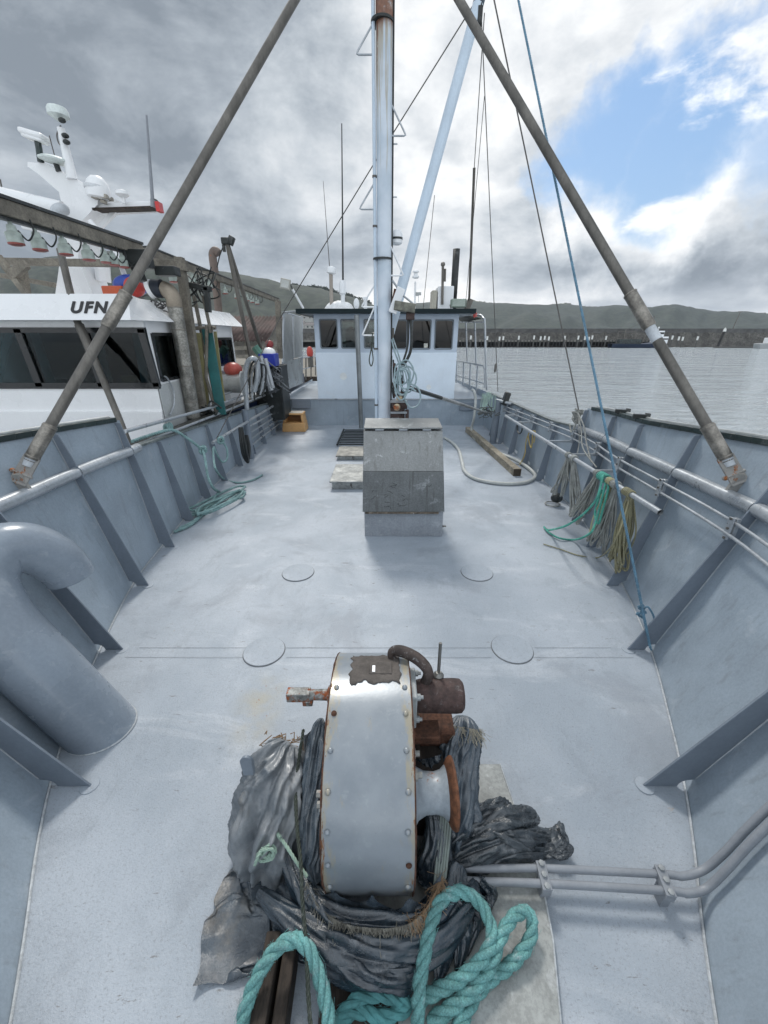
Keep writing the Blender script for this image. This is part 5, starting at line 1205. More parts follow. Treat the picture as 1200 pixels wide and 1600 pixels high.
    GR = mat('pale_grey_side', (.50,.52,.52), rough=.4, var=.06, pale=.1)
    mb = MB()
    def wall(ya, yb_, za, zb_): mb.bx(CX-.05, CX, ya, yb_, za, zb_)
    wall(CY, w1[0], zs0, zs1); wall(w1[0], w1[1], zs0, za0); wall(w1[0], w1[1], za1, zs1); wall(w1[1], w2[0], zs0, zs1); wall(w2[0], w2[1], zs0, zc0); wall(w2[0], w2[1], zc1, zs1); wall(w2[1], yend, zs0, zs1)
    mb.build('side_wall', WH, t)
    MB().bx(CX-.004, CX+.012, w1[0]-.12, w1[1]+.3, zs0, za0-.04).build('door_panel', GR, t, bevel=.005)
    MB().tube(spline([Sd(257, 588, CX+.05), Sd(262, 592, CX+.05), Sd(271, 610, CX+.05), Sd(272, 632, CX+.05), Sd(266, 648, CX+.05)], 6), .012, 8).build('grab_handle', PIPE, t)
    for (ya, yb_), z0, z1 in ((w1, za0, za1), (w2, zc0, zc1)):
        m_ = MB(); e = .035
        m_.bx(CX-.03, CX+.014, ya-e*.3, ya+e, z0, z1).bx(CX-.03, CX+.014, yb_-e, yb_+e*.3, z0, z1).bx(CX-.03, CX+.014, ya+e, yb_-e, z0-e*.3, z0+e).bx(CX-.03, CX+.014, ya+e, yb_-e, z1-e, z1+e*.3)
        f_ = m_.build('window', mat('black_window_frame', (.012,.014,.016)), t); MB().bx(CX-.02, CX-.014, ya+e, yb_-e, z0+e, z1-e).build('pane', GLASSD, f_)
        MB().bx(CX-.35, CX-.33, (ya+yb_)/2-.1, yb_, z0, z1).build('blind', cur, f_)
    MB().bx(xl, CX-.05, yend-.05, yend, zs0, zs1).build('rear_wall', WH, t)
    # fascia (visor) with chamfered front corner, and the roof behind it
    zl, zh = F(150, 500, CY-.28).z, F(150, 459, CY-.05).z
    cxo = F(262, 505, CY-.28).x
    c0 = Vector((F(203, 458, CY-.05).x, CY-.05, zh)); c1 = Vector((P(262, 507, y=CY-.1).x, CY-.1, P(262, 507, y=CY-.1).z))
    lo = [Vector((xl, CY-.28, zl)), Vector((F(205, 503, CY-.28).x, CY-.28, zl)), Vector((CX+.16, CY+.15, zl)), Vector((CX+.16, yend+.35, zl))]
    hi = [Vector((xl, CY-.05, zh)), Vector((F(200, 459, CY-.05).x, CY-.05, zh)), Vector((CX-.22, CY+.45, zh-.02)), Vector((CX-.12, yend+.35, zh-.05))]
    mb = MB(); mb.add(lo+hi, [(0,1,5,4),(1,2,6,5),(2,3,7,6)]); mb.add([lo[0], lo[1], lo[2], lo[3], Vector((xl, yend+.35, zl))], [(4,3,2,1,0)]); mb.add([hi[0], hi[1], hi[2], hi[3], Vector((xl, yend+.35, zh-.05))], [(0,1,2,3,4)])
    mb.add([lo[3], Vector((xl, yend+.35, zl)), Vector((xl, yend+.35, zh-.05)), hi[3]], [(0,1,2,3)])
    vis = mb.build('roof_visor', WH, t, sharp=15)
    # lettering UFN on the visor
    cu = bpy.data.curves.new('letters', 'FONT'); cu.body = 'UFN'; cu.shear = .06; cu.extrude = .004; cu.offset = .011; cu.size = .30; cu.space_character = 1.22
    tmp = bpy.data.objects.new('tmp', cu); COL.objects.link(tmp); bpy.context.view_layer.update()
    me = bpy.data.meshes.new_from_object(tmp); bpy.data.objects.remove(tmp)
    nrm_ = (hi[0]-lo[0]); nrm_.normalize()      # up along the visor face
    xs_ = [v.co.x for v in me.vertices]; ys_ = [v.co.y for v in me.vertices]
    pa, pb = F(109, 490, CY-.24), F(168, 471, CY-.14); sx_ = (pb.x-pa.x)/(max(xs_)-min(xs_)); hh = .182
    sy_ = hh/(max(ys_)-min(ys_)); out_ = Vector((0, -nrm_.z, nrm_.y)); base = Vector((pa.x, lo[0].y, lo[0].z))+nrm_*((pa.z-lo[0].z)/nrm_.z)
    for v in me.vertices: v.co = Vector((0,0,0))+Vector((1,0,0))*(v.co.x-min(xs_))*sx_+nrm_*(v.co.y-min(ys_))*sy_+out_*(v.co.z+.007)
    me.materials.clear(); me.materials.append(mat('black_lettering', (.01,.01,.012), rough=.4))
    lt = bpy.data.objects.new('lettering', me); COL.objects.link(lt); lt.parent = vis; lt.location = base-wloc(vis)
    # mast tower
    ty = 7.9; Tm = lambda u, v, y=ty: P(u, v, y=y)
    px = [(86,462),(94,404),(100,372),(104,340),(96,318),(92,300),(60,272),(43,260),(43,253),(72,255),(112,277),(125,283),(156,299),(152,320),(127,346),(122,402),(146,462)]
    MB().prism([Tm(u, v) for u, v in px], (0, .55, 0)).build('mast_tower', WH, t, sharp=20)
    MB().beam(Tm(128, 330, ty+.2), Tm(245, 323, ty+.2), .3, .09).build('cross_arm', WH, t, bevel=.01)
    MB().beam(Tm(150, 329, ty+.1), Tm(243, 326, ty+.1), .2, .03, up=(0,0,1)).build('cross_arm_underside', DARKT, t)
    MB().beam(Tm(154, 358, ty+.2), Tm(182, 328, ty+.2), .06, .06).build('brace', WH, t)
    MB().beam(Tm(246, 324, ty), Tm(252, 324, ty), .13, .13).build('port_lamp', mat('red_lamp', (.55,.03,.03), rough=.3), t)
    a = MB(); a.tube([Tm(239, 322), Tm(229, 180)], [.03,.014], 8); a.cyl(Tm(240, 324), Tm(239.5, 312), .045, 10); a.build('whip_antenna', mat('grey_whip', (.25,.27,.3)), t)
    MB().tube(spline([Tm(240, 311), Tm(246, 314), Tm(248, 322)], 5), .01, 5).build('cable', BLACK, t)
    # domes and sensors
    c = Tm(152, 297); MB().lathe(c-Vector((0,0,.12)), (.12,0,1), [(0,.10),(.02,.17),(.12,.175),(.22,.15),(.29,.09),(.31,.01)], 24).build('satellite_dome', WH, t)
    MB().lathe(c-Vector((0,0,.0)), (.12,0,1), [(.0,.176),(.004,.1775),(.045,.176),(.05,.172)], 24).build('dome_marking', mat('faded_band', (.60,.62,.64), rough=.4), t)
    MB().box(Tm(160, 309), (.24,.2,.05)).cyl(Tm(162, 313), Tm(162, 318), .05, 8).build('dome_bracket', mat('tan_bracket', (.3,.28,.24), rough=.6, var=.4), t)
    c = Tm(191, 302); MB().lathe(c, (0,0,1), [(-.06,.04),(-.02,.10),(.02,.095),(.05,.02)], 16).tube([Tm(193, 303), Tm(194, 318)], .03, 8).build('mushroom_antenna', WH, t)
    c = Tm(85, 250); MB().lathe(c-Vector((0,0,.05)), (.10,0,1), [(0,.05),(.03,.21),(.05,.215),(.075,.17),(.08,.02)], 28).build('flat_radome', mat('greenish_white', (.66,.72,.70), rough=.4), t)
    MB().tube([Tm(87, 254), Tm(92, 268)], .04, 8).build('radome_post', BLACK, t)
    MB().tube([Tm(57, 212), Tm(61, 232), Tm(64, 254)], .045, 8).build('scanner_post', GREENBLK, t)
    c = Tm(53.5, 211); MB().box(c, (.34,.22,.07), Matrix.Rotation(R(14), 3, 'Y')).box(c-Vector((0,0,.05)), (.30,.2,.05), Matrix.Rotation(R(14), 3, 'Y')).build('scanner', WH, t, bevel=.03)
    MB().tube([Tm(113, 280), Tm(104, 240), Tm(95, 200)], [.075,.06,.05], 12).build('top_pole', WH, t)
    MB().lathe(Tm(91, 180)-Vector((0,0,.07)), (.05,0,1), [(0,.04),(.04,.10),(.06,.14),(.125,.14),(.16,.12),(.17,.02)], 24).build('top_radome', mat('greenish_white', (.66,.72,.70)), t)
    for u, v in ((97, 188), (102, 212), (104, 222)): MB().ball(Tm(u, v, ty-.08), .042, 10, 8, (1.3,1,.8)).build('black_sensor', BLACK, t)
    MB().tube(spline([Tm(95, 196), Tm(89, 210), Tm(92, 224), Tm(99, 230), Tm(104, 250), Tm(110, 272), Tm(120, 280)], 6), .010, 5).tube([Tm(86, 246), Tm(77, 212)], .008, 5).tube([Tm(3, 295), Tm(0, 280)], .012, 5).build('sensor_cable', STEELW, t)
    MB().tube([Tm(-60, 290, 7.6), Tm(0, 304, 7.6), Tm(98, 327, 7.6)], .105, 18).build('white_boom', WH, t)
    MB().tube(spline([Tm(101, 328, 7.5), Tm(94, 326, 7.4), Tm(88, 330, 7.4), Tm(87, 338, 7.4)], 6), .075, 12).build('boom_hook', mat('grey_white', (.5,.53,.56)), t)
    MB().tube([Tm(140, 345, 7.5), Tm(182, 396, 7.5), Tm(205, 458, 7.4)], .04, 8).tube([Tm(36, 352, 7.2), Tm(135, 372, 7.2)], .05, 10).build('white_strut', WH, t)
    MB().tube([Tm(160, 415, 8.2), Tm(162, 440, 8.2)], .12, 8).build('white_post', WH, t)
    # roof clutter
    z = zh
    p, q = F(160, 458, 7.3), F(200, 444, 7.3); MB().bx(p.x+.12, q.x, 7.1, 7.6, z, q.z-.04).build('roof_crate', mat('orange_crate', (.50,.09,.03), rough=.5), t, bevel=.02)
    MB().ball(F(205, 446, 7.4), .20, 14, 10, (1.4,1,.8)).build('roof_float', mat('blue_float', (.02,.06,.35), rough=.4), t); MB().ball(F(210, 449, 7.2), .15, 14, 10).build('roof_float', mat('red_float', (.5,.05,.04), rough=.4), t)
    # timber lamp gantry
    gx = -3.62
    G = lambda u, v, x=gx: P(u, v, x=x)
    g = MB(); a, b_, c_, d_ = G(-140, 281), G(218, 391), G(229, 393), G(434, 470)
    bm_ = MB().beam(a, b_, .13, .135).beam(c_, d_, .11, .10).build('gantry_beam', TIMG, t, bevel=.006)
    MB().beam(a+Vector((0,0,.083)), b_+Vector((0,0,.083)), .16, .03).beam(c_+Vector((0,0,.063)), d_+Vector((0,0,.063)), .13, .025).build('beam_cap', BLACK, t)
    MB().beam(a-Vector((0,0,.083)), b_-Vector((0,0,.083)), .06, .03).build('cable_tray', BLACK, t)
    lampm = mat('pale_green_fitting', (.40,.46,.42), rough=.45, var=.25, scale=20, pale=.2); redm = mat('red_lamp_ring', (.26,.06,.05), rough=.4, var=.3); 
    def lamp(p, s_, parent):
        L_ = MB().lathe(p+Vector((0,0,-.0)), (0,0,-1), [(0,.022*s_),(.04*s_,.024*s_),(.05*s_,.045*s_),(.11*s_,.055*s_),(.13*s_,.085*s_),(.235*s_,.085*s_),(.24*s_,.06*s_)], 18).build('gantry_lamp', lampm, parent)
        MB().lathe(p+Vector((0,0,-.234*s_)), (0,0,-1), [(0,.087*s_),(.018*s_,.086*s_),(.03*s_,.05*s_),(.032*s_,.005)], 18).build('red_ring', redm, L_)
        MB().tube(spline([p+Vector((.05*s_,.02,-.1*s_)), p+Vector((.13*s_,.03,-.20*s_)), p+Vector((.20*s_,.06,-.10*s_)), p+Vector((.18*s_,.08,.02))], 6), .008, 6).build('lead', BLACK, L_)
    for u, v in ((14, 344), (53, 356), (95, 366), (132, 377), (160, 386), (174, 391), (189, 395)):
        q = G(u, v); lamp(q, .80 if u < 140 else .70, t)
    for u, v in ((299, 426), (326, 437), (350, 445), (369, 453), (385, 458), (393, 461), (401, 464)): lamp(G(u, v), .72, t)
    lamp(G(268, 420, -3.6), .8, t)
    # cross timbers and posts
    mb = MB()
    mb.beam(F(-30, 408, 7.6), F(208, 412, 7.3), .10, .10); mb.beam(F(-4, 400, 7.0), F(44, 462, 7.0), .08, .09); mb.beam(F(34, 414, 7.2), F(42, 462, 7.2), .09, .09); mb.beam(F(0, 430, 8.4), F(88, 446, 8.4), .1, .08); mb.beam(F(40, 412, 7.0), F(20, 430, 7.0), .1, .12)
    mb.beam(F(238, 413, 7.2), F(292, 416, 7.2), .12, .14)
    mb.build('cross_timber', TIMG, t, bevel=.005)
    py_ = 7.22
    MB().beam(F(280, 402, py_), F(318, 645, py_), .12, .12, up=(0,1,0)).build('gantry_post', TIMG, t, bevel=.005)
    MB().beam(F(308, 520, py_+.3), F(323, 640, py_+.3), .13, .04, up=(0,1,0)).beam(F(336, 518, 7.9), F(350, 628, 7.9), .05, .03, up=(0,1,0)).build('ochre_board', mat('ochre_timber', (.30,.27,.13), rough=.7, var=.2), t)
    MB().beam(F(323, 512, 7.6), F(346, 648, 7.4), .17, .04, up=(0,1,0)).build('teal_board', mat('teal_board', (.02,.13,.13), rough=.45, var=.2), t)
    MB().beam(F(434, 470, 11.4), F(438, 560, 11.4), .12, .12, up=(0,1,0)).build('gantry_post', TIMG, t)
    MB().tube([F(303, 462, 7.7), F(340, 640, 7.5)], .035, 8).tube([F(317, 462, 7.5), F(330, 520, 7.5), F(333, 510, 7.5)], .03, 8).tube([F(323,508,7.5), F(322, 590, 7.5), F(338, 645, 7.4)], .03, 8).tube([F(303, 513, 7.6), F(337, 512, 7.6)], .03, 8).build('ladder_frame', TIMG, t)
    mb = MB(); rr = random.Random(9)
    for k in range(16):
        c = F(296+rr.uniform(-10, 34), 440+rr.uniform(-8, 30), 7.5); mb.tube(spline([c+Vector((rr.uniform(-.2,.2), rr.uniform(-.1,.1), rr.uniform(-.25,.2))) for _ in range(4)], 5), .010, 5)
    mb.build('cable_tangle', BLACK, t); mb = MB()
    for k in range(10):
        c = F(236+rr.uniform(-14, 20), 472+rr.uniform(-10, 10), 6.9); mb.tube(spline([c+Vector((rr.uniform(-.15,.15), rr.uniform(-.1,.1), rr.uniform(-.12,.1))) for _ in range(4)], 5), .009, 5)
    mb.build('cable_tangle', mat('tangle', (.10,.10,.10), rough=.7, var=.7, scale=12), t)
    MB().box(F(216, 405, 6.6), (.34,.2,.22)).beam(F(206, 402, 6.6), F(222, 440, 6.6), .1, .14, up=(0,1,0)).build('black_bracket', BLACK, t, bevel=.01)
    MB().box(F(262, 424, 6.9), (.3,.2,.12)).build('black_box', BLACK, t, bevel=.01)
    MB().beam(F(290, 444, 7.4), F(330, 452, 7.4), .1, .08).beam(F(322, 448, 7.4), F(326, 488, 7.4), .08, .1, up=(0,1,0)).build('black_arm', BLACK, t, bevel=.01)
    # exhaust duct with elbow
    dy_ = 6.9
    MB().tube([F(273, 478, dy_), F(303, 652, dy_+.05)], .108, 24).build('exhaust_duct', mat('galv_duct', (.34,.33,.30), rough=.38, metal=.6, var=.35, scale=7, fine=.2, streak=.3, rust=.15, rustcol=(.15,.09,.05)), t)
    MB().tube(spline([F(273, 480, dy_), F(271, 466, dy_), F(264, 456, dy_), F(254, 451, dy_)], 6), .112, 24).build('duct_elbow', mat('galv_duct2', (.28,.24,.19), rough=.5, metal=.4, var=.4, rust=.3), t)
    MB().tube([F(254, 451, dy_), F(240, 451, dy_)], .125, 24).build('black_sleeve', mat('navy_sleeve', (.012,.018,.03), rough=.5), t)
    MB().tube([F(240, 451, dy_), F(234, 453, dy_)], .13, 24).build('white_collar', WH, t)
    for v in (480, 512, 567, 625): a = (v-478)/174; p = F(273, 478, dy_).lerp(F(303, 652, dy_+.05), a); MB().lathe(p, (0,0,1), [(-.008,.109),(-.004,.114),(.004,.114),(.008,.109)], 24).build('duct_seam', SLEEVE, t)
    # leaning pole in front of the windows
    MB().tube([F(94, 390, 6.42), F(120, 500, 6.06), F(133, 530, 5.98)], .045, 12).tube([F(124, 508, 6.04), F(143, 552, 5.9)], .058, 14).tube([F(143, 550, 5.9), F(187, 656, 5.6), F(204, 700, 5.5)], .044, 12).build('leaning_pole', GALV, t)
    # after deck gear
    MB().tube([F(355, 380, 9.4), F(392, 560, 9.6)], .045, 8).tube([F(355, 380, 9.4), F(408, 545, 10.4)], .045, 8).build('a_frame', GALV, t)
    MB().box(F(353, 377, 9.4), (.16,.14,.12)).box(F(361, 376, 9.4), (.12,.1,.16), Matrix.Rotation(R(30), 3, 'Y')).build('a_frame_head', BLACK, t, bevel=.02)
    MB().tube([F(349, 384, 9.4), F(343, 400, 9.4), F(339, 418, 9.4)], .012, 5).box(F(350, 388, 9.4), (.05,.05,.12)).build('tackle', BLACK, t)
    MB().tube(spline([F(342, 396, 10.2), F(337, 392, 10.2), F(333, 395, 10.2), F(332.5, 403, 10.2), F(336, 430, 10.2), F(342, 490, 10.2)], 6), .085, 14).build('stack_pipe', mat('brown_stack', (.17,.13,.11), rough=.6, rust=.3), t)
    c = F(366, 598, 8.6); MB().lathe(c+Vector((-.22,0,0)), (1,0,0), [(0,.22),(.015,.24),(.03,.20),(.38,.20),(.40,.24),(.42,.22)], 28).build('net_drum', mat('satin_drum', (.55,.55,.53), rough=.3, metal=.6, var=.15), t)
    MB().ball(F(364, 577, 8.6), .17, 16, 12, (1.1,1,.8)).build('red_buoy', mat('red_float2', (.42,.08,.06), rough=.4, var=.3), t)
    for a, b_ in (((399,560),(412,612)),((407,556),(424,610)),((414,560),(426,606))): MB().tube([F(*a, 9.3), F(*b_, 9.3)], .05, 10).build('ladder_rail', PIPE, t)
    MB().tube([F(403, 582, 9.3), F(418, 580, 9.3)], .02, 8).tube([F(406, 598, 9.3), F(422, 596, 9.3)], .02, 8).build('ladder_rung', PIPE, t)
    mb = MB(); mb.bx(F(398,600,10.4).x, F(440,600,10.4).x, 10.4, 11.2, .4, F(420, 572, 10.4).z)
    mb.build('gear_box', BLACK, t, bevel=.02)
    p, q = F(409, 572, 10.3), F(432, 552, 10.3); MB().bx(p.x, q.x, 10.1, 10.5, p.z, q.z).build('blue_bin', mat('blue_bin', (.02,.04,.36), rough=.4), t, bevel=.02); MB().ball(F(420, 551, 10.3), .17, 14, 10, (1,1,.7)).build('white_bag', WH, t)
    MB().ball(F(421, 538, 10.6), .10, 12, 8).build('dark_red_buoy', mat('dark_red', (.25,.04,.04)), t); MB().tube([F(398, 542, 10.2), F(412, 560, 10.2)], .09, 8).build('green_net', mat('green_net', (.12,.25,.2), rough=.9, bump=1.), t)
    mb = MB()
    for k in range(14):
        c = F(426+rr.uniform(-12, 12), 592+rr.uniform(-18, 18), 9.9); e_ = c+Vector((rr.uniform(-.3,.3), 0, rr.uniform(-.3,.3))); mb.tube([c, e_], .02, 6)
    for k in range(10): mb.box(F(424+rr.uniform(-14, 12), 595+rr.uniform(-18, 16), 10.1), (rr.uniform(.06,.2), .1, rr.uniform(.06,.2)), Matrix.Rotation(rr.uniform(-.4,.4), 3, 'Y'))
    mb.build('deck_machinery', mat('grimy_steel', (.12,.13,.14), rough=.45, metal=.5, var=.6, scale=9, rust=.3), t, bevel=.004)
    mb = MB()
    for k in range(9):
        c = F(322+rr.uniform(-10, 10), 638+rr.uniform(-6, 8), 7.2); mb.tube(spline([c+Vector((rr.uniform(-.14,.14), rr.uniform(-.1,.1), rr.uniform(-.08,.08))) for _ in range(4)], 5), .016, 6)
    mb.build('black_lashing', BLACK, t)
white_boat()
# ================================================================== BOW WINCH
HX, HY, HZ, HR, HW = -.062, 1.37, .40, .51, .186
def winch():
    t = thing('bow_winch', 'rusty edged grey chain winch housing with brown motor, wrapped in torn tarpaulin', 'winch', (HX, HY, 0))
    GP = mat('winch_grey_paint', (.40,.43,.46), rough=.30, var=.10, scale=4, fine=.04, bump=.12, bscale=20, rust=.05, rustscale=6, pale=.12)
    th = [R(a) for a in np.linspace(198, 8, 44)]      # measured from +y axis
    arc = [Vector((0, HY+HR*math.cos(a), HZ+HR*math.sin(a))) for a in th]
    arc = [Vector((0, arc[0].y+.02, .16))]+arc+[Vector((0, arc[-1].y+.0, .12))]
    GP = bpy.data.materials.new('stained_winch_cover'); GP.use_nodes = True; n_ = NT(GP.node_tree); n_.n.clear()
    out_ = n_.new('ShaderNodeOutputMaterial'); bs_ = n_.new('ShaderNodeBsdfPrincipled'); n_.l.new(bs_.outputs[0], out_.inputs[0])
    geo = n_.new('ShaderNodeNewGeometry').outputs['Position']; sp_ = n_.new('ShaderNodeSeparateXYZ'); n_.l.new(geo, sp_.inputs[0])
    ex = n_.math('ABSOLUTE', n_.math('SUBTRACT', sp_.outputs[0], HX))
    c_ = n_.mix(n_.ramp(n_.noise(geo, 5, 6, .6), .3, .7), (.21,.24,.27), (.28,.31,.34))
    c_ = n_.mix(n_.math('MULTIPLY', n_.ramp(n_.noise(geo, 24, 6, .7), .55, .7), .25), c_, (.42,.45,.47))
    c_ = n_.mix(n_.math('MULTIPLY', n_.ramp(n_.noise(n_.mapping(geo, scale=(2.2,1,1), loc=(1,2,3)), 70, 3, .7), .70, .73), .7), c_, (.14,.14,.14))
    e1 = n_.ramp(ex, .10, .186); st_ = n_.noise(n_.mapping(geo, scale=(3,1,.6)), 9, 7, .7)
    c_ = n_.mix(n_.math('MULTIPLY', n_.ramp(n_.math('ADD', st_, n_.math('MULTIPLY', e1, .22)), .60, .78), .65), c_, (.36,.30,.18))
    e2 = n_.ramp(ex, .145, .188); sr = n_.noise(n_.mapping(geo, scale=(4,1,.5), loc=(4,4,4)), 13, 7, .75)
    rm_ = n_.ramp(n_.math('ADD', sr, n_.math('MULTIPLY', e2, .24)), .77, .82)
    c_ = n_.mix(rm_, c_, n_.mix(n_.noise(geo, 60, 4), (.10,.035,.015), (.32,.15,.05)))
    bs_.inputs['Metallic'].default_value = .15; bs_.inputs['Specular IOR Level'].default_value = .8; n_.l.new(c_, bs_.inputs['Base Color']); n_.l.new(n_.math('ADD', .24, n_.math('ADD', n_.math('MULTIPLY', n_.noise(geo, 8, 5), .16), n_.math('MULTIPLY', rm_, .4))), bs_.inputs['Roughness'])
    bn_ = n_.new('ShaderNodeBump'); bn_.inputs['Strength'].default_value = .3; bn_.inputs['Distance'].default_value = .006
    n_.l.new(n_.math('ADD', n_.noise(geo, 6, 3), n_.math('MULTIPLY', n_.noise(geo, 90, 4), .15)), bn_.inputs['Height']); n_.l.new(bn_.outputs[0], bs_.inputs['Normal'])
    # cover strip
    mb = MB(); o_ = [Vector((HX-HW, p.y, p.z)) for p in arc]; i_ = [Vector((HX+HW, p.y, p.z)) for p in arc]; n = len(arc)
    def ins(p): d = Vector((0, HY-p.y, HZ-p.z)); d.normalize(); return p+d*.006
    mb.add(o_+i_+[ins(p) for p in o_]+[ins(p) for p in i_], [f for k in range(n-1) for f in ((k, k+1, n+k+1, n+k), (2*n+k, 3*n+k, 3*n+k+1, 2*n+k+1), (k, 2*n+k, 2*n+k+1, k+1), (n+k, n+k+1, 3*n+k+1, 3*n+k))])
    mb.build('cover_plate', GP, t, sharp=30)
    # side cheeks, set in a little, rusty rim
    for s_ in (-1, 1):
        x = HX+s_*(HW-.012)
        MB().prism([(x-.004, ins(p).y, ins(p).z) for p in arc], (.008, 0, 0)).build('side_cheek', GP, t)
        MB().tube([(HX+s_*(HW+.001), p.y, p.z) for p in arc], [max(.0012, .0036+.0045*noise.noise((k*.6, s_, 0))) for k in range(n)], 6).build('rusty_rim', RUST, t)
    # dome bolts
    for a in (186, 170, 154, 138, 122, 106, 92):
        for s_ in (-1, 1):
            d = Vector((0, math.cos(R(a)), math.sin(R(a)))); p = Vector((HX+s_*(HW-.028)+random.uniform(-.003,.003), HY, HZ))+d*(HR+.001)
            MB().lathe(p, d, [(0,.0125),(.004,.012),(.008,.008),(.010,.002)], 12).build('dome_bolt', RUST if (a, s_) in ((106, -1), (170, 1)) else GP, t)
    # tape patch over the top
    tp = mat('perished_tape', (.12,.105,.095), rough=.85, var=.25, scale=20, fine=.2, bump=.8, bscale=80)
    A = np.zeros((14, 26, 3))
    for j in range(14):
        for i in range(26):
            e_ = .10+.012*noise.noise((j*.9, i*.2, 1)); a = R(89-27*j/13+((4 if j in (0, 13) else 2.6 if j in (1, 12) else 1.2 if j in (2, 11) else 0)*(noise.noise((i*.21, 2+(j > 6)*5, 3))+.35*noise.noise((i*.6, 8, 3))))); r_ = HR+.004+.003*noise.noise((i*.4, j*.5, 7))
            x = HX+.02+(-.12+.24*i/25)+(.03*noise.noise((j*.5, 5, 5+(i > 5)*4)) if i in (0, 25) else 0)
            A[j, i] = (x, HY+r_*math.cos(a), HZ+r_*math.sin(a))
    MB().grid(A).build('tape_patch', tp, t, solid=.003)
    d = Vector((0, math.cos(R(79)), math.sin(R(79)))); MB().box(Vector((HX+.045, HY, HZ))+d*(HR+.010), (.11,.075,.008)).build('tape_square', tp, t, bevel=.003)
    MB().box(Vector((HX+.012, HY, HZ))+Vector((0, math.cos(R(80)), math.sin(R(80))))*(HR+.012), (.014,.04,.006)).build('white_flake', WHITE, t)
    # motor on the right
    mp = P(655, 1090, y=1.46); mq = P(726, 1092, y=1.46); ax = Vector((1, 0, 0)); c = Vector((HX+HW, 1.46, .735))
    MB().lathe(c, ax, [(.005,.09),(.035,.09),(.036,.074),(.06,.080),(.235,.083),(.262,.080),(.275,.066),(.276,.01)], 32).build('motor', BROWN, t)
    MB().box(c+Vector((.02,-.01,0)), (.03,.19,.21)).build('flange', mat('flange_paint', (.38,.41,.42), rough=.5, rust=.3, rustscale=8), t, bevel=.006)
    mb = MB()
    for dy, dz in ((-.08,.08),(-.08,-.07),(.07,.08)): mb.lathe(c+Vector((.035, dy, dz)), ax, [(0,.016),(.016,.016),(.018,.009),(.03,.009)], 6)
    mb.build('hex_bolt', mat('flange_paint', (.38,.41,.42)), t)
    hb = c+Vector((.085, .02, .07))
    MB().tube(spline([hb, hb+Vector((.012,0,.05)), hb+Vector((.0,.015,.085)), hb+Vector((-.045,.05,.11)), hb+Vector((-.11,.09,.115)), hb+Vector((-.16,.11,.10)), hb+Vector((-.17,.10,.07)), hb+Vector((-.14,.09,.05))], 8), [lerp_tab([(0,.028),(12,.026),(24,.030),(34,.030),(46,.020),(60,.014)], k) for k in range(57)], 14).build('hose', mat('taped_hose', (.06,.045,.04), rough=.75, var=.4, scale=15, bump=.9, bscale=50, pale=.25), t)
    pn = c+Vector((.155, .06, .06)); MB().cyl(pn, pn+Vector((.004,.03,.20)), .0085, 12).lathe(pn, (0,0,1), [(-.01,.028),(.02,.028),(.035,.014)], 8).build('lever_pin', mat('pin_steel', (.22,.22,.21), rough=.4, metal=.6, rust=.3), t)
    # left shaft stub
    c2 = Vector((HX-HW, 1.47, .73))
    MB().lathe(c2, (-1,0,0), [(0,.045),(.035,.045),(.04,.028),(.13,.026)], 20).box(c2+Vector((-.185,0,0)), (.12,.052,.052)).box(c2+Vector((-.14,-.01,-.035)), (.05,.04,.03)).build('shaft_stub', mat('shaft_alloy', (.27,.28,.27), rough=.55, metal=.2, var=.45, scale=26, rust=.7, rustscale=16, pale=.5, fine=.2), t, bevel=.004)
    # warping drum with rusty flange
    c3 = Vector((HX+HW-.01, 1.12, .52))
    DR = mat('drum_paint', (.30,.34,.38), rough=.35, var=.15, scale=6, rust=.42, rustscale=5, rustcol=(.16,.06,.025))
    MB().lathe(c3, (1,.02,0), [(0,.135),(.015,.13),(.035,.10),(.07,.083),(.115,.080),(.145,.088),(.165,.105)], 40).build('warping_drum', DR, t)
    MB().lathe(c3, (1,.02,0), [(.163,.10),(.178,.132),(.190,.142),(.200,.142),(.203,.132),(.196,.06)], 40).build('drum_flange', mat('orange_rust', (.19,.075,.035), rough=.8, var=.4, scale=12, fine=.25, bump=.7, bscale=60, rust=.4, rustscale=9, rustcol=(.09,.035,.02)), t)
    mb = MB(); 
    for (dy, dz) in ((-.02,.155), (.1,.12)): mb.lathe(Vector((HX+HW, 1.12+dy, .52+dz)), (1,0,0), [(0,.024),(.02,.024),(.022,.013),(.04,.013)], 6)
    for (dy, dz) in ((-.03,.02), (.0,-.06), (-.02,.08)): mb.lathe(Vector((HX-HW, 1.10+dy, .50+dz)), (-1,0,0), [(0,.024),(.02,.024),(.022,.015),(.045,.015)], 6)
    mb.build('side_nut', mat('nut_paint', (.36,.36,.34), rough=.5, rust=.5, rustscale=14), t)
    MB().box((HX-HW-.012, 1.13, .53), (.02,.10,.22)).build('rusty_bearing', RUST, t, bevel=.006)
    MB().box((HX+HW+.07, 1.36, .60), (.16,.10,.05)).box((HX+HW+.15, 1.45, .50), (.18,.12,.10)).build('rusty_bearing', RUST, t, bevel=.006)
    # pedestal
    MB().bx(HX-.15, HX+.15, 1.0, 1.75, .02, .35).bx(HX+.15, HX+.36, 1.2, 1.6, .02, .45).bx(HX-.40, HX-.2, 1.15, 1.5, .02, .35).build('pedestal', DARKT, t)
    return t
winch()
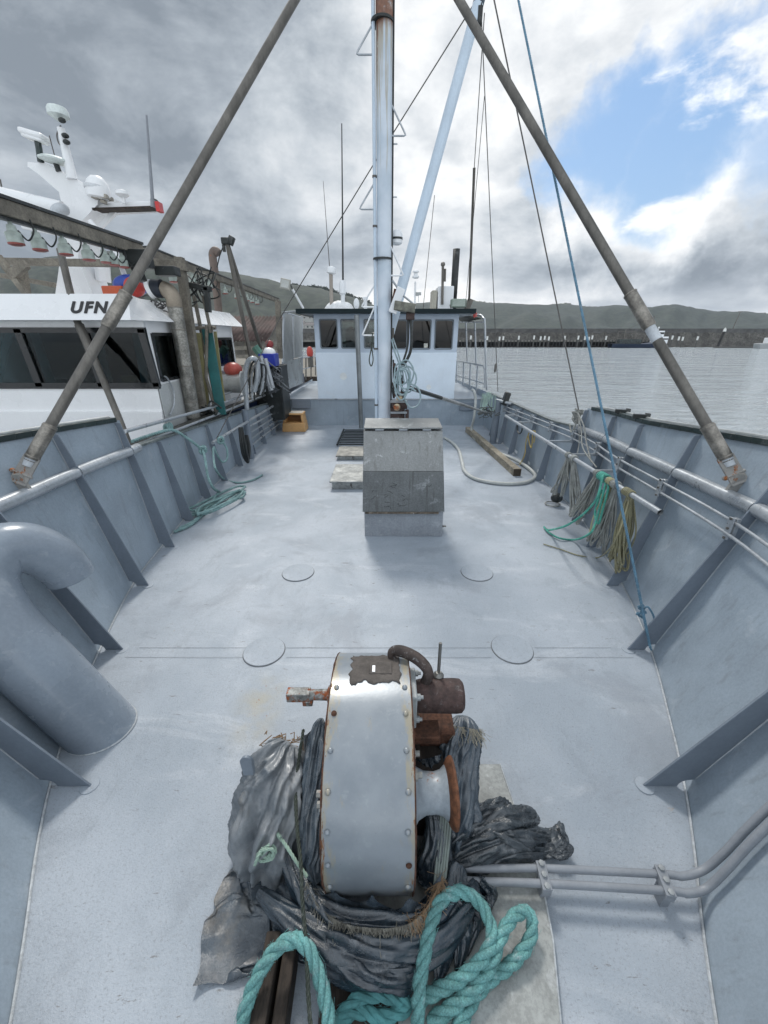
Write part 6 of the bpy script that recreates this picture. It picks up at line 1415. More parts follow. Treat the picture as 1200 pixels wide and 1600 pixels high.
def foundation():
    poly = [(742,1194),(781,1194),(850,1395),(864,1470),(880,1640),(560,1640),(600,1194)]
    t = thing('winch_foundation', 'stained yellowish steel base plate under the bow winch, visible at its right side', 'base plate', (.1, 1, 0))
    yl = mat('stained_cream_plate', (.37,.385,.375), rough=.5, var=.16, scale=5, fine=.15, fscale=40, bump=.3, bscale=40, rust=.10, rustscale=4, pale=.35)
    pp = [P(u, v, z=.03) for u, v in poly]
    MB().prism([Vector((p.x, p.y, .003)) for p in pp], (0,0,.03)).build('plate', yl, t, bevel=.004)
    q = [P(846, 1378, z=.035), P(838, 1412, z=.035)]
    MB().tube([Vector((p.x, p.y, .034)) for p in (pp[1], pp[2], pp[3], pp[4])], .004, 5).build('edge_weld', WELD, t)
    # rotten timber bed under the front of the winch
    t2 = thing('timber_bed', 'dark rotten timber bed showing under the tarpaulin in front of the winch', 'timber', (-.3, .6, 0))
    for (u0, v0, u1, v1, w, h) in ((430,1462,398,1640,.06,.16), (455,1470,430,1640,.05,.13), (560,1450,560,1640,.30,.04)):
        a, b_ = P(u0, v0, z=.12), P(u1, v1, z=.12); MB().beam((a.x, a.y, h/2+.005), (b_.x, b_.y-.1, h/2+.005), w, h).build('plank', DARKT, t2, bevel=.006)
foundation()
def right_pipes():
    t = thing('deck_pipes', 'pair of grey hydraulic pipes crossing the deck from the winch to the right bulwark', 'pipes', (.6, 1, 0))
    z = .10
    p1 = [P(716, 1318, z=z+.02), P(712, 1335, z=z), P(722, 1352, z=z), P(745, 1357, z=z), P(850, 1357, z=z), P(1035, 1366, z=z), P(1072, 1369, z=z), P(1100, 1360, z=z+.03), P(1130, 1335, z=z+.09), P(1205, 1262, z=.36), P(1330, 1140, z=.78)]
    p2 = [P(690, 1372, z=z), P(740, 1377, z=z), P(860, 1381, z=z), P(1045, 1392, z=z), P(1080, 1395, z=z), P(1104, 1386, z=z+.02), P(1130, 1362, z=z+.08), P(1210, 1283, z=.34), P(1330, 1165, z=.75)]
    def wall(u, v, off):
        lo, hi = 0., 1.6
        for _ in range(40):
            m_ = (lo+hi)/2; p = P(u, v, z=m_)
            if p.x > edgex(1, p.y, m_)-off: lo = m_
            else: hi = m_
        return P(u, v, z=hi)
    p1 = p1[:6]+[P(1066, 1369, z=z), wall(1098, 1360, .07), wall(1130, 1334, .05), wall(1165, 1297, .05), wall(1205, 1258, .05), wall(1300, 1165, .05)]
    p2 = p2[:4]+[P(1074, 1396, z=z), wall(1104, 1388, .06), wall(1136, 1358, .05), wall(1168, 1322, .05), wall(1210, 1280, .05), wall(1300, 1190, .05)]
    PG = mat('deck_pipe_paint', (.27,.29,.32), rough=.4, var=.1, fine=.05, bump=.15, bscale=40, rust=.05)
    for p in (p1, p2): MB().tube(spline(p, 8), .0165, 16).build('pipe', PG, t)
    for (ua, va, ub, vb) in ((844, 1345, 856, 1392), (1030, 1352, 1050, 1402)):
        a, b_ = P(ua, va, z=z+.02), P(ub, vb, z=z+.02); d = (b_-a).normalized(); a -= d*.0; 
        c = MB().beam(a, b_, .045, .010).build('clamp', PG, t, bevel=.003)
        MB().beam(a-Vector((0,0,.026)), b_-Vector((0,0,.026)), .042, .034).build('saddle', PG, t, bevel=.003)
        mb = MB()
        for f in (.12, .5, .88): mb.lathe(a.lerp(b_, f)+Vector((0,0,.005)), (0,0,1), [(0,.013),(.010,.013),(.012,.008)], 6)
        mb.build('bolt', mat('nut_paint2', (.33,.35,.36), rough=.5, rust=.15), t)
        m_ = a.lerp(b_, .62); MB().bx(m_.x-.02, m_.x+.02, m_.y-.03, m_.y+.03, 0, m_.z-.04).build('foot', PG, t)
    t = thing('bent_tab', 'small upright grey steel tab beside the tarpaulin left of the winch', 'bracket', P(384, 1200, z=.2))
    p = P(384, 1192, y=1.20); MB().prism([(p.x+.028*math.cos(a), p.y, p.z+.036*math.sin(a)) for a in np.linspace(0, math.pi, 10)]+[(p.x-.024, p.y, p.z-.09), (p.x+.024, p.y, p.z-.09)], (.006,.014,0)).build('tab', HULLD, t, bevel=.002)
right_pipes()
# ------------------------------------------------------------------ cloth
def collide_disc(P_, pad=.012):
    # push points out of the winch housing
    dy, dz = P_[:,1]-HY, P_[:,2]-HZ; r = np.sqrt(dy*dy+dz*dz)+1e-9; dx = P_[:,0]-HX
    ins = (np.abs(dx) < HW+pad) & (r < HR+pad) & (P_[:,2] > .0)
    px_ = HW+pad-np.abs(dx); pr = HR+pad-r
    a = ins & (px_ < pr); b_ = ins & ~a
    P_[a,0] = HX+np.sign(dx[a]+1e-9)*(HW+pad)
    s_ = (HR+pad)/r[b_]; P_[b_,1] = HY+dy[b_]*s_; P_[b_,2] = HZ+dz[b_]*s_
def wrinkle(X_, amp, wdir, seed):
    ny, nx = X_.shape[:2]
    du = np.gradient(X_, axis=1); dv = np.gradient(X_, axis=0); N_ = np.cross(du, dv); N_ /= np.linalg.norm(N_, axis=2)[:,:,None]+1e-9
    rs = np.random.RandomState(seed+100); h = np.zeros((ny, nx))
    W_ = np.array([[tuple(noise.noise_vector(Vector((p[0]*2.6, p[1]*2.6, p[2]*2.6+seed)))) for p in r] for r in X_])
    W2 = np.array([[noise.noise(Vector((p[0]*7, p[1]*7, p[2]*7+seed+5))) for p in r] for r in X_])
    Q = X_*np.array([1,1,.6])+W_*.15
    for L_, a_, dm in ((.50, 2.1, 0), (.33, 1.7, 0), (.22, .95, 1), (.15, .45, 1), (.10, .14, 1)):
        th_ = wdir[0]+rs.normal(0, wdir[1]); k_ = np.array([math.cos(th_), math.sin(th_), rs.uniform(-.3, .3)])/L_
        ph_ = Q @ k_+rs.uniform(0, 1); tri = np.abs((ph_ % 1.0)-.5)*2; tri = np.where(tri > .5, tri, tri*.6+.2)
        msk = 1 if not dm else np.clip(.55+1.5*W2*rs.choice([-1, 1]), .1, 1.3)
        h += (tri-.5)*a_*msk
    h *= .9
    if N_[:,:,2].mean() < 0: N_ = -N_
    Y_ = X_+N_*((h-h.mean()*.6)*amp)[:,:,None]
    wx = np.array([[noise.noise((i*.11, j*.11, seed+31)) for i in range(nx)] for j in range(ny)]); wy = np.array([[noise.noise((i*.11, j*.11, seed+47)) for i in range(nx)] for j in range(ny)])
    Y_[:,:,0] += wx*amp*.6; Y_[:,:,1] += wy*amp*.6
    ft = np.where((Y_[:,:,0] < .37+.10*(1.2-Y_[:,:,1])) & (Y_[:,:,0] > -.06) & (Y_[:,:,1] < 1.42), .038, .010)
    Y_[:,:,2] = np.where(Y_[:,:,2] < ft, ft+(np.maximum(h, 0))*amp*.5, Y_[:,:,2]); return Y_
def wrapped(name, pts, radii, label, m, folds=7, amp=.16, seed=0, squash=(1,1), n=(110,120), group=None, twist=1.2):
    path = resample(spline(pts, 10), 1e-9) if 0 else spline(pts, max(2, n[0]//(len(pts)-1))); N = len(path); A = np.zeros((N, n[1]+1, 3))
    for j, p in enumerate(path):
        f = j/(N-1); r = lerp_tab([(k/(len(radii)-1), q) for k, q in enumerate(radii)], f); t_ = (path[min(j+1,N-1)]-path[max(j-1,0)]).normalized()
        u = t_.cross(Vector((0,1,0))).normalized(); w = u.cross(t_)
        for i in range(n[1]+1):
            a = 2*math.pi*i/n[1]; tw = a+twist*f+.5*noise.noise((f*2, seed, math.cos(a)))
            q = Vector((math.cos(tw)*folds*.32, math.sin(tw)*folds*.32, f*1.1+seed*3)); b1 = 1-2*abs(noise.noise(q)); b2 = 1-2*abs(noise.noise(Vector((q.x*2.1, q.y*2.1, f*4+seed)))); b3 = 1-2*abs(noise.noise(Vector((math.cos(a)*2.2, math.sin(a)*2.2, f*7+seed*5))))
            k = 1+amp*(b1*1.0+b2*.5+b3*.45-.7); A[j, i] = p+(u*math.cos(a)*squash[0]+w*math.sin(a)*squash[1])*r*k
    o_ = MB().grid(A).build(name, m, sharp=180)
    if label: tag(o_, label, 'tarpaulin', group)
    return o_, A
def cloth(name, rows, label, m, n=(56,56), excess=(1.25,1.2), pins='corners', balls=(), steps=170, seed=0, floor=.012, disc=True, grav=.0011, group=None, thick=.0016, pre=.02, wr=.014, wdir=(.6,1.0)):
    """a sheet laid out over measured points, given extra cloth, and let fall and crumple"""
    rs = np.random.RandomState(seed); ny, nx = n
    C = [[np.array(P(u, v, z=z)) for u, v, z in r] for r in rows]
    C = [[np.array(q) for q in spline([Vector(q) for q in r], 12)] for r in C]
    def fr(c, n_):
        c = np.array(c); f = np.linspace(0, len(c)-1, n_); a = np.minimum(f.astype(int), len(c)-2); g = (f-a)[:,None]; return c[a]*(1-g)+c[a+1]*g
    C = np.array([fr(r, nx) for r in C]); nr = C.shape[0]; X_ = np.zeros((ny, nx, 3))
    for i in range(nx): X_[:, i] = fr([np.array(q) for q in spline([Vector(C[j, i]) for j in range(nr)], 14)], ny)
    X0 = X_.copy()
    du = np.linalg.norm(X_[:,1:]-X_[:,:-1], axis=2)*excess[0]; dv = np.linalg.norm(X_[1:]-X_[:-1], axis=2)*excess[1]
    dd1 = np.sqrt((du[:-1]**2+dv[:,:-1]**2)); dd2 = dd1
    bu = (du[:,1:]+du[:,:-1])*.80; bv = (dv[1:]+dv[:-1])*.80
    nz = np.array([[noise.noise((i*.17, j*.17, seed*3.7+2)) for i in range(nx)] for j in range(ny)])
    X_[:,:,2] += pre*nz+rs.normal(0, .0015, (ny, nx)); X_[:,:,0] += pre*.6*np.roll(nz, 7, 0); X_[:,:,1] += pre*.6*np.roll(nz, 11, 1)
    V = np.zeros_like(X_); pin = np.zeros((ny, nx), bool)
    if pins == 'corners':
        for j, i in ((0,0),(0,nx-1),(ny-1,0),(ny-1,nx-1)): pin[j, i] = True
    elif pins == 'top': pin[0, ::6] = True
    elif pins == 'topall': pin[0, :] = True
    elif pins == 'ends': pin[:, 0] = True; pin[:, -1] = True
    else:
        for fj, fi in pins: pin[int(round(fj*(ny-1))), int(round(fi*(nx-1)))] = True
    pinpos = X0.copy(); w = np.where(pin, 0., 1.)[:,:,None]
    def con(A, B, wa, wb, rest, k=1., only_short=False):
        d = B-A; L = np.linalg.norm(d, axis=2)+1e-9; diff = (L-rest)/L
        if only_short: diff = np.where(L < rest, diff, 0)
        c = d*(diff*k)[:,:,None]; sw = wa+wb+1e-9
        return c*wa/sw, c*wb/sw
    def do(sa, sb, rest, k=1., os_=False):
        A, B = X_[sa], X_[sb]; ca, cb = con(A, B, w[sa], w[sb], rest, k, os_); X_[sa] += ca; X_[sb] -= cb
    S_ = slice
    for st in range(steps):
        V *= .965; V[:,:,2] -= grav; V *= w
        prev = X_.copy(); X_ += V
        for it in range(5):
            for o_ in (0, 1):
                e = S_(o_, nx-1, 2); f = S_(o_+1, nx, 2); m_ = min(len(range(*e.indices(nx))), len(range(*f.indices(nx))))
                do((S_(None), e), (S_(None), f), du[:, o_::2][:, :m_])
                e = S_(o_, ny-1, 2); f = S_(o_+1, ny, 2); do((e, S_(None)), (f, S_(None)), dv[o_::2])
                e = S_(o_, ny-1, 2); f = S_(o_+1, ny, 2)
                do((e, S_(0, nx-1)), (f, S_(1, nx)), dd1[o_::2], .25); do((e, S_(1, nx)), (f, S_(0, nx-1)), dd2[o_::2], .25)
            for o_ in range(4):
                e = S_(o_, nx-2, 4); f = S_(o_+2, nx, 4); do((S_(None), e), (S_(None), f), bu[:, o_::4], .5, True)
                e = S_(o_, ny-2, 4); f = S_(o_+2, ny, 4); do((e, S_(None)), (f, S_(None)), bv[o_::4], .5, True)
            fl = X_.reshape(-1, 3)
            if disc: collide_disc(fl)
            for bc, br in balls:
                q = fl-np.array(bc); L = np.linalg.norm(q, axis=1)+1e-9; k = L < br; fl[k] = np.array(bc)+q[k]/L[k][:,None]*br
            ft = np.where((fl[:,0] < .37+.10*(1.2-fl[:,1])) & (fl[:,0] > -.06) & (fl[:,1] < 1.42), .040, floor); fl[:,2] = np.maximum(fl[:,2], ft)
            X_[:] = fl.reshape(X_.shape); X_[pin] = pinpos[pin]
        V = (X_-prev)
    o = MB().grid(wrinkle(X_, wr, wdir, seed)).build(name, m, sharp=180, sub=1)
    if label: tag(o, label, 'tarpaulin', group)
    return o, X_
def tarp_mat(name, c1, c2, sheen=.35):
    m = bpy.data.materials.new(name); m.use_nodes = True; n = NT(m.node_tree); n.n.clear()
    out = n.new('ShaderNodeOutputMaterial'); bs = n.new('ShaderNodeBsdfPrincipled'); n.l.new(bs.outputs[0], out.inputs[0]); bs.inputs['Specular IOR Level'].default_value = 1.0; bs.inputs['Coat Weight'].default_value = .35; bs.inputs['Coat Roughness'].default_value = .22
    ob = n.new('ShaderNodeTexCoord').outputs['Object']
    c = n.mix(n.ramp(n.noise(ob, 6, 6, .65), .35, .65), c1, c2)
    c = n.mix(n.math('MULTIPLY', n.ramp(n.noise(n.mapping(ob, loc=(3,3,3)), 14, 7, .75), .54, .68), .4), c, (.26,.27,.28))
    c = n.mix(n.math('MULTIPLY', n.ramp(n.noise(n.mapping(ob, loc=(8,1,3)), 3, 5, .6), .60, .72), .5), c, (.22,.19,.15))
    n.l.new(c, bs.inputs['Base Color']); n.l.new(n.math('ADD', sheen, n.math('MULTIPLY', n.noise(ob, 20, 4), .22)), bs.inputs['Roughness'])
    # woven tape texture
    w1 = n.new('ShaderNodeTexWave', _bands_direction='X'); w2 = n.new('ShaderNodeTexWave', _bands_direction='Y')
    for w_ in (w1, w2): n.l.new(ob, w_.inputs['Vector']); w_.inputs['Scale'].default_value = 120; w_.inputs['Distortion'].default_value = 1.
    cr_ = n.new('ShaderNodeTexVoronoi', _feature='DISTANCE_TO_EDGE'); n.l.new(ob, cr_.inputs['Vector']); cr_.inputs['Scale'].default_value = 16
    h = n.math('ADD', n.math('MULTIPLY', n.math('ADD', w1.outputs['Fac'], w2.outputs['Fac']), .12), n.math('ADD', n.math('MULTIPLY', n.noise(ob, 26, 5, .6, 1.2), 1.5), n.math('MULTIPLY', n.ramp(cr_.outputs[0], .0, .05), .15)))
    bn = n.new('ShaderNodeBump'); bn.inputs['Strength'].default_value = .4; bn.inputs['Distance'].default_value = .006
    n.l.new(h, bn.inputs['Height']); n.l.new(bn.outputs[0], bs.inputs['Normal']); return m
TD = tarp_mat('dark_slate_tarpaulin', (.010,.019,.030), (.030,.048,.066), .12); TL = tarp_mat('faded_grey_tarpaulin', (.13,.15,.17), (.27,.285,.30), .30)
TM = tarp_mat('slate_tarpaulin', (.035,.052,.072), (.085,.11,.135), .16)
def fringe(parent, pts, n, lo, hi, m, r=.0011, down=Vector((0,0,-1)), spread=.5, seed=0):
    rr = random.Random(seed); mb = MB(); N = len(pts)
    for _ in range(n):
        k = rr.uniform(0, N-1.001); a = int(k); p = Vector(pts[a]).lerp(Vector(pts[a+1]), k-a); L = rr.uniform(lo, hi)
        d = (down+Vector((rr.gauss(0,spread), rr.gauss(0,spread)-.1, rr.gauss(0,spread*.5)))).normalized(); q = [p]
        for s_ in range(4): d = (d+Vector((rr.gauss(0,.3), rr.gauss(0,.3), -.12+rr.gauss(0,.15)))).normalized(); q.append(q[-1]+d*L/4)
        q = [Vector((w.x, w.y, max(w.z, .006))) for w in q]; mb.tube(q, r, 3, cap=False)
    o = mb.build('frayed_fringe', m); 
    if parent: o.parent = parent; o.location = o.location-wloc(parent)
    return o
FRM = mat('frayed_fibre', (.22,.21,.18), rough=.9, var=.4, scale=30, bump=0)
GRP = 'torn tarpaulin pieces round the bow winch'
def tarps():
    # big lower-left flap lying on deck
    o, X_ = cloth('tarpaulin', [[(372,1330,.16),(410,1330,.22),(455,1350,.26),(500,1390,.30)], [(345,1375,.10),(400,1385,.20),(450,1405,.24),(505,1440,.26)], [(330,1440,.03),(390,1435,.16),(450,1450,.20),(520,1480,.20)], [(302,1545,.012),(350,1500,.03),(400,1470,.10),(440,1480,.12)]],
        'dark slate tarpaulin flap at the lower left of the winch, ending in a point', TM, excess=(1.2,1.18), pins=[(0,0),(0,1),(1,0),(1,1),(0,.5),(.6,0),(.5,1)], seed=1, group=GRP, steps=120, wr=.028, wdir=(.9,.7))
    # left upper bundle (wrapped drum)
    o, A = wrapped('tarpaulin', [P(418,1352,z=.06), P(420,1325,z=.14), P(424,1290,z=.22), P(432,1240,z=.32), P(438,1195,z=.40), P(443,1165,z=.455), P(446,1156,z=.47)], [.10,.135,.165,.17,.145,.085,.012],
        'faded pale grey tarpaulin bundle tied with cord at the left of the winch', TL, folds=8, amp=.36, seed=2, squash=(.92,1), group=GRP)
    mb = MB(); p = P(440, 1160, z=.47); 
    for k in range(40): q = p+Vector((random.gauss(0,.04), random.gauss(0,.02), random.gauss(0,.008))); mb.tube([q, q+Vector((random.gauss(0,.02), random.gauss(0,.015), .01)), q+Vector((random.gauss(0,.03), random.gauss(0,.02), -.01))], .0028, 5)
    e = mb.build('frayed_end', mat('tan_fibre', (.30,.2,.12), rough=.9, bump=0)); e.parent = o; e.location = e.location-wloc(o)
    wrapped('tarpaulin', [P(388,1320,z=.05), P(385,1290,z=.12), P(386,1255,z=.20), P(392,1225,z=.26), P(396,1212,z=.28)], [.05,.075,.08,.05,.008],
        'small grey tarpaulin lump at the outer left edge of the tied bundle', TL, folds=6, amp=.28, seed=4, squash=(.9,.9), group=GRP, n=(60,70))
    wrapped('tarpaulin', [P(500,1370,z=.16), P(492,1330,z=.22), P(490,1280,z=.32), P(494,1220,z=.42), P(498,1165,z=.52), P(500,1135,z=.58), P(502,1122,z=.60)], [.07,.085,.08,.085,.075,.045,.008],
        'dark slate tarpaulin column squeezed between the tied bundle and the winch cover', TM, folds=6, amp=.25, seed=6, squash=(.7,1), group=GRP)
    # torn strip hanging beside housing left
    o, X_ = cloth('tarpaulin', [[(474,1150,.52),(490,1140,.56),(506,1136,.58)], [(466,1200,.46),(485,1205,.50),(504,1210,.50)], [(452,1262,.40),(475,1270,.42),(500,1290,.38)], [(470,1290,.34),(485,1300,.34),(500,1308,.34)]],
        'narrow torn strip of pale tarpaulin hanging against the left cheek of the winch', TL, n=(40,26), excess=(1.25,1.1), pins='topall', seed=5, group=GRP, steps=70)
    fringe(o, X_[-1, :], 70, .02, .06, FRM, seed=4); fringe(o, X_[5:35, 8], 90, .015, .05, mat('tan_fibre', (.30,.2,.12)), seed=6, spread=.8)
    # skirt in front under the cover plate
    o, X_ = cloth('tarpaulin', [[(478,1345,.36),(520,1385,.30),(580,1393,.30),(640,1398,.30),(690,1355,.34)], [(485,1385,.26),(525,1420,.26),(580,1428,.26),(640,1430,.26),(690,1390,.28)], [(490,1405,.22),(530,1445,.22),(590,1462,.21),(650,1452,.22),(700,1400,.24)]],
        'slate tarpaulin skirt with a frayed edge wrapped under the front of the winch cover', TM, n=(26,80), excess=(1.14,1.25), pins=[(0,0),(0,.25),(0,.5),(0,.75),(0,1),(1,0),(1,1),(1,.5),(1,.25),(1,.75)], seed=7, group=GRP, steps=60, pre=.015)
    fp = [np.array(q) for q in spline([P(478,1378,z=.27), P(496,1412,z=.255), P(530,1440,z=.245), (P(580,1450,z=.245)), P(625,1448,z=.245), P(655,1432,z=.25), P(676,1402,z=.26), P(690,1368,z=.28)], 14)]
    fringe(o, fp[:72], 620, .025, .085, FRM, down=Vector((0,-.4,-.8)), seed=7, spread=.35, r=.0013); fringe(o, fp[62:], 330, .03, .08, mat('tan_fibre', (.30,.2,.12)), down=Vector((.1,-.35,-.6)), seed=8, spread=.6)
    # dark folds below
    def swags(tubes, label, m, seed, n=(150,64), amp=.44, folds=3.6):
        mb = MB()
        for k, (pts, radii, sq) in enumerate(tubes):
            o_, A_ = wrapped('tmp', [P(*q[:2], z=q[2]) for q in pts], radii, '', m, folds=folds, amp=amp, seed=seed+k*1.3, squash=sq, n=n, twist=2.2)
            me_ = o_.data; bpy.data.objects.remove(o_); bpy.data.meshes.remove(me_); A_ = np.array(A_)
            ft = np.where((A_[:,:,0] < .37+.10*(1.2-A_[:,:,1])) & (A_[:,:,0] > -.06) & (A_[:,:,1] < 1.42), .036, .006)
            A_[:,:,2] = np.maximum(A_[:,:,2], ft); mb.grid(A_)
        return tag(mb.build('tarpaulin', m, sharp=180), label, 'tarpaulin', GRP)
    swags([([(448,1340,.24),(478,1400,.20),(520,1440,.17),(600,1452,.16),(670,1438,.16),(706,1395,.17),(715,1350,.20)], [.03,.05,.055,.055,.055,.05,.03], (1,.75)),
           ([(405,1395,.17),(460,1440,.17),(530,1480,.15),(610,1492,.14),(680,1468,.13),(722,1420,.12),(742,1380,.10)], [.02,.05,.065,.07,.06,.05,.02], (1,.8)),
           ([(430,1440,.14),(500,1490,.12),(560,1518,.11),(630,1525,.10),(668,1508,.08)], [.02,.05,.06,.055,.02], (1,.7)),
           ([(455,1360,.22),(500,1425,.14),(545,1500,.10),(590,1545,.06)], [.03,.06,.05,.015], (1,.6)),
           ([(690,1390,.18),(672,1450,.14),(650,1510,.09),(628,1548,.05)], [.03,.05,.05,.012], (1,.6))],
        'dark navy tarpaulin folds bunched below the frayed skirt in front of the winch', TD, 3)
    # right back hanging part
    o, A = wrapped('tarpaulin', [P(722,1335,z=.05), P(718,1310,z=.12), P(716,1265,z=.22), P(716,1215,z=.32), P(718,1170,z=.42), P(722,1135,z=.50), P(722,1118,z=.53)], [.08,.075,.09,.08,.09,.075,.02],
        'slate tarpaulin hanging behind the rusty flanged drum at the right of the winch', TM, folds=9, amp=.36, seed=11, squash=(1,.8), group=GRP)
    ring = [Vector(A[int(len(A)*.84), i])+Vector((0,-.004,0)) for i in range(0, 121)]; ring = sorted(sorted(ring, key=lambda q: q.y)[:64], key=lambda q: q.x); fringe(o, ring, 420, .03, .10, mat('straw_fibre', (.36,.33,.26), rough=.9, bump=0), seed=12, spread=.45, down=Vector((.1,-.35,-.8)))
    wrapped('tarpaulin', [P(676,1380,z=.10), P(680,1340,z=.18), P(684,1290,z=.26), P(676,1230,z=.34), P(668,1180,z=.44)], [.06,.065,.05,.06,.06],
        'dark tarpaulin folds filling the gap under the flanged drum beside the winch cover', TD, folds=8, amp=.28, seed=14, squash=(1,.8), group=GRP, n=(80,90))
    # crumpled pile at right
    GL = tarp_mat('glossy_dark_tarpaulin', (.02,.028,.036), (.055,.068,.08), .12)
    swags([([(694,1362,.06),(715,1320,.12),(745,1285,.14),(775,1262,.10),(798,1262,.03)], [.03,.06,.065,.05,.012], (1,.7)),
           ([(696,1352,.07),(740,1318,.13),(785,1290,.14),(822,1278,.09),(840,1284,.03)], [.03,.06,.07,.05,.012], (1,.7)),
           ([(698,1358,.05),(745,1335,.11),(795,1316,.11),(840,1308,.06),(868,1312,.03)], [.03,.055,.06,.045,.02], (1,.7)),
           ([(700,1368,.03),(750,1352,.06),(800,1340,.06),(845,1334,.03),(862,1332,.02)], [.02,.045,.045,.03,.008], (1,.6)),
           ([(720,1290,.05),(760,1300,.15),(800,1318,.13),(838,1330,.04)], [.02,.05,.05,.015], (1,.6)),
           ([(846,1330,.03),(862,1315,.06),(878,1300,.10),(874,1296,.13)], [.03,.045,.04,.004], (.5,1)),
           ([(846,1322,.03),(868,1326,.05),(886,1325,.06),(896,1324,.06)], [.03,.04,.025,.004], (.5,1))],
        'crumpled glossy black-blue tarpaulin heap on the deck at the right, behind the pipes', GL, 23, n=(110,60), amp=.5)
    swags([([(690,1392,.17),(712,1420,.13),(722,1460,.08),(715,1520,.045)], [.03,.045,.04,.01], (1,.6)),
           ([(720,1385,.14),(740,1410,.10),(745,1440,.07),(728,1492,.045)], [.03,.04,.035,.01], (1,.6)),
           ([(745,1378,.10),(762,1390,.07),(765,1410,.055),(752,1450,.045)], [.03,.035,.03,.01], (1,.6)),
           ([(680,1410,.15),(690,1450,.11),(690,1495,.07),(684,1545,.045)], [.03,.045,.04,.01], (1,.6))],
        'dark tarpaulin folds lying between the two teal rope loops at the lower right', TD, 43, n=(110,56), amp=.45)
    # frayed cloth on top of motor bracket
    p = P(700, 1125, y=1.44)
tarps()
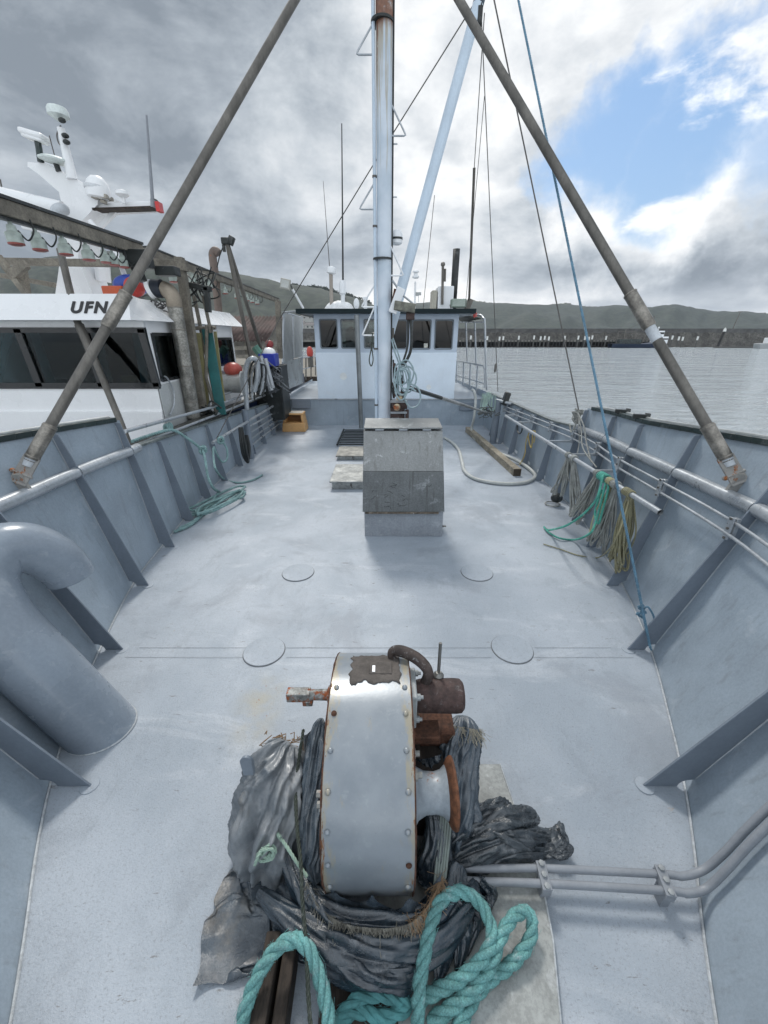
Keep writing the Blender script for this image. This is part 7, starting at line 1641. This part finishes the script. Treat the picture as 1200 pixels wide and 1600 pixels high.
def cords():
    mb = MB()
    pts = [P(474,1140,z=.55), P(468,1180,z=.52), P(462,1230,z=.46), P(464,1290,z=.42), P(470,1350,z=.38), P(472,1400,z=.33), P(476,1450,z=.29), P(479,1490,z=.26), P(482,1560,z=.20), P(488,1640,z=.16)]
    rope(mb, pts, .0085, smooth=8, seg=6)
    tag(mb.build('hanging_cord', DKROPE), 'dark green-brown cord hanging down over the tarpaulin left of the winch cover', 'rope')
    mb = MB()
    rope(mb, [P(372,1240,z=.22), P(388,1262,z=.28), P(415,1290,z=.34), P(440,1312,z=.36), P(462,1345,z=.34), P(480,1370,z=.32)], .0075, seg=6); rope(mb, [P(383,1212,z=.26), P(390,1240,z=.32), P(412,1275,z=.37), P(438,1308,z=.38)], .0075, seg=6)
    k = P(420, 1320, z=.34); rr = random.Random(3)
    for j in range(4):
        ax_ = Vector((rr.uniform(-.4,.4), -1, rr.uniform(-.2,.6))).normalized(); u_ = ax_.orthogonal().normalized(); w_ = ax_.cross(u_); r1, r2, p0 = rr.uniform(.02,.045), rr.uniform(.012,.03), rr.uniform(0, 6)
        rope(mb, [k+Vector((rr.uniform(-.01,.01), -.03, 0))+u_*math.cos(a+p0)*r1+w_*math.sin(a+p0)*r2 for a in np.linspace(0, 6, 9)], .0065, seg=6, smooth=5)
    rope(mb, [k, P(405,1335,z=.36), P(398,1352,z=.33)], .0065, seg=6)
    tag(mb.build('tied_cord', mat('pale_green_cord', (.26,.36,.30), rough=.8, var=.4, bump=.6)), 'pale green cord knotted across the grey tarpaulin bundle left of the winch', 'rope')
    mb = MB()
    for k in range(5):
        u = 684+k*4; mb.tube(spline([P(u+6, 1255, z=.36), P(u+3, 1300, z=.28), P(u-2, 1350, z=.22), P(u-6, 1395, z=.20)], 8), .006, 6)
    tag(mb.build('grey_lashing', mat('grey_green_twine', (.25,.29,.27), rough=.8, var=.4)), 'bundle of grey-green strands below the flanged drum of the winch', 'rope')
    r = .026
    H_ = rope_mat('teal_hawser', (.19,.44,.43), fs=160)
    mb = MB()
    rope(mb, [P(375,1680,z=.10), P(378,1600,z=.16), P(398,1535,z=.22), P(425,1490,z=.26), P(455,1468,z=.27), P(478,1478,z=.26), P(494,1512,z=.22), P(508,1560,z=.17), P(520,1640,z=.10)], r, seg=10, pitch=.17, fuzz=260)
    tag(mb.build('hawser', H_), 'thick teal laid hawser arching over the timber at the lower left of the winch', 'rope', 'thick teal hawser round the bow winch')
    mb = MB()
    rope(mb, [P(652,1610,z=.06), P(655,1545,z=.16), P(664,1490,z=.21), P(675,1440,z=.24), P(692,1405,z=.25), P(722,1394,z=.22), P(748,1410,z=.17), P(765,1440,z=.15), P(768,1470,z=.14), P(752,1500,z=.13), P(725,1525,z=.11), P(690,1545,z=.08), P(655,1562,z=.05)], r, seg=10, pitch=.17, fuzz=260)
    tag(mb.build('hawser', H_), 'thick teal hawser forming the loop nearest the winch at the lower right', 'rope', 'thick teal hawser round the bow winch')
    mb = MB()
    rope(mb, [P(670,1600,z=.045), P(700,1578,z=.06), P(740,1545,z=.09), P(768,1505,z=.11), P(782,1465,z=.13), P(800,1435,z=.14), P(820,1424,z=.13), P(832,1440,z=.11), P(826,1472,z=.09), P(800,1505,z=.07), P(765,1530,z=.055), P(740,1560,z=.045), P(725,1590,z=.045), P(700,1640,z=.045)], r, seg=10, pitch=.17, fuzz=260)
    tag(mb.build('hawser', H_), 'thick teal hawser forming the outer pointed loop at the lower right', 'rope', 'thick teal hawser round the bow winch')
    mb = MB()
    rope(mb, [P(520,1600,z=.05), P(560,1580,z=.05), P(600,1590,z=.05), P(640,1570,z=.06), P(600,1555,z=.08), P(560,1560,z=.07), P(530,1590,z=.05)], r*.9, seg=8, pitch=.16, fuzz=120)
    tag(mb.build('hawser', mat('shaded_teal', (.10,.30,.31), rough=.8, var=.3, scale=9, bump=.9, bscale=260)), 'teal rope coils with shade painted in, lying lowest in front of the winch', 'rope', 'thick teal hawser round the bow winch')  # darker copy of the hawser teal paints shade on the lowest coils
cords()

# ------------------------------------------------------------------ harbour air
def haze():
    m = bpy.data.materials.new('sea_haze'); m.use_nodes = True; n = NT(m.node_tree); n.n.clear()
    out = n.new('ShaderNodeOutputMaterial'); v = n.new('ShaderNodeVolumePrincipled'); n.l.new(v.outputs[0], out.inputs['Volume'])
    v.inputs['Color'].default_value = (.80, .88, 1, 1); v.inputs['Density'].default_value = .00009; v.inputs['Anisotropy'].default_value = .2
    tag(MB().bx(-4100, 4100, -400, 6100, -5, 300).build('haze', m), kind='stuff', label='thin pale sea haze over the harbour')
haze()
